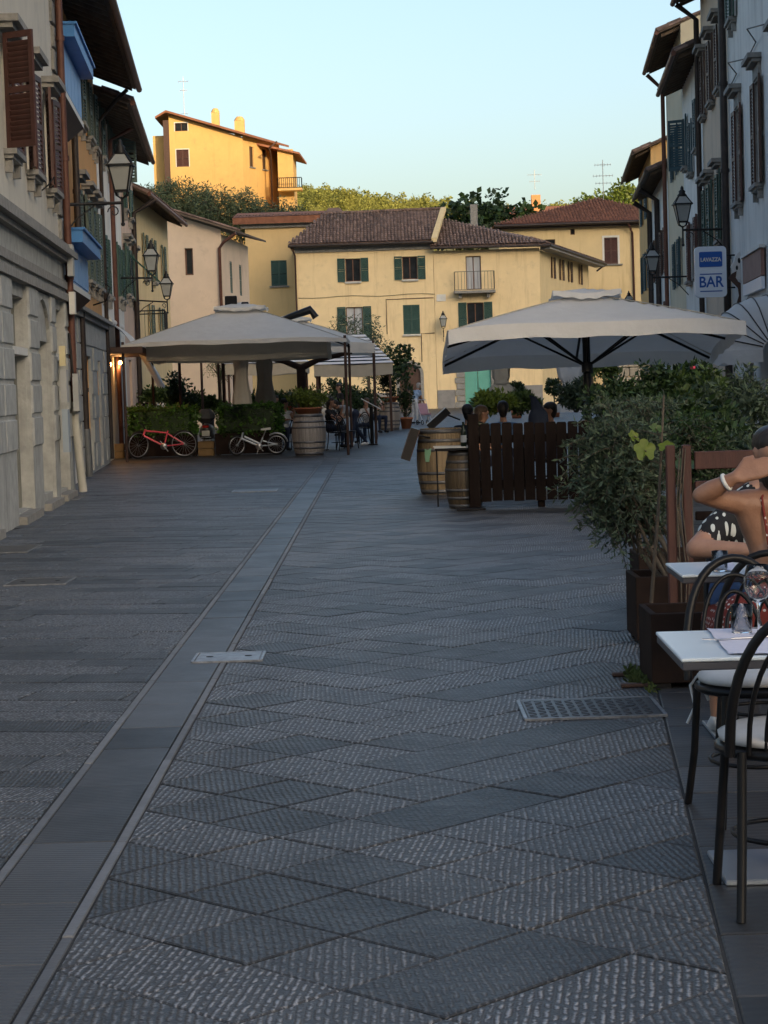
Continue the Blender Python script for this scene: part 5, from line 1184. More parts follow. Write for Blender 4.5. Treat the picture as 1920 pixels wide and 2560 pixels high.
lantern('nearest left street lantern on a long iron arm over the brown downpipe', f1(33.2, 4.68, 0), (-4.12, 33.6, 4.72), 1.2)
q = P(380, 695, 55.7); lantern('second left street lantern, in front of the yellow row house', f3(55.7, 4.75, 0), (q.x, 55.7, q.z), 1.2)
q = P(418, 755, 65); lantern('third left street lantern, beside the iron balcony', f3(66, 4.6, 0), (q.x, 65, q.z), 1.15)
q = P(1707, 575, 46.3); lantern('nearest right street lantern beside the bar sign', fr_(46.3, 4.89, 0), (q.x, 46.3, q.z), 1.15)
q = P(1631, 694, 59.5); lantern('second right street lantern, against the cream house', fr_(59.5, 4.5, 0), (q.x, 59.5, q.z), 1.2)
q = P(1573, 782, 88); lantern('far right street lantern above the parasol, before the hip roof house', fr_(88, 4.2, 0), (q.x, 88, q.z), 1.1)
lantern('lone street lantern on the front of the yellow house', (4.27, 134.98, 5.05), (4.27, 134.3, 5.15), 1.45)
# two small lit bulbs under the shop canopy
M_BULB = emit_mat('warm_bulb', (1.0, .45, .12), 28)
for k, (px, py, Y, lab) in enumerate(((273, 911, 49.5, 'left glowing orange lamp under the shop canopy'), (299, 907, 52, 'right glowing orange lamp under the shop canopy, beside the pavilion pole'))):
    q = P(px, py, Y); t = thing('shop_lamp', lab, 'lamp', q); b = MB(); b.ball((0, 0, 0), .06, 10, 8); b.build('bulb', M_BULB, t); b = MB(); b.lathe([(.03, .05), (.07, .08), (.04, .14), (0, .16)], 10); b.tube([(0, 0, .12), (0, 0, .35)], .012, 6); b.build('lamp_holder', M_BLACK, t)
    ld = bpy.data.lights.new('shop_lamp_light', 'POINT'); ld.energy = 6; ld.color = (1, .5, .18); ld.shadow_soft_size = .06; lo = bpy.data.objects.new('shop_lamp_light', ld); COL.objects.link(lo); lo.location = (0, -.1, -.1); lo.parent = t
# ================================================================ SIGNS
def text_mesh(name, s, size, m, parent, loc, rot, ext=.004, sx=1.0, bold=0.0):
    cu = bpy.data.curves.new(name, 'FONT'); cu.body = s; cu.size = size; cu.extrude = ext; cu.offset = bold; cu.align_x = 'CENTER'; cu.align_y = 'CENTER'
    o = bpy.data.objects.new(name, cu); COL.objects.link(o); dg = bpy.context.evaluated_depsgraph_get(); me = bpy.data.meshes.new_from_object(o.evaluated_get(dg)); bpy.data.objects.remove(o); me.materials.clear(); me.materials.append(m)
    o = bpy.data.objects.new(name, me); COL.objects.link(o); o.parent = parent; o.location = loc; o.rotation_euler = rot; o.scale = (sx, 1, 1); return o
def rrect(w_, h, r, n=6):
    pts = []
    for (cx, cy, a0) in ((w_/2-r, h/2-r, 0), (-w_/2+r, h/2-r, 90), (-w_/2+r, -h/2+r, 180), (w_/2-r, -h/2+r, 270)):
        for k in range(n+1): a = math.radians(a0+90*k/n); pts.append((cx+r*math.cos(a), cy+r*math.sin(a)))
    return pts
def plate(b, poly, y0, y1):       # polygon in XZ, thickness along Y
    n = len(poly); b.add([(p[0], y0, p[1]) for p in poly]+[(p[0], y1, p[1]) for p in poly], [tuple(range(n)), tuple(reversed(range(n, 2*n)))]+[(i, (i+1) % n, n+(i+1) % n, n+i) for i in range(n)])
M_SIGNW = mat('sign_white', (.68, .74, .82), (.72, .78, .86), scale=2, rough=.35); M_SIGNB = mat('sign_blue', (.01, .09, .36), (.012, .1, .4), rough=.35)
q = P(1776, 680, 44.7); t = thing('bar_sign', 'white rounded light box sign reading BAR in blue, on the beige house', 'sign', q, rz=-.04)
W_, H_ = .68, 1.1; b = MB(); plate(b, rrect(W_, H_, .09), -.09, .09); b.build('light_box', M_SIGNW, t)
b = MB(); plate(b, rrect(.5, .33, .03), -.096, -.091); b.at(); b.build('blue_panel', M_SIGNB, t, loc=(0, 0, .27))
text_mesh('lettering', 'LAVAZZA', .115, M_TRIMW, t, (0, -.097, .26), (math.pi/2, 0, 0), .003, .88, .004)
text_mesh('lettering', 'BAR', .33, M_SIGNB, t, (0, -.092, -.23), (math.pi/2, 0, 0), .003, .88, .006)
for z in (-.05, -.42): b = MB(); b.box(-.24, .24, -.096, -.091, z-.011, z+.011); b.build('rule', M_SIGNB, t)
b = MB(); w_ = fr_(44.7, q.z, 0)-q; 
for z in (-.35, .35): b.tube([(.3, 0, z), (w_.x+.05, w_.y, z)], .02, 6)
b.build('bracket', M_IRON, t)
# tall white figure sign beyond it
q = P(1838, 702, 43.5); t = thing('figure_sign', 'tall cream cut-out sign with a dark curved profile, right of the bar sign', 'sign', q, rz=-.03)
b = MB(); pts = [(.02, .55), (.1, .62), (.24, .62), (.31, .5), (.34, 0), (.36, -.62), (.12, -.62), (.16, -.4), (.2, -.15), (.12, .0), (-.02, .05), (-.05, .2), (-.09, .3), (-.02, .42)]
plate(b, pts, -.07, .07); b.build('board', M_CLOTHW, t)
b = MB(); pts = [(-.16, .06), (-.08, .15), (.02, .2), (.0, .06), (.05, -.02), (.14, -.08), (.19, -.2), (.16, -.42), (.04, -.62), (-.1, -.66), (.0, -.5), (.06, -.32), (.04, -.16), (-.06, -.05)]
plate(b, pts, -.1, -.071); b.build('dark_profile', M_DBROWN, t)
for (x, z, r) in ((.08, .42, .06), (.03, .27, .05), (.14, .22, .05)): b = MB(); plate(b, [(x+r*.5*math.cos(a), z+r*math.sin(a)) for a in [k*.7 for k in range(9)]], -.085, -.071); b.build('dark_blot', M_IRON, t)
b = MB(); w_ = fr_(43.5, q.z, 0)-q; b.tube([(.25, 0, -.2), (w_.x, w_.y, -.2)], .02, 6); b.build('bracket', M_IRON, t)
# faded shop sign on the wall
t = thing('shop_sign', 'faded brown and white rectangular shop sign on the grey palazzo wall', 'sign', fr_(40, 3.4, .1)); b = MB(); b.fbox(fr_, 38.3, 41.9, 3.45, 3.95, .03, .1); b.build('brown_panel', mat('faded_brown', (.2, .11, .09), (.3, .17, .14), scale=4, rough=.7), t, world=True); b = MB(); b.fbox(fr_, 38.3, 41.9, 3.2, 3.43, .03, .1); b.build('white_panel', M_SIGNW, t, world=True); b = MB(); b.fbox(fr_, 38.2, 42.0, 3.96, 4.02, .02, .14); b.build('sign_frame', M_TRIMW, t, world=True)
# ================================================================ PAVING COVERS
M_STEEL = mat('cover_steel', (.14, .145, .155), (.34, .35, .37), scale=16, rough=.42, metal=.5, bump=.2); M_DCOVER = mat('dark_cover', (.05, .05, .055), (.09, .09, .095), scale=12, rough=.4, metal=.4, bump=.3)
def cover(label, px, m, name='inspection_cover', knobs=True, tread=False):
    pts = [G(x, y) for x, y in px]; c = sum(pts, Vector())/4; t = thing(name, label, 'cover', (c.x, c.y, .004)); xs = [p.x-c.x for p in pts]; ys = [p.y-c.y for p in pts]
    x0, x1, y0, y1 = (xs[0]+xs[3])/2, (xs[1]+xs[2])/2, (ys[0]+ys[1])/2, (ys[2]+ys[3])/2
    b = MB(); b.cbox((x0+x1)/2, (y0+y1)/2, 0, x1-x0, y1-y0, .012, .004); b.build('plate', m, t)
    b = MB()
    for (a0, a1, c0, c1) in ((x0-.015, x1+.015, y0-.02, y0-.002), (x0-.015, x1+.015, y1+.002, y1+.02), (x0-.02, x0-.002, y0, y1), (x1+.002, x1+.02, y0, y1)): b.box(a0, a1, c0, c1, -.004, .007)
    b.build('rim', M_STEEL, t)
    if tread:
        n = int((x1-x0)/.05); me = None
        for i in range(n):
            for j in range(int((y1-y0)/.05)):
                x, y = x0+.03+i*.05, y0+.03+j*.05
                if me is None: bb = MB(); bb.at(0, 0, .007, .7).cbox(0, 0, 0, .04, .012, .006, .002); bb.T = None; me = bb.mesh('tread_bar', m)
                o = bpy.data.objects.new('tread_bar', me); COL.objects.link(o); o.parent = t; o.location = (x, y, 0); o.rotation_euler = (0, 0, 0 if (i+j) % 2 else -1.4)
    if knobs:
        for fx in (.2, .8): b = MB(); x = x0+(x1-x0)*fx; b.lathe([(.0, .0085), (.022, .0085), (.022, .002)], 10, (x, (y0+y1)/2, 0)); b.build('lifting_socket', M_IRON, t)
    return t
cover('bright steel inspection cover lying across the smooth strip', [(490, 1655), (648, 1655), (656, 1634), (498, 1635)], M_STEEL)
cover('large chequered steel cover in the diagonal paving near the tables', [(1306, 1796), (1648, 1796), (1640, 1752), (1310, 1750)], M_DCOVER, tread=True)
cover('dark drain grating by the door steps at the left edge', [(-40, 1390), (90, 1375), (90, 1364), (-40, 1368)], M_DCOVER, 'drain_grating', knobs=False)
cover('dim square cover in the left paving courses', [(25, 1463), (165, 1463), (175, 1448), (40, 1448)], M_DCOVER)
cover('small drain grating against the left house wall, below the downpipe boot', [(130, 1250), (200, 1250), (200, 1244), (130, 1244)], M_DCOVER, 'drain_grating', knobs=False)
cover('thin dark cover in the far left courses near the strip', [(583, 1231), (690, 1229), (690, 1224), (588, 1226)], M_DCOVER, knobs=False)
# ================================================================ LIVING THINGS: figures grown from one continuous skin
M_SKIN = mat('skin', (.33, .17, .11), (.44, .25, .17), scale=11, rough=.5, bump=.3, bscale=120, bdist=.004); M_SKINT = mat('tanned_skin', (.25, .125, .075), (.36, .19, .12), scale=9, rough=.48, bump=.35, bscale=120, bdist=.004, grime=(.27, .11, .06))
M_HAIR = mat('dark_hair', (.012, .009, .007), (.03, .02, .015), scale=40, rough=.45, stretch=(1, 1, .15), bump=.5, bscale=60); M_HAIRB = mat('brown_hair', (.07, .04, .02), (.12, .07, .04), scale=40, rough=.5, bump=.5, bscale=60); M_HAIRG = mat('grey_hair', (.3, .29, .28), (.4, .39, .38), scale=40, rough=.6)
def fab(n, c): return mat(n, tuple(x*.85 for x in c), c, scale=12, rough=.85, bump=.25, bscale=25)
F_WHITE, F_BLACK, F_NAVY, F_GREY, F_BLUE, F_DEN = fab('white_shirt', (.62, .62, .62)), fab('black_shirt', (.015, .015, .018)), fab('navy_cloth', (.02, .03, .06)), fab('grey_shirt', (.4, .41, .43)), fab('light_blue_shirt', (.3, .42, .6)), fab('denim', (.02, .06, .16))
F_RED, F_PLAID, F_SHOE = fab('red_dress', (.3, .04, .025)), fab('plaid_shirt', (.2, .2, .24)), fab('white_shoe', (.7, .7, .68))
def body(name, segs, parent, mats, voxel=.016, smooth=3):
    """segs: (p0, p1, r0, r1, mat index). capsules fused by voxel remesh into one skin, coloured by the nearest segment"""
    b = MB()
    for (p0, p1, r0, r1, mi) in segs:
        p0, p1 = Vector(p0), Vector(p1); d = p1-p0; L_ = d.length
        if L_ < 1e-4: b.ball(p0, r0, 14, 10); continue
        q = d.to_track_quat('Z', 'Y').to_matrix(); prof = []
        for k in range(5): a = -math.pi/2+k*math.pi/8; prof.append((r0*math.cos(a)+1e-4, r0*math.sin(a)))
        for k in range(5): a = k*math.pi/8; prof.append((r1*math.cos(a)+1e-4, L_+r1*math.sin(a)))
        T = q.to_4x4(); T.translation = p0; b.T = T; n = 14; b.lathe(prof, n); b.T = None
    o = b.build('tmp', mats[0]); md = o.modifiers.new('r', 'REMESH'); md.mode = 'VOXEL'; md.voxel_size = voxel; md.use_smooth_shade = True
    if smooth: ms = o.modifiers.new('s', 'SMOOTH'); ms.factor = .5; ms.iterations = smooth
    dg = bpy.context.evaluated_depsgraph_get(); me = bpy.data.meshes.new_from_object(o.evaluated_get(dg)); bpy.data.objects.remove(o)
    me.materials.clear(); [me.materials.append(m) for m in mats]; me.name = name
    n = len(me.polygons); C = np.empty(n*3); me.polygons.foreach_get('center', C); C = C.reshape(-1, 3); best = np.full(n, 1e9); idx = np.zeros(n, int)
    for (p0, p1, r0, r1, mi) in segs:
        a = np.array(p0[:]); d = np.array(Vector(p1)[:])-a; l2 = max(d@d, 1e-9); t_ = np.clip(((C-a)@d)/l2, 0, 1)
        ds = np.linalg.norm(C-a-t_[:, None]*d, axis=1)-(r0+(r1-r0)*t_); k = ds < best; best[k] = ds[k]; idx[k] = mi
    me.polygons.foreach_set('material_index', idx); me.polygons.foreach_set('use_smooth', np.ones(n, bool)); me.update()
    ob = bpy.data.objects.new(name, me); COL.objects.link(ob); ob.parent = parent; return ob
def hand(W_, fwd, side, mi, s=1.0, curl=.5, dn=None):
    """palm + five unequal fingers from the wrist"""
    W_, f, sd = Vector(W_), Vector(fwd).normalized(), Vector(side).normalized(); dn = Vector(dn).normalized() if dn else f.cross(sd).normalized(); S = []
    pe = W_+f*.085*s
    for k in range(4): S.append((W_+sd*(k-1.5)*.012*s+f*.015*s, pe+sd*(k-1.5)*.021*s, .014*s, .0115*s, mi))
    for k, L_ in enumerate((.068, .078, .074, .058)):
        a = pe+sd*(k-1.5)*.0215*s; m1 = a+(f*math.cos(curl*.5)+dn*math.sin(curl*.5))*L_*.52*s; e = m1+(f*math.cos(curl*1.2)+dn*math.sin(curl*1.2))*L_*.5*s
        S += [(a, m1, .0098*s, .009*s, mi), (m1, e, .009*s, .0075*s, mi)]
    th = W_+f*.03*s-sd*.03*s; t2 = th+(f*.7-sd*.6).normalized()*.04*s; S += [(W_+f*.02*s-sd*.01*s, th, .014*s, .012*s, mi), (th, t2, .011*s, .0095*s, mi), (t2, t2+(f*.9-sd*.1+dn*.3).normalized()*.03*s, .0095*s, .008*s, mi)]
    return S
def head(b_segs, H, face, mi, s=1.0):
    H, f = Vector(H), Vector(face).normalized(); r = Vector((f.y, -f.x, 0)).normalized(); up = r.cross(f)
    up = up if up.z > 0 else -up
    b_segs += [(H+up*.03*s-f*.012*s, H+up*.035*s+f*.01*s, .083*s, .08*s, mi), (H-up*.035*s+f*.028*s, H-up*.06*s+f*.04*s, .06*s, .045*s, mi), (H-up*.005*s+f*.085*s, H-up*.025*s+f*.1*s, .01*s, .014*s, mi), (H-up*.06*s+f*.078*s-r*.02*s, H-up*.06*s+f*.078*s+r*.02*s, .009*s, .009*s, mi)]
    for sg in (-1, 1): b_segs += [(H+r*sg*.08*s-up*.005*s, H+r*sg*.083*s+up*.03*s, .012*s, .014*s, mi), (H+r*sg*.033*s+up*.02*s+f*.072*s, H+r*sg*.033*s+up*.021*s+f*.072*s, .011*s, .011*s, mi)]
def hair(parent, H, face, m, s=1.0, long=0.0, bun=False):
    H, f = Vector(H), Vector(face).normalized(); r = Vector((f.y, -f.x, 0)).normalized(); S = [(H+Vector((0, 0, .055*s))-f*.03*s, H+Vector((0, 0, .06*s))+f*.005*s, .09*s, .088*s, 0), (H-f*.05*s, H-f*.045*s-Vector((0, 0, .06*s)), .075*s, .06*s, 0)]
    if long: 
        for sg in (-1, 0, 1): S.append((H-f*.06*s+r*sg*.05*s, H-f*.085*s+r*sg*.05*s-Vector((0, 0, long)), .05*s, .035*s, 0))
    if bun: S.append((H-f*.1*s+Vector((0, 0, .08*s)), H-f*.11*s+Vector((0, 0, .08*s)), .045*s, .045*s, 0))
    return body('hair', S, parent, [m], .014, 2)
def eyes(parent, H, face, s=1.0):
    H, f = Vector(H), Vector(face).normalized(); r = Vector((f.y, -f.x, 0)).normalized()
    for sg in (-1, 1): b = MB(); b.ball(H+r*sg*.033*s+Vector((0, 0, .02*s))+f*.08*s, .008*s, 8, 6); b.build('eye', M_IRON, parent)
def figure(label, loc, rz, pose, shirt, pants, hairm=None, skin=None, sleeve='short', lean=0.0, s=1.0, long=0.0, shoe=None, seat=.46, arms='rest', turn=0.0, bun=False, bare=False):
    """facing local -Y; pose sit / stand / bend"""
    t = thing('person', label, 'person', loc, rz); skin = skin or M_SKIN; mats = [skin, shirt, pants, shoe or F_BLACK]; S = []
    hz_ = {'sit': seat+.08, 'stand': .92, 'bend': .88}[pose]; hip = Vector((0, 0, hz_)); ln = lean if pose != 'bend' else 1.15
    ax = Vector((0, -math.sin(ln), math.cos(ln))); ch = hip+ax*.3; nk = hip+ax*.5; H = nk+Vector((0, -.03-.05*math.sin(ln), .03))+ax*.14
    if pose == 'bend': H = nk+ax*.13+Vector((0, 0, -.02))
    S += [(hip+Vector((-.07, 0, 0)), hip+Vector((.07, 0, 0)), .125, .125, 2), (hip+ax*.08, ch, .115, .125, 1), (ch-Vector((.07, 0, 0)), ch+Vector((.07, 0, 0)), .11, .11, 1), (ch, nk-ax*.06, .12, .07, 1), (nk-ax*.05, H-ax*.06, .052, .05, 0)]
    for sg in (-1, 1):
        sh = nk-ax*.07+Vector((sg*.175, 0, 0)); S.append((nk-ax*.06+Vector((sg*.05, 0, 0)), sh, .06, .062, 1))
        if arms == 'rest': el = sh+Vector((sg*.05, -.06, -.26)); wr = el+Vector((-sg*.05, -.22, .02))
        elif arms == 'face': el = sh+Vector((sg*.02, -.2, -.18)); wr = el+Vector((-sg*.07, -.1, .22)) if sg > 0 else el+Vector((.1, -.18, .02))
        elif arms == 'down': el = sh+Vector((sg*.04, .02, -.28)); wr = el+Vector((0, -.06, -.24))
        elif arms == 'reach': el = sh+Vector((0, -.08, -.27)); wr = el+Vector((-sg*.04, -.16, -.18))
        am = 1 if sleeve == 'long' else 0
        S += [(sh, sh.lerp(el, .5), .056, .05, 1 if sleeve != 'none' else 0), (sh.lerp(el, .5), el, .047, .041, am), (el, wr, .04, .028, am)]
        f = (wr-el).normalized(); S += hand(wr, f, Vector((1, 0, 0))*sg if abs(f.x) < .8 else Vector((0, 0, 1)), 0, .95)
        hj = hip+Vector((sg*.09, 0, -.03))
        if pose == 'sit': kn = hj+Vector((sg*.04, -.42, .03)); an = Vector((kn.x, kn.y+.04, .1))
        elif pose == 'stand': kn = hj+Vector((sg*.01, -.02, -.42)); an = Vector((kn.x, kn.y+.04+.05*sg, .1))
        else: kn = Vector((sg*.12, .02-.12*sg, .48)); an = Vector((sg*.14, .14-.3*sg, .1))
        S += [(hj, kn, .088, .062, 2), (kn, kn.lerp(an, .35), .06, .062, 2), (kn.lerp(an, .35), an, .058, .038, 2), (an+Vector((0, .03, -.04)), an+Vector((0, -.14, -.055)), .045, .038, 3)]
    face = Vector((math.sin(turn), -math.cos(turn), -.25 if pose == 'sit' else -.1)) if pose != 'bend' else Vector((0, -.5, -.85))
    head(S, H, face, 0); body('body', S, t, mats, .017, 3); hair(t, H, face, hairm or M_HAIR, 1.0, long, bun)
    if pose != 'bend': eyes(t, H, face)
    if s != 1: t.scale = (s,)*3
    return t
# ================================================================ SMALL FURNITURE KINDS
M_OAK = mat('barrel_oak', (.16, .115, .065), (.26, .19, .11), scale=3, rough=.6, bump=.3, bscale=20, stretch=(3, 3, .4), rnd=.22, streak=(.1, .075, .045), streak_s=(3, 3, .4)); M_OAKG = mat('barrel_oak_grey', (.22, .19, .16), (.36, .32, .28), scale=3, rough=.55, bump=.3, bscale=20, stretch=(3, 3, .4), rnd=.2, streak=(.14, .12, .1), streak_s=(3, 3, .4)); M_OAKD = mat('barrel_oak_dark', (.06, .042, .025), (.13, .095, .055), scale=3, rough=.5, bump=.3, bscale=20, stretch=(3, 3, .4), rnd=.22, streak=(.03, .022, .014), streak_s=(3, 3, .4))
M_HOOP = mat('hoop_iron', (.1, .1, .105), (.2, .2, .205), scale=8, rough=.5, metal=.6, bump=.2)
def barrel(label, loc, h, re, rm, m, group='wine barrels'):
    t = thing('barrel', label, 'barrel', loc, group=group); n = 26; K = 9; me = None
    R_ = lambda f: re+(rm-re)*math.sin(math.pi*f)**.9
    for k in range(n):
        if me is None:
            b = MB(); a0, a1 = -math.pi/n+.006, math.pi/n-.006; vs = []
            for j in range(K+1):
                f = j/K; r = R_(f)
                vs += [((r)*math.cos(a0), r*math.sin(a0), f*h), (r*1.008, 0, f*h), (r*math.cos(a1), r*math.sin(a1), f*h), ((r-.03)*math.cos(a1), (r-.03)*math.sin(a1), f*h), ((r-.03)*math.cos(a0), (r-.03)*math.sin(a0), f*h)]
            fs_ = [(j*5+i, j*5+(i+1) % 5, (j+1)*5+(i+1) % 5, (j+1)*5+i) for j in range(K) for i in range(5)]+[tuple(range(5)), tuple(range(K*5+4, K*5-1, -1))]
            b.add(vs, fs_); me = b.mesh('stave', m)
        o = bpy.data.objects.new('stave', me); COL.objects.link(o); o.parent = t; o.rotation_euler = (0, 0, 2*math.pi*k/n)
    for f0, f1 in ((.015, .075), (.16, .21), (.3, .345), (.655, .7), (.79, .84), (.925, .985)):
        b = MB(); b.lathe([(R_(f0)+.002, f0*h), (R_(f0)+.007, f0*h), (R_(f1)+.007, f1*h), (R_(f1)+.002, f1*h)], 26, smooth=True); b.build('hoop', M_HOOP, t)
    for z in (.03, h-.03): b = MB(); b.lathe([(0, z), (re-.02, z), (re-.02, z-.02), (0, z-.02)], 26); b.build('barrel_head', m, t)
    return t
M_CORT = mat('corten_steel', (.014, .009, .0075), (.03, .018, .014), scale=4, rough=.75, spec=.12, bump=.2, bscale=30, streak=(.012, .008, .007)); M_SOIL = mat('soil', (.03, .022, .015), (.06, .045, .03), scale=20, rough=.95, bump=.8, bscale=30)
M_TERRA = mat('terracotta', (.32, .11, .05), (.42, .16, .08), scale=6, rough=.8, bump=.2, streak=(.3, .17, .11))
def planter_box(label, x0, x1, y0, y1, h, rz=0, m=None, group='steel planter boxes'):
    cx, cy = (x0+x1)/2, (y0+y1)/2; t = thing('planter_box', label, 'planter', (cx, cy, 0), rz, group=group); w_, d = (x1-x0)/2, (y1-y0)/2; m = m or M_CORT; e = .035
    for (a, b2, c, d2) in ((-w_, w_, -d, -d+e), (-w_, w_, d-e, d), (-w_, -w_+e, -d+e, d-e), (w_-e, w_, -d+e, d-e)): b = MB(); b.cbox((a+b2)/2, (c+d2)/2, .03+h/2, b2-a, d2-c, h, .004); b.build('side_panel', m, t)
    b = MB(); b.box(-w_+e, w_-e, -d+e, d-e, .05, h-.05); b.build('soil', M_SOIL, t)
    for sx in (-1, 1):
        for sy in (-1, 1): b = MB(); b.cbox(sx*(w_-.06), sy*(d-.06), .015, .08, .08, .03); b.build('foot', M_IRON, t)
    return t
def hedge(label, c, R, n, size, m, group=None):
    t = thing('hedge', label, 'hedge', (c[0], c[1], c[2]-R[2]), group=group); N = n; rg_ = np.random.default_rng(int(c[0]*100) % 997)
    q = rg_.uniform(-1, 1, (N, 3)); ax = rg_.integers(0, 3, N); sg = rg_.choice([-1, 1], N); q[np.arange(N), ax] = sg*rg_.uniform(.82, 1.05, N); q *= 1-.12*(np.abs(q)**4).prod(1, keepdims=True)
    V = leaves(np.array(q)*np.array(R)+np.array([0, 0, R[2]]), 2, (.05,)*3, size, .6, rng=rg_); leaf_obj('foliage', V, m, t)
    b = MB(); b.cbox(0, 0, R[2], R[0]*1.75, R[1]*1.75, R[2]*1.75, .05); b.build('inner_twigs', M_DLEAF, t); return t
# ================================================================ LEFT TERRACE
for k, (x0, x1, lab) in enumerate(((315, 492, 'long dark planter under the left clipped hedge, behind the red bicycle'), (540, 706, 'long dark planter under the right clipped hedge, behind the white bicycle'))):
    a, c = P(x0, 1143, 50.6).x, P(x1, 1143, 50.6).x; planter_box(lab, a, c, 50.5, 51.0, .52)
    hedge(['left clipped laurel hedge above the red bicycle', 'right clipped laurel hedge above the white bicycle'][k], ((a+c)/2+.05, 50.78, .87), ((c-a)/2-.06, .3, .37), 1500, .085, mat('laurel_leaf', (.05, .125, .018), (.11, .23, .04), scale=3, rough=.4, island=.5, trans=.25), 'clipped hedges')
M_YWOOD = mat('ochre_boards', (.2, .12, .045), (.28, .17, .07), scale=4, rough=.7, bump=.2)
for k, (x0, x1) in enumerate(((265, 312), (495, 538))):
    a, c = P(x0, 1143, 50.8).x, P(x1, 1143, 50.8).x; t = thing('deck_step', ['ochre wooden step at the left end of the terrace', 'ochre wooden step between the two hedge planters'][k], 'step', ((a+c)/2, 50.9, 0)); w_ = (c-a)/2-.01
    for j in range(2): b = MB(); b.cbox(0, 0, .09+j*.185, 2*w_, .3, .175, .008); b.build('board', M_YWOOD, t)
M_RUB = mat('tyre_rubber', (.012, .012, .012), (.02, .02, .02), scale=20, rough=.8); M_CHROME = mat('bright_metal', (.5, .5, .52), (.6, .6, .62), scale=20, rough=.3, metal=.9)
def bicycle(label, loc, rz, col, r, wb, style, steer=.5, leanx=.12):
    t = thing('bicycle', label, 'bicycle', loc, rz, group='bicycles leaning on the hedge planters'); t.rotation_euler = (leanx, 0, rz)
    def wheel(x, st, nm):
        o = bpy.data.objects.new(nm, None); 
        b = MB(); b.at(x, 0, r, st); b.tube([(math.cos(a)*r, 0, math.sin(a)*r) for a in [2*math.pi*k/32 for k in range(32)]], .022, 8, closed=True); w_ = b.build(nm, M_RUB, t)
        b = MB(); b.at(x, 0, r, st); b.tube([(math.cos(a)*(r-.03), 0, math.sin(a)*(r-.03)) for a in [2*math.pi*k/32 for k in range(32)]], .012, 6, closed=True); b.build('rim', M_CHROME, w_)
        b = MB(); b.at(x, 0, r, st)
        for k in range(18): a = 2*math.pi*k/18; b.tube([(0, .02*(-1)**k, 0), (math.cos(a)*(r-.03), 0, math.sin(a)*(r-.03))], .0022, 4)
        b.tube([(0, -.04, 0), (0, .04, 0)], .025, 8); b.build('spokes', M_CHROME, w_)
    wheel(0, steer, 'front_wheel'); wheel(wb, 0, 'rear_wheel')
    BB = Vector((wb*.56, 0, r*.86)); HT = Vector((wb*.17, 0, r*2.2 if style == 'mtb' else r*2.35)); HB = Vector((wb*.12, 0, r*1.72)); RA = Vector((wb, 0, r)); ST = Vector((wb*.66, 0, r*(2.05 if style == 'mtb' else 1.75)))
    b = MB(); b.tube([HT, HB], .026, 8); b.tube([HB, BB], .024, 8); b.tube([BB, ST], .02, 8)
    if style == 'mtb': b.tube([HT-Vector((-.02, 0, .04)), ST-Vector((0, 0, .06))], .022, 8)
    else: b.tube([HT-Vector((-.02, 0, .1)), BB.lerp(ST, .25)], .026, 8)
    for sy in (-.05, .05): b.tube([BB+Vector((0, sy*.5, 0)), RA+Vector((0, sy, 0))], .013, 6); b.tube([ST-Vector((0, -sy*.5, .08)), RA+Vector((0, sy, 0))], .012, 6)
    b.build('frame', col, t)
    b = MB(); 
    for sy in (-.045, .045): b.tube([HB-Vector((0, -sy, 0)), Vector((0, sy, r))], .015, 6)
    b.tube([HB+Vector((0, -.05, 0)), HB+Vector((0, .05, 0))], .018, 6); b.build('fork', col if style != 'mtb' else M_BLACK, t)
    hb = HT+Vector((-.06, 0, .12)); b = MB(); b.tube([HT, hb], .016, 6); c, s_ = math.cos(steer), math.sin(steer)
    b.tube([hb+Vector((.08*c+.27*s_, -.27*c+.08*s_, .02)), hb, hb+Vector((.08*c-.27*s_, .27*c+.08*s_, .02))], .012, 6); b.build('handlebar', M_BLACK, t)
    if style != 'mtb':
        sp = ST+(ST-BB).normalized()*.2; b = MB(); b.tube([ST, sp], .014, 6); b.build('seat_post', M_CHROME, t)
        b = MB(); b.add([(sp.x-.13, -.02, sp.z), (sp.x-.13, .02, sp.z), (sp.x+.05, .07, sp.z+.01), (sp.x+.12, .07, sp.z+.02), (sp.x+.12, -.07, sp.z+.02), (sp.x+.05, -.07, sp.z+.01)]+[(sp.x-.12, -.015, sp.z+.04), (sp.x-.12, .015, sp.z+.04), (sp.x+.05, .055, sp.z+.05), (sp.x+.11, .055, sp.z+.06), (sp.x+.11, -.055, sp.z+.06), (sp.x+.05, -.055, sp.z+.05)], [(0, 1, 2, 3, 4, 5), (6, 7, 8, 9, 10, 11)]+[(i, (i+1) % 6, 6+(i+1) % 6, 6+i) for i in range(6)]); b.build('saddle', M_TRIMW, t)
        b = MB(); b.tube([(wb+math.cos(a)*(r+.045), 0, r+math.sin(a)*(r+.045)) for a in [.2+k*.25 for k in range(9)]], .02, 6); b.build('mudguard', M_CHROME, t)
        b = MB(); b.tube([(wb*.55, -.08, r*.7), (wb*.5, -.12, .02)], .008, 5); b.build('kickstand', M_CHROME, t)
    b = MB(); b.lathe([(.0, -.004), (.085, -.004), (.085, .004), (0, .004)], 16); b.V = [Vector((BB.x+v.x, BB.y-.05+v.z, BB.z+v.y)) for v in b.V]; b.tube([BB+Vector((0, -.06, 0)), BB+Vector((.1, -.07, -.12))], .01, 6); b.tube([BB+Vector((0, .06, 0)), BB+Vector((-.1, .07, .12))], .01, 6); b.build('crank', M_CHROME, t)
    return t
M_RED = mat('red_pink_paint', (.8, .09, .13), (.86, .12, .17), scale=5, rough=.3, coat=.5); M_SILV = mat('silver_paint', (.5, .55, .6), (.6, .65, .7), scale=5, rough=.3, metal=.3)
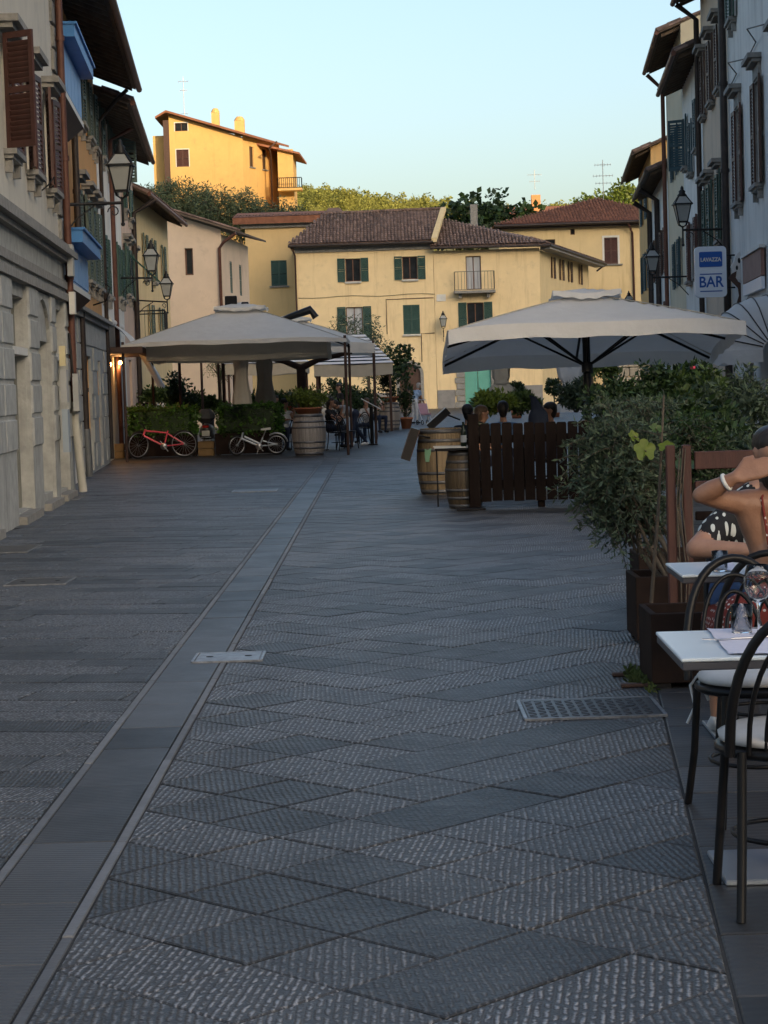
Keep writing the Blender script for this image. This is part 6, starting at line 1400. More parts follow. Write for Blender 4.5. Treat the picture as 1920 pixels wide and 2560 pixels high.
q = G(351, 1146); bicycle('red mountain bicycle with its saddle missing, leaning by the left hedge', (q.x, 50.15, .02), 0, M_RED, .32, 1.12, 'mtb', .75)
q = G(580, 1146); bicycle('small silver-white bicycle with white saddle by the right hedge', (q.x, 50.15, .02), 0, M_SILV, .235, .97, 'city', .6)
# scooter parked between the hedges, seen from behind
q = P(515, 1100, 51.3); t = thing('scooter', 'grey motor scooter parked between the two clipped hedges, seen from behind', 'scooter', (q.x, 51.6, 0)); M_SCG = mat('scooter_grey', (.06, .06, .065), (.1, .1, .105), rough=.35, coat=.3)
b = MB(); b.lathe([(0, -.06), (.2, -.06), (.26, -.03), (.26, .03), (.2, .06), (0, .06)], 24); b.V = [Vector((v.z, v.y, .26+v.x)) for v in b.V]; b.build('rear_wheel', M_RUB, t)
b = MB(); b.lathe([(0, -.05), (.2, -.05), (.25, 0), (.2, .05), (0, .05)], 24); b.V = [Vector((v.z, 1.2+v.y, .26+v.x)) for v in b.V]; b.build('front_wheel', M_RUB, t)
body('rear_fairing', [((0, -.1, .62), (0, .3, .6), .17, .19, 0), ((-.1, .0, .5), (-.1, .4, .5), .1, .1, 0), ((.1, .0, .5), (.1, .4, .5), .1, .1, 0), ((0, .3, .3), (0, 1.0, .3), .12, .12, 0), ((0, 1.05, .35), (0, .95, .95), .14, .12, 0)], t, [M_SCG], .02, 3)
b = MB(); b.cbox(0, -.1, .98, .46, .4, .36, .12); b.build('top_box', M_SCG, t)
b = MB(); b.cbox(0, -.32, .55, .2, .02, .14, .01); b.build('licence_plate', M_TRIMW, t); b = MB(); b.cbox(0, -.29, .72, .16, .04, .06, .015); b.build('tail_lamp', mat('red_lens', (.4, .02, .015), (.5, .03, .02), rough=.2), t)
for sg in (-1, 1): b = MB(); b.tube([(sg*.05, .9, 1.0), (sg*.33, .85, 1.06)], .016, 6); b.ball((sg*.38, .85, 1.2), (.06, .02, .045), 10, 6); b.tube([(sg*.3, .87, 1.05), (sg*.37, .85, 1.18)], .008, 5); b.build('handlebar_mirror', M_BLACK, t)
for k in range(3): b = MB(); b.box(-.13, .13, -.3, -.285, .3+k*.07, .32+k*.07); b.build('grille_bar', M_CHROME, t)
# barrels with pots
def pot(label, loc, r, h, m=None, name='plant_pot', group=None, low=False):
    t = thing(name, label, 'pot', loc, group=group); b = MB(); b.lathe([(0, 0), (r*.72, 0), (r*.92, h*.8), (r*1.04, h*.82), (r*1.04, h), (r*.9, h), (r*.88, h*.9), (0, h*.9)], 24); b.build('vessel', m or M_TERRA, t); b = MB(); b.lathe([(0, h*.92), (r*.87, h*.92), (r*.87, h*.88), (0, h*.88)], 18); b.build('soil', M_SOIL, t); return t
def plant(label, loc, R, k, n, size, m, asp=.4, name='potted_plant', up=.3, group=None, stems=5, flowers=None):
    t = thing(name, label, 'plant', loc, group=group); rg_ = np.random.default_rng(int(abs(loc[0]*37+loc[1]*11)) % 991); C = clumps((0, 0, R[2]), R, k, .35, rg_)
    leaf_obj('foliage', leaves(C, n, np.asarray(R)*.3, size, asp, up=up, rng=rg_), m, t); b = MB()
    for i in range(stems): c = C[i % len(C)]; b.tube([(c[0]*.15, c[1]*.15, -.03), (c[0]*.6, c[1]*.6, c[2]*.55), c], [.012, .009, .005], 5)
    b.build('stems', M_BARK, t)
    if flowers:
        for i in range(flowers[1]): c = C[(i*3+1) % len(C)]*1.08; b = MB(); b.ball((c[0], c[1], c[2]+.02), flowers[2], 7, 5); b.build('flower', flowers[0], t)
    return t
q = G(772, 1140); barrel('grey oak wine barrel carrying a low terracotta bowl, left of the pavilion pole', (q.x, 48.9, 0), .99, .33, .41, M_OAKG)
pot('wide terracotta bowl on top of the grey barrel by the pavilion pole', (q.x, 48.9, .99), .34, .15)
plant('bushy bright green plant in the wide terracotta bowl on the barrel', (q.x, 48.9, 1.12), (.42, .36, .26), 40, 50, .085, M_BLEAF, .35)
q = G(975, 1076); barrel('grey oak wine barrel beside the terracotta pot, farther along the left terrace', (q.x, 74.5, 0), 1.0, .33, .4, M_OAKG); pot('terracotta bowl on top of the farther grey barrel', (q.x, 74.5, 1.0), .34, .2)
plant('dark green plant in the bowl on the farther barrel', (q.x, 74.5, 1.18), (.42, .4, .5), 30, 40, .1, M_DLEAF, .4)
q = G(1016, 1071); pot('large terracotta pot on the ground beside the farther barrel', (q.x, 75.5, 0), .24, .42); plant('tall slim shrub with bare stem in the large terracotta pot', (q.x, 75.5, .4), (.34, .3, .75), 26, 34, .1, M_DLEAF, .6)
# planting seen through the terrace
for k, (px, py, Y, R, m, lab) in enumerate(((660, 1000, 62, (.9, .5, .28), M_MLEAF, 'low green planting behind the right hedge, left of the barrel'), (760, 1000, 66, (1.3, .5, .3), M_MLEAF, 'low green planting behind the barrel pot'), (890, 1000, 68, (.9, .6, .42), M_DLEAF, 'leafy shrubs under the striped canopy'), (450, 985, 55, (.42, .4, .55), M_DLEAF, 'big dark bush under the left of the large pavilion'), (505, 1000, 60, (.6, .4, .22), M_MLEAF, 'green planting right of the big dark bush'), (395, 975, 64, (.7, .4, .16), M_MLEAF, 'green planting on the white balustrade'), (850, 975, 78, (.8, .5, .45), M_DLEAF, 'dark shrub behind the standing waiter'))):
    q = P(px, py, Y); z = max(.0, q.z-R[2]); plant(lab, (q.x, Y, z*.8), (R[0], R[1], R[2]+z*.1), 44, 60, .1, m, .45, 'shrub', stems=8)
q = P(565, 980, 63); plant('red and pink flowers under the pavilion beyond the hedges', (q.x, 63, .75), (.35, .3, .22), 20, 30, .08, M_MLEAF, .5, 'flowering_plant', flowers=(mat('pink_petal', (.6, .2, .16), (.7, .28, .2), rough=.6), 14, .04))
# white balustrade fence and terracotta planter at the left
t = thing('picket_fence', 'low white shaped fence under the left of the pavilion', 'fence', (P(400, 985, 62).x, 62, 0)); 
for k in range(12): b = MB(); x = -.85+k*.155; b.lathe([(.02, .5), (.05, .62), (.03, .8), (.055, 1.0), (.03, 1.12), (.05, 1.22), (0, 1.3)], 10, (x, 0, 0)); b.build('baluster', M_TRIMW, t)
for z in (.45, 1.02): b = MB(); b.box(-.95, .95, -.02, .02, z, z+.05); b.build('rail', M_TRIMW, t)
b = MB(); b.box(-.95, .95, -.05, .05, 0, .45); b.build('base', M_TRIMW, t)
q = P(392, 1010, 57); pot('terracotta planter in front of the white fence', (q.x, 57, .55), .32, .3); b = MB(); b.cbox(q.x, 57, .275, .7, .5, .55, .02); o = b.build('plinth_block', M_STONE2); tag(o, 'grey block carrying the terracotta planter by the white fence', 'block')
q = P(345, 1000, 54); t = thing('folded_chair_stack', 'dark leaning stack of folded chairs against the left row', 'chairs', (q.x, 54, 0))
for k in range(4): b = MB(); x = -.18+k*.1; b.tube([(x, 0, 0), (x+.2, .1, 1.35)], .02, 6); b.tube([(x+.05, -.35, 0), (x+.25, -.2, 1.35)], .02, 6); b.tube([(x+.2, .1, 1.3), (x+.25, -.2, 1.3)], .02, 6); b.build('folded_frame', M_BLACK, t)
b = MB(); q = P(303, 1000, 49.3); 
# chairs and people of the left terrace
def cafe_chair(label, loc, rz, group='black bentwood chairs', cushion=False, proto=None, m=None):
    if proto is not None: return dup(proto, label, loc, rz, group)
    t = thing('bistro_chair', label, 'chair', loc, rz, group=group); m = m or M_BLACK
    b = MB(); b.lathe([(0, .44), (.2, .44), (.215, .45), (.215, .465), (.2, .47), (0, .47)], 24); b.build('seat', m, t)
    for sx in (-1, 1): b = MB(); b.tube([(sx*.155, -.16, .45), (sx*.185, -.2, 0)], .014, 8); b.build('leg', m, t)
    for sx in (-1, 1): b = MB(); b.tube([(sx*.165, .17, .47), (sx*.175, .2, .2), (sx*.19, .25, 0)], .014, 8); b.build('leg', m, t)
    def hoop(w_, zt, y0, r): return [(-w_*math.cos(a) if True else 0, y0+.06*math.sin(a)*1.0+.05*(math.sin(a)), .46+(zt-.46)*math.sin(a)**.75 if 0 < a < math.pi else .46) for a in [math.pi*k/20 for k in range(21)]]
    b = MB(); b.tube(hoop(.2, .88, .17, 0), .0155, 8); b.build('back_hoop', m, t)
    for w_, zt in ((.145, .82), (.095, .76), (.05, .7)): b = MB(); b.tube(hoop(w_, zt, .165, 0), .008, 6); b.build('inner_hoop', m, t)
    b = MB(); b.tube([(math.cos(a)*.165, math.sin(a)*.17, .2) for a in [2*math.pi*k/20 for k in range(20)]], .008, 6, closed=True); b.build('stretcher_ring', m, t)
    if cushion:
        b = MB(); n = 24; vs = [(0, 0, .525)]
        prof = [(.1, .524), (.17, .516), (.205, .498), (.2, .478), (.1, .472)]
        b.lathe([(0.001, .525)]+prof+[(0.001, .472)], n); b.build('cushion', mat('white_cushion', (.5, .48, .46), (.6, .58, .56), scale=6, rough=.9, bump=.4, bscale=14), t)
        b = MB(); b.tube([(-.16, .15, .49), (-.19, .18, .44), (-.17, .2, .36), (-.2, .2, .3)], .006, 5); b.tube([(-.16, .15, .49), (-.15, .19, .45), (-.12, .2, .38)], .006, 5); b.build('cushion_ties', M_CLOTHW, t)
    return t
CH = cafe_chair('black bentwood chair under the pavilion, just right of the pavilion pole', (P(845, 1100, 52).x, 52, 0), 2.6)
for k, (px, Y, rz, lab) in enumerate(((870, 53, 1.0, 'black bentwood chair in front of the bending waiter'), (900, 57, -.6, 'black bentwood chair behind the bending waiter'), (735, 54, 3.6, 'black bentwood chair of the woman in the white vest'), (790, 58, .2, 'black bentwood chair at the back of the left terrace'))): cafe_chair(lab, (P(px, 1090, Y).x, Y, 0), rz, proto=CH)
def fig_at(px, Y, *a, **k): return (P(px, 1050, Y).x, Y, 0)
figure('woman in a white vest with long dark hair, seated behind the grey barrel', fig_at(712, 53), .5, 'sit', F_WHITE, F_NAVY, long=.22, sleeve='none', arms='face', turn=.9)
figure('waiter in grey shirt and dark trousers bending over a table, white sneakers', fig_at(885, 55), -1.05, 'bend', F_GREY, F_NAVY, arms='reach', shoe=F_SHOE)
figure('person in dark top seated by the pavilion pole, hand to the face', fig_at(825, 54), 1.2, 'sit', F_BLACK, F_NAVY, long=.2, arms='face', turn=.3)
figure('child in white shirt sitting behind the bending waiter', fig_at(918, 58), -.5, 'sit', F_WHITE, F_NAVY, M_HAIRB, arms='face', s=.95)
figure('waiter in black standing under the striped canopy', fig_at(852, 67), -1.2, 'stand', F_BLACK, F_BLACK, arms='down')
figure('man in a plaid shirt seated behind the right hedge', fig_at(690, 57), .3, 'sit', F_PLAID, F_NAVY, arms='rest', seat=.55)
figure('person with dark hair sitting far under the rear canopy', fig_at(727, 66), 0, 'sit', F_RED, F_NAVY, arms='rest', seat=.62)
figure('person seated left under the pavilion beside the white fence', fig_at(373, 65), 0, 'sit', F_BLACK, F_NAVY, arms='rest', seat=.72)
figure('woman with bare shoulders seated beside the farther barrel', fig_at(940, 70), .6, 'sit', fab('tan_top', (.35, .25, .18)), F_NAVY, M_HAIRB, arms='face', sleeve='none')
figure('person in light blue clothes pushing a pushchair across the square', fig_at(1038, 84), 2.3, 'stand', F_BLUE, F_WHITE, M_HAIRG, arms='reach', lean=.35)
t = thing('pushchair', 'small pink and white pushchair beside the person in blue', 'pushchair', (P(1062, 1050, 82).x, 82, 0), .4)
for sx in (-.22, .22):
    for sy in (-.25, .25): b = MB(); b.tube([(sx, sy+math.cos(a)*.09, .09+math.sin(a)*.09) for a in [2*math.pi*k/14 for k in range(14)]], .018, 6, closed=True); b.build('wheel', M_RUB, t)
b = MB(); 
for sx in (-.2, .2): b.tube([(sx, -.25, .12), (sx, .05, .5), (sx, .3, 1.0)], .014, 6); b.tube([(sx, .25, .12), (sx, .0, .5)], .014, 6)
b.tube([(-.2, .3, 1.0), (.2, .3, 1.0)], .016, 6); b.build('frame', M_CHROME, t)
b = MB(); b.hexa([(-.19, -.2, .4), (.19, -.2, .4), (.19, .1, .38), (-.19, .1, .38), (-.19, -.2, .46), (.19, -.2, .46), (.19, .12, .44), (-.19, .12, .44)]); b.hexa([(-.19, .08, .4), (.19, .08, .4), (.19, .14, .4), (-.19, .14, .4), (-.19, .2, .85), (.19, .2, .85), (.19, .26, .85), (-.19, .26, .85)]); b.build('seat', fab('pink_cloth', (.5, .3, .35)), t)
for k, (px, Y, lab) in enumerate(((800, 52.6, 'small table under the pavilion before the waiter'), (748, 56, 'small table behind the grey barrel'))):
    t = thing('cafe_table', lab, 'table', (P(px, 1050, Y).x, Y, 0)); b = MB(); b.cbox(0, 0, .74, .7, .7, .03, .008); b.build('top', M_BLACK, t); b = MB(); b.tube([(0, 0, 0.02), (0, 0, .73)], .03, 8); b.build('pedestal', M_BLACK, t); b = MB(); b.cbox(0, 0, .015, .42, .42, .02, .005); b.build('base', M_BLACK, t)
# menu lectern at the terrace corner
q = P(931, 1111, 56); t = thing('menu_stand', 'black menu lectern with white slanted page at the terrace corner', 'menu stand', (q.x, 55.8, 0)); b = MB(); b.tube([(0, 0, 0), (0, 0, 1.05)], .05, 8); b.build('post', M_BLACK, t); b = MB(); b.at(0, -.02, 1.12, 0, 0, .52).cbox(0, 0, 0, .62, .45, .02, .004); b.T = None; b.build('menu_page', M_TRIMW, t); b = MB(); b.cbox(0, 0, .02, .3, .3, .03, .005); b.build('base', M_BLACK, t)
# ================================================================ RIGHT TERRACE
q = G(1105, 1238); barrel('large oak wine barrel with a green sticker, left of the dark fence', (q.x+.02, 29.9, 0), .96, .3, .36, M_OAK)
t = thing('sticker', 'pale green leaf-shaped sticker on the large oak barrel', 'sticker', (q.x+.02-.55*.368, 29.9-.835*.368, .58)); b = MB(); plate(b, [(-.05, .09), (0, .07), (.06, .1), (.05, .02), (.03, -.03), (.02, -.1), (-.04, -.1), (-.05, -.02)], -.004, .0); b.build('leaf', mat('sticker_green', (.2, .42, .25), (.3, .5, .33), rough=.6), t)
t.rotation_euler = (0, 0, -.583)
q2 = G(1168, 1275); barrel('small dark wine barrel under a tray, beside the fence post', (q2.x, 26.25, 0), .74, .2, .255, M_OAKD)
t = thing('tray_table', 'square black tray top with pale edge on the small dark barrel', 'table top', (q2.x-.1, 26.2, .74)); b = MB(); b.cbox(0, 0, .03, .56, .5, .03, .006); b.build('top', M_BLACK, t); 
for (a, c, d, e) in ((-.29, .29, -.26, -.25), (-.29, .29, .25, .26)): b = MB(); b.box(a, c, d, e, .045, .062); b.build('tray_edge', M_BOXG, t)
b = MB(); b.tube([(-.26, -.2, .02), (-.26, -.22, -.7)], .012, 6); b.build('leg', M_BLACK, t)
def bottle(label, loc, lying=False, rz=0):
    t = thing('wine_bottle', label, 'bottle', loc, rz); b = MB(); pr = [(0, 0), (.036, 0), (.037, .01), (.037, .2), (.03, .225), (.014, .25), (.0135, .31), (.016, .312), (.016, .322), (0, .322)]
    o = MB(); o.lathe(pr, 16); g_ = o.build('glass', mat('bottle_glass', (.012, .02, .01), (.02, .03, .014), rough=.08), t); o = MB(); o.lathe([(.0378, .06), (.0378, .15)], 16); l_ = o.build('paper_label', M_TRIMW, t)
    if lying: t.rotation_euler = (0, math.pi/2, rz)
    return t
bottle('wine bottle standing on the black tray', (q2.x-.0, 26.3, .785)); bottle('wine bottle with cream label lying behind the fence post', (P(1166, 1078, 29.9).x, 29.8, 1.0), True, 0)
# menu boards leaning out from the big barrel
M_BOARD = mat('menu_board', (.012, .01, .0095), (.022, .018, .017), scale=8, rough=.4)
def lean_board(label, p0, p1, w_, dY):
    t = thing('menu_board', label, 'menu board', (p0[0], p0[1], 0)); a, c = Vector(p0), Vector(p1); o = Vector((a.x, a.y, 0)); d = (c-a).normalized(); n = Vector((-d.z, 0, d.x)); e = Vector((0, dY, 0)); b = MB()
    def slab(b, o0, o1, th, s0, s1): b.hexa([a+e*s0-o+n*o0+d*0, a+e*s1-o+n*o0, a+e*s1-o+n*(o0+th), a+e*s0-o+n*(o0+th), c+e*s0-o+n*o0, c+e*s1-o+n*o0, c+e*s1-o+n*(o0+th), c+e*s0-o+n*(o0+th)])
    slab(b, 0, 0, w_, 0, 1); b.build('board', M_BOARD, t)
    b = MB(); slab(b, -.012, 0, .012, -.03, .05); slab(b, -.012, 0, .012, .95, 1.03); b.build('board_frame', M_DBROWN, t); b = MB(); b.tube([a.lerp(c, .8)-o+e*.5+n*w_*.5, Vector((c.x+.16-o.x, c.y+dY*.5-o.y, c.z-.12))], .015, 6); b.build('stand', M_BLACK, t)
a, c = P(1022, 1151, 29.6), P(1047, 1074, 29.6); lean_board('dark framed menu board leaning outwards beside the large oak barrel', (a.x, 29.3, a.z), (c.x, 29.3, c.z), .12, .6)
a, c = P(1076, 1074, 31.5), P(1124, 1031, 31.5); lean_board('second dark slanted menu board, behind the large oak barrel', (a.x, 31.2, a.z), (c.x, 31.2, c.z), .1, .6)
# dark picket fence
M_FENCE = mat('dark_fence_wood', (.009, .006, .0055), (.018, .013, .011), scale=4, rough=.7, bump=.2, stretch=(4, 4, .5), spec=.03)
fx0 = G(1190, 1275).x; t = thing('picket_fence', 'dark brown picket fence panel with square post, edge of the right terrace', 'fence', (fx0, 25.95, 0))
b = MB(); b.cbox(0, 0, .61, .14, .14, 1.2, .008); b.build('post', M_FENCE, t); b = MB(); b.cbox(-.06, -.12, .015, .36, .4, .03, .006); b.build('base_plate', M_BLACK, t)
me = None
for k in range(15):
    if me is None: bb = MB(); bb.add([(-.0625, -.01, .09), (.0625, -.01, .09), (.0625, .012, .09), (-.0625, .012, .09), (-.0625, -.01, 1.06), (.0625, -.01, 1.06), (.0625, .012, 1.06), (-.0625, .012, 1.06), (-.05, -.01, 1.08), (.05, -.01, 1.08), (.05, .012, 1.08), (-.05, .012, 1.08)], [(3, 2, 1, 0), (0, 1, 5, 4), (1, 2, 6, 5), (2, 3, 7, 6), (3, 0, 4, 7), (4, 5, 9, 8), (5, 6, 10, 9), (6, 7, 11, 10), (7, 4, 8, 11), (8, 9, 10, 11)]); me = bb.mesh('picket', M_FENCE)
    o = bpy.data.objects.new('picket', me); COL.objects.link(o); o.parent = t; o.location = (.15+k*.139, -.03, random.uniform(-.005, .01)); o.rotation_euler = (0, random.uniform(-.006, .006), 0)
for z in (.26, .83): b = MB(); b.box(.07, 2.25, -.015, .03, z, z+.1); b.build('rail', M_FENCE, t)
for x in (.85, 2.2): b = MB(); b.cbox(x, .05, .5, .09, .07, 1.0, .006); b.build('support_post', M_FENCE, t)
# people behind the fence
def RS(px, Y): return (P(px, 1010, Y).x, Y, 0)
figure('person in a black cap seated at the left end behind the fence', RS(1168, 31.5), 2.9, 'sit', F_BLACK, F_NAVY, arms='rest', seat=.39)
figure('woman with brown hair in profile just behind the fence post', RS(1200, 30.2), 1.2, 'sit', F_BLACK, F_NAVY, M_HAIRB, long=.15, arms='rest', turn=.4, seat=.38)
figure('person in a blue denim jacket seated behind the fence, back turned', RS(1257, 30.5), 3.1, 'sit', fab('denim_jacket', (.08, .16, .3)), F_NAVY, arms='rest', sleeve='long', seat=.43)
figure('man in profile with short dark hair, right end behind the fence', RS(1378, 30.8), -1.4, 'sit', F_BLACK, F_NAVY, arms='rest', seat=.39)
figure('person half hidden among the plants under the parasol', RS(1648, 27.5), 1.6, 'sit', F_BLUE, F_NAVY, M_HAIR, arms='rest', seat=.42)
t = thing('hooded_jacket', 'navy hooded jacket hung over a chair back behind the fence', 'jacket', (RS(1345, 29.9)[0], 29.9, .62)); body('cloth', [((0, 0, .0), (0, 0, .45), .17, .15, 0), ((.02, 0, .45), (-.06, .0, .72), .13, .05, 0), ((-.06, 0, .72), (-.13, 0, .78), .05, .015, 0), ((-.1, 0, .3), (-.2, 0, .05), .08, .06, 0)], t, [F_NAVY], .018, 4)
cafe_chair('black bentwood chair holding the navy hooded jacket', (RS(1345, 30.0)[0], 30.0, 0), 0, proto=CH)
for k, (px, Y) in enumerate(((1215, 31.2), (1310, 30.6))):
    t = thing('cafe_table', ['square table behind the fence post', 'square table behind the middle of the fence'][k], 'table', (RS(px, Y)[0], Y, 0)); b = MB(); b.cbox(0, 0, .74, .7, .7, .03, .008); b.build('top', M_BLACK, t); b = MB(); b.tube([(0, 0, .02), (0, 0, .73)], .03, 8); b.build('pedestal', M_BLACK, t); b = MB(); b.cbox(0, 0, .015, .42, .42, .02, .005); b.build('base', M_BLACK, t)
# greenery beyond the fence
for k, (px, py, Y, R, m, lab, fl) in enumerate(((1230, 1005, 34, (.4, .25, .16), M_BLEAF, 'bright green plant behind the brown-haired woman', None), (1300, 1005, 36, (.3, .25, .16), M_MLEAF, 'spiky plant behind the denim jacket', None), (1440, 985, 33, (.3, .25, .24), M_OLIVE, 'pale spiky oleander beyond the man in profile', None), (1475, 990, 36, (.3, .3, .2), M_MLEAF, 'plant with red flowers under the parasol pole', 2), (1560, 1000, 24, (.5, .4, .32), M_DLEAF, 'dark shrub right of the parasol pole', None), (1690, 960, 25, (.55, .4, .32), M_DLEAF, 'dark shrub with pink flower on the right terrace', 1), (1760, 985, 24, (.45, .4, .28), M_MLEAF, 'green shrub beside the right parasol post', None), (1850, 1040, 22, (.5, .4, .5), M_OLIVE, 'grey-leaved shrub at the right edge', None), (1690, 1080, 19, (.7, .4, .32), M_DLEAF, 'dark dense shrub behind the woman in red', None), (1830, 1150, 17, (.5, .35, .25), M_OLIVE, 'palm-like grey shrub behind the raised arm', None))):
    q = P(px, py, Y); plant(lab, (q.x, Y, max(.0, q.z-R[2]*1.1)), R, 44, 70, .085, m, .3 if m is M_OLIVE else .42, 'shrub', stems=6, flowers=(mat('pink_red_petal', (.7, .05, .12), (.8, .1, .18), rough=.5), fl*2, .035) if fl else None)
for k, (px, py, lab) in enumerate(((1290, 975, 'left ball topiary against the grey plinth'), (1385, 968, 'right ball topiary beside the white curtain'))):
    q = P(px, py, 90); t = thing('topiary', lab, 'topiary', (q.x, 90, 0), group='ball topiaries'); rg_ = np.random.default_rng(k); leaf_obj('ball', leaves(clumps((0, 0, q.z), (.36, .36, .33), 60, .8, rg_), 24, (.1,)*3, .1, .6, rng=rg_), M_DLEAF, t); b = MB(); b.tube([(0, 0, .3), (0, 0, q.z)], .03, 6); b.build('stem', M_BARK, t); b = MB(); b.lathe([(0, 0), (.2, 0), (.26, .4), (0, .4)], 14); b.build('pot', M_TERRA, t)
t = thing('flat_screen', 'black flat screen standing under the parasol', 'screen', (P(1471, 985, 34).x, 34, 0)); q = P(1471, 982, 34); b = MB(); b.cbox(0, 0, q.z, .3, .04, .2, .01); b.build('panel', M_BLACK, t); b = MB(); b.tube([(0, 0, 0), (0, 0, q.z)], .02, 6); b.build('stand', M_BLACK, t)
# ---------------------------------------------------------------- near planters, olive and trellis
pl_ = G(1631, 1724); planter_box('nearest dark steel planter, empty but for weeds, behind the laid table', pl_.x, pl_.x+1.1, pl_.y, pl_.y+.5, .36)
p2_ = G(1593, 1614); planter_box('dark steel planter holding the olive bush', p2_.x, p2_.x+1.0, p2_.y, p2_.y+.5, .38)
p3_ = (p2_.x+.22, p2_.y+1.6); planter_box('third dark steel planter in the row, half hidden by the olive bush', p3_[0], p3_[0]+1.0, p3_[1], p3_[1]+.5, .38)
M_MOSS = mat('moss', (.045, .07, .015), (.08, .1, .03), scale=20, rough=.95)
V = leaves(clumps((pl_.x-.02, pl_.y+.25, .01), (.06, .45, .01), 40, .1), 16, (.03, .05, .01), .03, .5, up=1.0); o = leaf_obj('moss_tuft', V, M_MOSS); tag(o, 'moss and grass growing along the foot of the near planters', 'moss', kind='stuff')
for k, yy in enumerate((.1, .5)): b = MB(); b.cbox(pl_.x-.07, pl_.y+yy, .012, .16, .05, .02, .004); o = b.build('wooden_wedge', M_DBROWN); tag(o, ['nearer brown wedge under the near planter', 'farther brown wedge beside the near planter'][k], 'wedge')
def olive_bush(label, base, stems, C, R, k, n, m=M_OLIVE):
    t = thing('olive_bush', label, 'olive bush', base); b = MB(); rg_ = np.random.default_rng(11); cl = clumps(C, R, k, .3, rg_)
    for i in range(stems):
        c = cl[i*3 % len(cl)]; a = Vector((math.cos(i*1.3)*.05, math.sin(i*1.3)*.04, -.05)); m1 = Vector((c[0]*.35+a.x, c[1]*.35, c[2]*.35)); b.tube([a, m1, Vector(c)*.75+Vector((0, 0, .06)), c], [.017, .013, .009, .004], 6)
        for j in range(5):
            e = cl[(i*7+j*5+2) % len(cl)]; st = m1.lerp(Vector(c), .3+.12*j); b.tube([st, st.lerp(Vector(e), .5)+Vector((0, 0, .04)), e], [.006, .004, .0025], 4)
    b.build('stems', M_BARK, t)
    # drooping twig tips carrying paired narrow leaves
    Vs = []; tb = MB()
    for c in cl:
        for j in range(n):
            d = rg_.normal(size=3); d[2] = d[2]*.5+.25; d /= np.linalg.norm(d); L_ = rg_.uniform(.12, .26); p0 = np.array(c)+rg_.normal(size=3)*np.array(R)*.12
            pts = [p0+d*L_*s_+np.array([0, 0, -.09*s_*s_]) for s_ in np.linspace(0, 1, 9)]; tb.tube([pts[0], pts[4], pts[8]], .0016, 3, cap=False)
            for q_ in range(1, 9):
                for sg in (-1, 1):
                    ax = d+rg_.normal(size=3)*.35; sdv = np.cross(d, rg_.normal(size=3)); sdv /= np.linalg.norm(sdv)+1e-9; ax = ax*.6+sdv*sg*.8; ax /= np.linalg.norm(ax); w_ = np.cross(ax, rg_.normal(size=3)); w_ /= np.linalg.norm(w_)+1e-9; l_ = rg_.uniform(.035, .06); p = pts[q_]
                    Vs += [p, p+ax*l_*.5+w_*.007, p+ax*l_, p+ax*l_*.5-w_*.007]
    leaf_obj('foliage', np.array(Vs), m, t); tb.build('twigs', M_BARK, t); return t
oq = P(1625, 1455, p2_.y+.25); ob = (p2_.x+.3, p2_.y+.25, .34)
ctr = P(1548, 1195, p2_.y+.3)
olive_bush('big grey-green olive bush spilling over its dark planter', ob, 9, (ctr.x-ob[0]+.02, .15, ctr.z-ob[2]+.0), (.25, .27, .42), 84, 11)
for k, (px, py, Y, R) in enumerate(((1610, 1075, 15.5, (.32, .32, .26)), (1710, 1120, 14.5, (.28, .3, .25)))):
    q = P(px, py, Y); olive_bush(['second olive bush, behind and right of the big one', 'third olive bush, in front of the dark dense shrub'][k], (q.x, Y, .3), 6, (0, 0, q.z-.3), R, 60, 9, M_OLIVE if k == 0 else M_DLEAF)
# grape leaves, bright in the shade
M_GRAPE = mat('grape_leaf', (.09, .145, .015), (.16, .21, .025), scale=6, rough=.45, trans=.35)
def lobed(r):
    pts = []
    for k in range(26): a = 2*math.pi*k/26; rr = r*(.72+.28*abs(math.cos(2.5*(a-math.pi/2)))); rr *= .55 if abs(a-math.pi*1.5) < .3 else 1; pts.append((rr*math.cos(a), 0.02*math.cos(3*a)*r, rr*math.sin(a)))
    return pts
t = thing('grape_vine', 'vine with large bright yellow-green leaves among the olive bushes', 'vine', (P(1620, 1150, 11.75).x, 11.75, .3)); o0 = Vector(t.location); stems_ = MB(); stems_.tube([(0, 0, 0), (.05, 0, .5), (.1, 0, 1.2)], [.012, .01, .006], 6)
for (px, py, r, rx, rz, m) in ((1612, 1125, .07, .3, .2, M_GRAPE), (1665, 1115, .05, .9, -.3, M_GRAPE), (1585, 1090, .04, .5, .6, M_GRAPE), (1710, 1160, .075, 1.1, .1, M_DLEAF), (1640, 1070, .04, .8, .3, M_MLEAF)):
    q = P(px, py, 11.65)-o0; pts = lobed(r); b = MB(); b.T = Matrix.Translation(q) @ Matrix.Rotation(rz, 4, 'Z') @ Matrix.Rotation(-rx, 4, 'X'); b.add([(0, .012, 0)]+pts, [(0, 1+k, 1+(k+1) % 26) for k in range(26)]); b.T = None; b.build('leaf', m, t); stems_.tube([(.1*q.z/1.2, 0, q.z-.1), q], .003, 4)
stems_.build('stems', M_BARK, t)
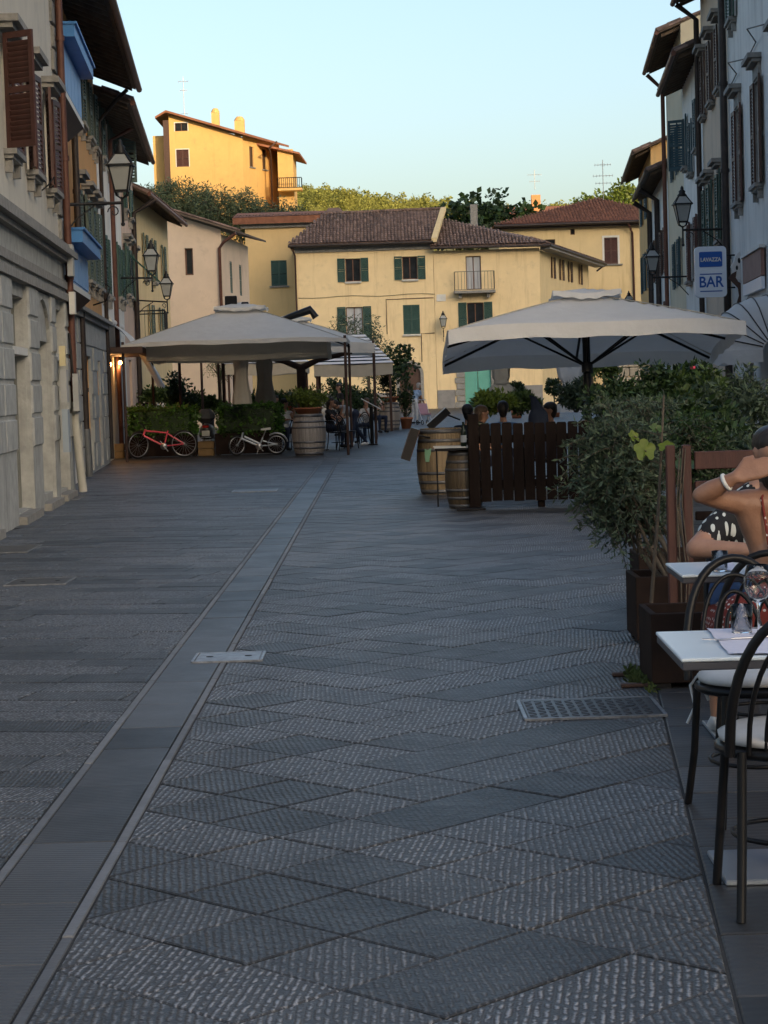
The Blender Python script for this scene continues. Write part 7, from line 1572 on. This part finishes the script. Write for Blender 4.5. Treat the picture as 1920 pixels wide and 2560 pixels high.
# reddish wooden trellis frame
M_REDW = mat('red_brown_wood', (.05, .019, .015), (.085, .032, .024), scale=5, rough=.6, stretch=(4, 4, .5), bump=.25, streak=(.06, .04, .035), streak_s=(5, 5, .4))
tx = P(1692, 1500, 11.4).x; t = thing('trellis', 'reddish brown wooden trellis frame with climbing stems, behind the second table', 'trellis', (tx, 11.4, 0))
for x in (-.02, .07): b = MB(); b.cbox(x, 0, .62, .05, .05, 1.2, .006); b.build('post', M_REDW, t)
b = MB(); b.cbox(1.6, 0, .62, .07, .05, 1.2, .006); b.build('post', M_REDW, t)
for z, h in ((1.13, .1), (.98, .07), (.82, .05), (.6, .04), (.12, .1)): b = MB(); b.cbox(.84, 0, z, 1.45, .03, h, .005); b.build('rail', M_REDW if z > .95 else M_FENCE, t)
b = MB()
for k in range(3): x = .02+k*.015; b.tube([(x, -.04, .1), (x+.02*math.sin(k), -.045, .5), (x-.015, -.04, .9), (x+.01, -.045, 1.2)], .004, 5)
for x in (.3, .36): b.tube([(x, -.03, .4), (x-.01, -.03, .6), (x+.015, -.03, .8)], .005, 5)
b.build('climbing_stems', M_BARK, t)
# ---------------------------------------------------------------- laid tables, chairs, guests
M_TOP = mat('pale_table_top', (.68, .74, .77), (.72, .78, .81), scale=9, rough=.28, bump=.03, bscale=300); M_EDGE2 = mat('table_edge', (.05, .05, .06), (.07, .07, .08), rough=.5)
def bistro_table(label, fl, w_, d, h=.74):
    t = thing('bistro_table', label, 'table', (fl[0]+w_/2, fl[1]+d/2, 0), -.02, group='pale bistro tables'); b = MB(); b.cbox(0, 0, h-.004, w_, d, .012, .003); b.build('table_top', M_TOP, t); b = MB(); b.cbox(0, 0, h-.024, w_-.006, d-.006, .026, .004); b.build('top_edge', M_EDGE2, t)
    b = MB(); b.tube([(0, 0, .02), (0, 0, h-.04)], .03, 12); b.build('pedestal', M_EDGE2, t); b = MB(); b.cbox(0, 0, .011, .42, .42, .018, .004); b.build('base_plate', mat('brushed_plate', (.28, .32, .37), (.34, .38, .43), rough=.3, metal=.5), t); return t
T1 = G(1712, 1651, .74); bistro_table('pale laid table with napkin, tumbler and wine glass, nearest at the right', (T1.x, T1.y+.02), .7, .68)
T2 = G(1709, 1439, .74); bistro_table('pale table where the woman in red sits, beyond the laid table', (T2.x, T2.y), .7, .6)
GL = glass_mat('clear_glass')
def tumbler(label, loc, r=.037, h=.095):
    t = thing('tumbler', label, 'glass', loc); b = MB(); b.lathe([(0, 0), (r*.9, 0), (r, h), (r-.0022, h), (r*.9-.0022, .012), (0, .01)], 32); b.build('glass_body', GL, t); return t
def wineglass(label, loc, s=1.0):
    t = thing('wine_glass', label, 'glass', loc); b = MB(); b.lathe([(0, 0), (.036, 0), (.036, .002), (.008, .007), (.004, .02), (.0038, .085), (.008, .098), (.03, .115), (.044, .145), (.043, .175), (.034, .215), (.0328, .215), (.0415, .175), (.0425, .146), (.029, .118), (.006, .101), (0, .1)], 40); b.V = [v*s for v in b.V]; b.build('glass_body', GL, t); return t
q = G(1855, 1585, .742); tumbler('water tumbler on the napkin of the nearest table', (q.x, q.y, .745))
q = G(1898, 1590, .742); wineglass('tall wine glass beside the tumbler on the nearest table', (q.x, q.y, .745), 1.08)
q = G(1800, 1430, .742); tumbler('water tumbler on the table of the woman in red', (q.x, q.y, .745), .036, .09)
M_NAP = mat('white_napkin', (.62, .6, .68), (.68, .66, .74), scale=12, rough=.9, bump=.3, bscale=60)
def napkin(label, pts, z=.7435):
    c = sum((Vector(p) for p in pts), Vector())/len(pts); t = thing('paper_napkin', label, 'napkin', (c.x, c.y, z)); n = 10; vs = []; a, b2, c2, d = [Vector(p)-Vector((c.x, c.y, 0)) for p in pts]
    for i in range(n+1):
        for j in range(n+1): p = a.lerp(b2, i/n).lerp(d.lerp(c2, i/n), j/n); vs.append((p.x+.002*math.sin(j*1.7), p.y, .003+.0022*abs(math.sin(i*.9+j*.5))))
    b = MB(); b.add(vs, [(i*(n+1)+j, (i+1)*(n+1)+j, (i+1)*(n+1)+j+1, i*(n+1)+j+1) for i in range(n) for j in range(n)], True); b.build('sheet', M_NAP, t); return t
napkin('white paper placemat on the nearest table', [G(1822, 1640, .74).to_2d().to_3d(), G(1990, 1640, .74).to_2d().to_3d(), G(1960, 1578, .74).to_2d().to_3d(), G(1768, 1577, .74).to_2d().to_3d()])
napkin('white folded napkin on the table of the woman in red', [G(1786, 1432, .74).to_2d().to_3d(), G(1845, 1430, .74).to_2d().to_3d(), G(1830, 1404, .74).to_2d().to_3d(), G(1772, 1408, .74).to_2d().to_3d()])
q = G(1790, 1604, .745); t = thing('fork', 'fork lying on the white placemat of the nearest table', 'fork', (q.x, q.y, .752), .12); b = MB(); b.tube([(.05, 0, 0), (.2, .002, .002)], [.0035, .005], 6); b.hexa([(.0, -.011, -.001), (.05, -.004, -.001), (.05, .004, -.001), (.0, .011, -.001), (.0, -.011, .001), (.05, -.004, .001), (.05, .004, .001), (0, .011, .001)]); 
for k in range(4): b.tube([(0, -.0095+k*.0063, 0), (-.045, -.0095+k*.0063, .003)], .0015, 5)
b.build('steel', M_CHROME, t)
q = G(1900, 1572, .745); t = thing('knife', 'knife lying behind the wine glass on the nearest table', 'knife', (q.x, q.y, .75), .05); b = MB(); b.tube([(.0, 0, 0), (.1, 0, 0)], [.005, .004], 6); b.hexa([(-.1, -.006, -.001), (0, -.006, -.001), (0, .006, -.001), (-.1, .004, -.001), (-.1, -.006, .001), (0, -.006, .001), (0, .006, .001), (-.1, .004, .001)]); b.build('steel', M_CHROME, t)
# chairs with cushions
A1, A2 = G(1857, 2303), G(1811, 2221)
CC = cafe_chair('nearest black bentwood chair with white cushion, back to the camera', (A1.x+.19, A1.y+.24, 0), math.pi, cushion=True); 
CC.rotation_euler = (0, 0, math.pi); CC.scale = (1.04, 1.04, 1.04)
Bq = G(1776, 2071); cafe_chair('black bentwood chair with white cushion on the far side of the laid table', (Bq.x+.21, Bq.y+.2, 0), 0.1, proto=CC)
WX, WY = P(1925, 1350, 8.45).x, 8.5
cafe_chair('black bentwood chair on which the woman in red sits', (WX-.03, WY-.02, 0), math.pi-.1, proto=CH)
# woman in the red dotted dress, back to the camera, left hand on her head
M_DOT = bpy.data.materials.new('red_dotted_dress'); nt, bs = nodes_of(M_DOT); N, L = nt.nodes, nt.links
tc = N.new('ShaderNodeTexCoord'); vo = N.new('ShaderNodeTexVoronoi'); vo.inputs['Scale'].default_value = 42; vo.inputs['Randomness'].default_value = .55; L.new(tc.outputs['Object'], vo.inputs['Vector'])
lt = N.new('ShaderNodeMath'); lt.operation = 'LESS_THAN'; lt.inputs[1].default_value = .25; L.new(vo.outputs['Distance'], lt.inputs[0]); mx = N.new('ShaderNodeMix'); mx.data_type = 'RGBA'; mx.inputs[6].default_value = (.17, .022, .015, 1); mx.inputs[7].default_value = (.65, .6, .55, 1); L.new(lt.outputs[0], mx.inputs[0]); L.new(mx.outputs[2], bs.inputs['Base Color']); bs.inputs['Roughness'].default_value = .85; MATS['red_dotted_dress'] = M_DOT
t = thing('person', 'woman in a red dotted open-back dress raising her left arm, hand on her head', 'person', (WX, WY, 0)); o0 = Vector((WX, WY, 0)); S = []
SK, DR, SH = 0, 1, 2
hip = Vector((0, 0, .56)); ch = Vector((.02, .03, .9)); nk = Vector((.05, .05, 1.1))
el = P(1752, 1238, WY-.08)-o0; wr = P(1838, 1194, WY-.14)-o0; shl = P(1868, 1262, WY)-o0; shr = shl+Vector((.36, .04, -.03)); nk = (shl+shr)/2+Vector((0, .0, .05)); ch = (shl+shr)/2-Vector((0, 0, .2)); hd = P(1952, 1226, WY+.04)-o0
S += [(hip-Vector((.09, 0, 0)), hip+Vector((.09, 0, 0)), .135, .135, DR), (hip+Vector((0, 0, .05)), ch-Vector((0, -.01, .12)), .125, .12, DR), (ch-Vector((.07, 0, .08)), ch+Vector((.07, 0, -.08)), .115, .115, DR), (ch-Vector((.06, 0, 0)), ch+Vector((.06, 0, 0)), .112, .112, SK), (ch, nk-Vector((0, 0, .06)), .11, .075, SK), (nk-Vector((0, 0, .05)), hd-Vector((0, 0, .07)), .052, .05, SK),
      (shl, shr, .068, .068, SK), (ch+Vector((-.1, 0, .02)), shl, .07, .064, SK), (ch+Vector((.1, 0, .02)), shr, .07, .064, SK), (shl, shl.lerp(el, .5), .055, .048, SK), (shl.lerp(el, .5), el, .048, .036, SK), (el, el.lerp(wr, .3), .037, .041, SK), (el.lerp(wr, .3), wr, .041, .026, SK)]
S += hand(wr, P(1908, 1166, WY-.15)-P(1838, 1194, WY-.14), Vector((.25, -.45, -.8)), SK, 1.12, .3, dn=Vector((.2, .5, -.75)))
er = shr+Vector((.08, .12, -.26)); S += [(shr, er, .06, .045, SK), (er, er+Vector((-.1, .26, .02)), .043, .03, SK)]+hand(er+Vector((-.1, .26, .02)), (-.2, 1, -.1), (1, .2, 0), SK, 1.0, .5)
for sg in (-1, 1): hj = hip+Vector((sg*.1, 0, -.03)); kn = hj+Vector((sg*.05, .45, .0)); an = Vector((kn.x, kn.y-.03, .09)); S += [(hj, kn, .098, .068, DR), (kn, kn.lerp(an, .4), .062, .058, SK), (kn.lerp(an, .4), an, .056, .036, SK), (an, an+Vector((0, .14, -.05)), .04, .033, SH)]
head(S, hd, Vector((-.25, .95, -.1)), SK)
body('body', S, t, [M_SKINT, M_DOT, F_WHITE], .009, 4)
for (a, c) in ((shl+Vector((.06, -.055, .05)), ch+Vector((-.06, -.112, -.06))),): 
    b = MB(); b.tube([shl+Vector((.08, .02, .068)), shl+Vector((.05, -.06, .03)), ch+Vector((-.1, -.105, -.02)), ch+Vector((-.12, -.09, -.1))], .006, 6); b.build('dress_strap', M_DOT, t)
b = MB(); b.tube([ch+Vector((x, -math.sqrt(max(.0, .0144-(x*.75)**2))+.0+.0, -.055-.14*math.sqrt(max(0, 1-(x/.15)**2))+.06)) for x in [-.14+.02*k for k in range(15)]], .004, 5); b.build('dress_seam', M_CLOTHW, t)
hair(t, hd, Vector((-.25, .95, -.1)), M_HAIR, 1.06)
for k, f in enumerate((.0,)): b = MB(); b.tube([wr+(el-wr).normalized()*.03+(Matrix.Rotation(a, 3, (wr-el).normalized()) @ Vector((0, .034, 0))) for a in [2*math.pi*k/16 for k in range(16)]], .009, 6, closed=True); b.build('white_bracelet', M_TRIMW, t)
fw = (P(1908, 1166, WY-.15)-P(1838, 1194, WY-.14)).normalized(); 
for k in range(4): b = MB(); b.ball(wr+fw*(.14+.012*(1 if k in (1, 2) else 0))*1.12+Vector((.25, -.45, -.8)).normalized()*(k-1.5)*.024+Vector((.012, .03, -.035)), (.009, .006, .006), 8, 6); b.build('red_nail', mat('nail_red', (.7, .05, .06), (.75, .07, .08), rough=.25), t)
# companion opposite, black shirt with white leaves
M_LEAFS = bpy.data.materials.new('leaf_print_shirt'); nt, bs = nodes_of(M_LEAFS); N, L = nt.nodes, nt.links
tc = N.new('ShaderNodeTexCoord'); mp = N.new('ShaderNodeMapping'); mp.inputs['Scale'].default_value = (34, 30, 10); mp.inputs['Rotation'].default_value = (.3, .9, .4); L.new(tc.outputs['Object'], mp.inputs[0]); vo = N.new('ShaderNodeTexVoronoi'); vo.inputs['Scale'].default_value = 1; L.new(mp.outputs[0], vo.inputs['Vector'])
lt = N.new('ShaderNodeMath'); lt.operation = 'LESS_THAN'; lt.inputs[1].default_value = .36; L.new(vo.outputs['Distance'], lt.inputs[0]); mx = N.new('ShaderNodeMix'); mx.data_type = 'RGBA'; mx.inputs[6].default_value = (.008, .008, .01, 1); mx.inputs[7].default_value = (.55, .58, .55, 1); L.new(lt.outputs[0], mx.inputs[0]); L.new(mx.outputs[2], bs.inputs['Base Color']); bs.inputs['Roughness'].default_value = .85; MATS['leaf_print_shirt'] = M_LEAFS
mY = 9.75; mX = P(1850, 1340, mY).x; t = thing('person', 'person in a black shirt with white leaf print, forearm on the table', 'person', (mX, mY, 0)); o0 = Vector((mX, mY, 0)); S = []
hip = Vector((.08, .12, .54)); nk = Vector((.06, .02, 1.06)); ch = Vector((.07, .05, .86)); hd = nk+Vector((.1, -.02, .15)); s1 = P(1812, 1306, mY)-o0; el = P(1740, 1388, mY-.12)-o0; el.z = max(el.z, .785); wr = el+Vector((.22, -.14, -.0)); wr.z = .785
S += [(hip-Vector((.09, 0, 0)), hip+Vector((.09, 0, 0)), .13, .13, 2), (hip, ch, .13, .135, 1), (ch-Vector((.08, 0, 0)), ch+Vector((.08, 0, 0)), .12, .12, 1), (ch, nk-Vector((0, 0, .05)), .12, .075, 1), (nk-Vector((0, 0, .05)), hd-Vector((0, 0, .06)), .055, .05, 0), (nk+Vector((-.04, 0, -.07)), s1, .07, .075, 1), (nk+Vector((.04, 0, -.07)), s1+Vector((.4, 0, 0)), .07, .07, 1), (s1, s1.lerp(el, .45), .078, .075, 1), (s1.lerp(el, .5), el, .056, .05, 0), (el, wr, .05, .034, 0)]+hand(wr, (1, -.35, -.02), (.3, .9, 0), 0, 1.0, .4, dn=Vector((0, 0, -1)))
e2 = s1+Vector((.46, -.1, -.25)); S += [(s1+Vector((.4, 0, 0)), e2, .06, .05, 1), (e2, e2+Vector((-.1, -.25, .0)), .045, .032, 0)]
for sg in (-1, 1): hj = hip+Vector((sg*.1, 0, -.02)); kn = hj+Vector((sg*.12, -.48, -.02)); an = Vector((kn.x, kn.y+.02, .09)); S += [(hj, hj.lerp(kn, .9), .1, .078, 2), (hj.lerp(kn, .85), kn, .068, .062, 0), (kn, kn.lerp(an, .4), .062, .06, 0), (kn.lerp(an, .4), an, .055, .036, 0), (an, an+Vector((0, -.15, -.05)), .042, .036, 3)]
head(S, hd, Vector((.1, -1, -.15)), 0); body('body', S, t, [M_SKIN, M_LEAFS, F_DEN, F_BLACK], .011, 4); hair(t, hd, Vector((.1, -1, -.15)), M_HAIR); eyes(t, hd, Vector((.1, -1, -.15)))
cafe_chair('black bentwood chair of the person in the leaf print shirt', (mX+.08, mY+.12, 0), 0, proto=CH)
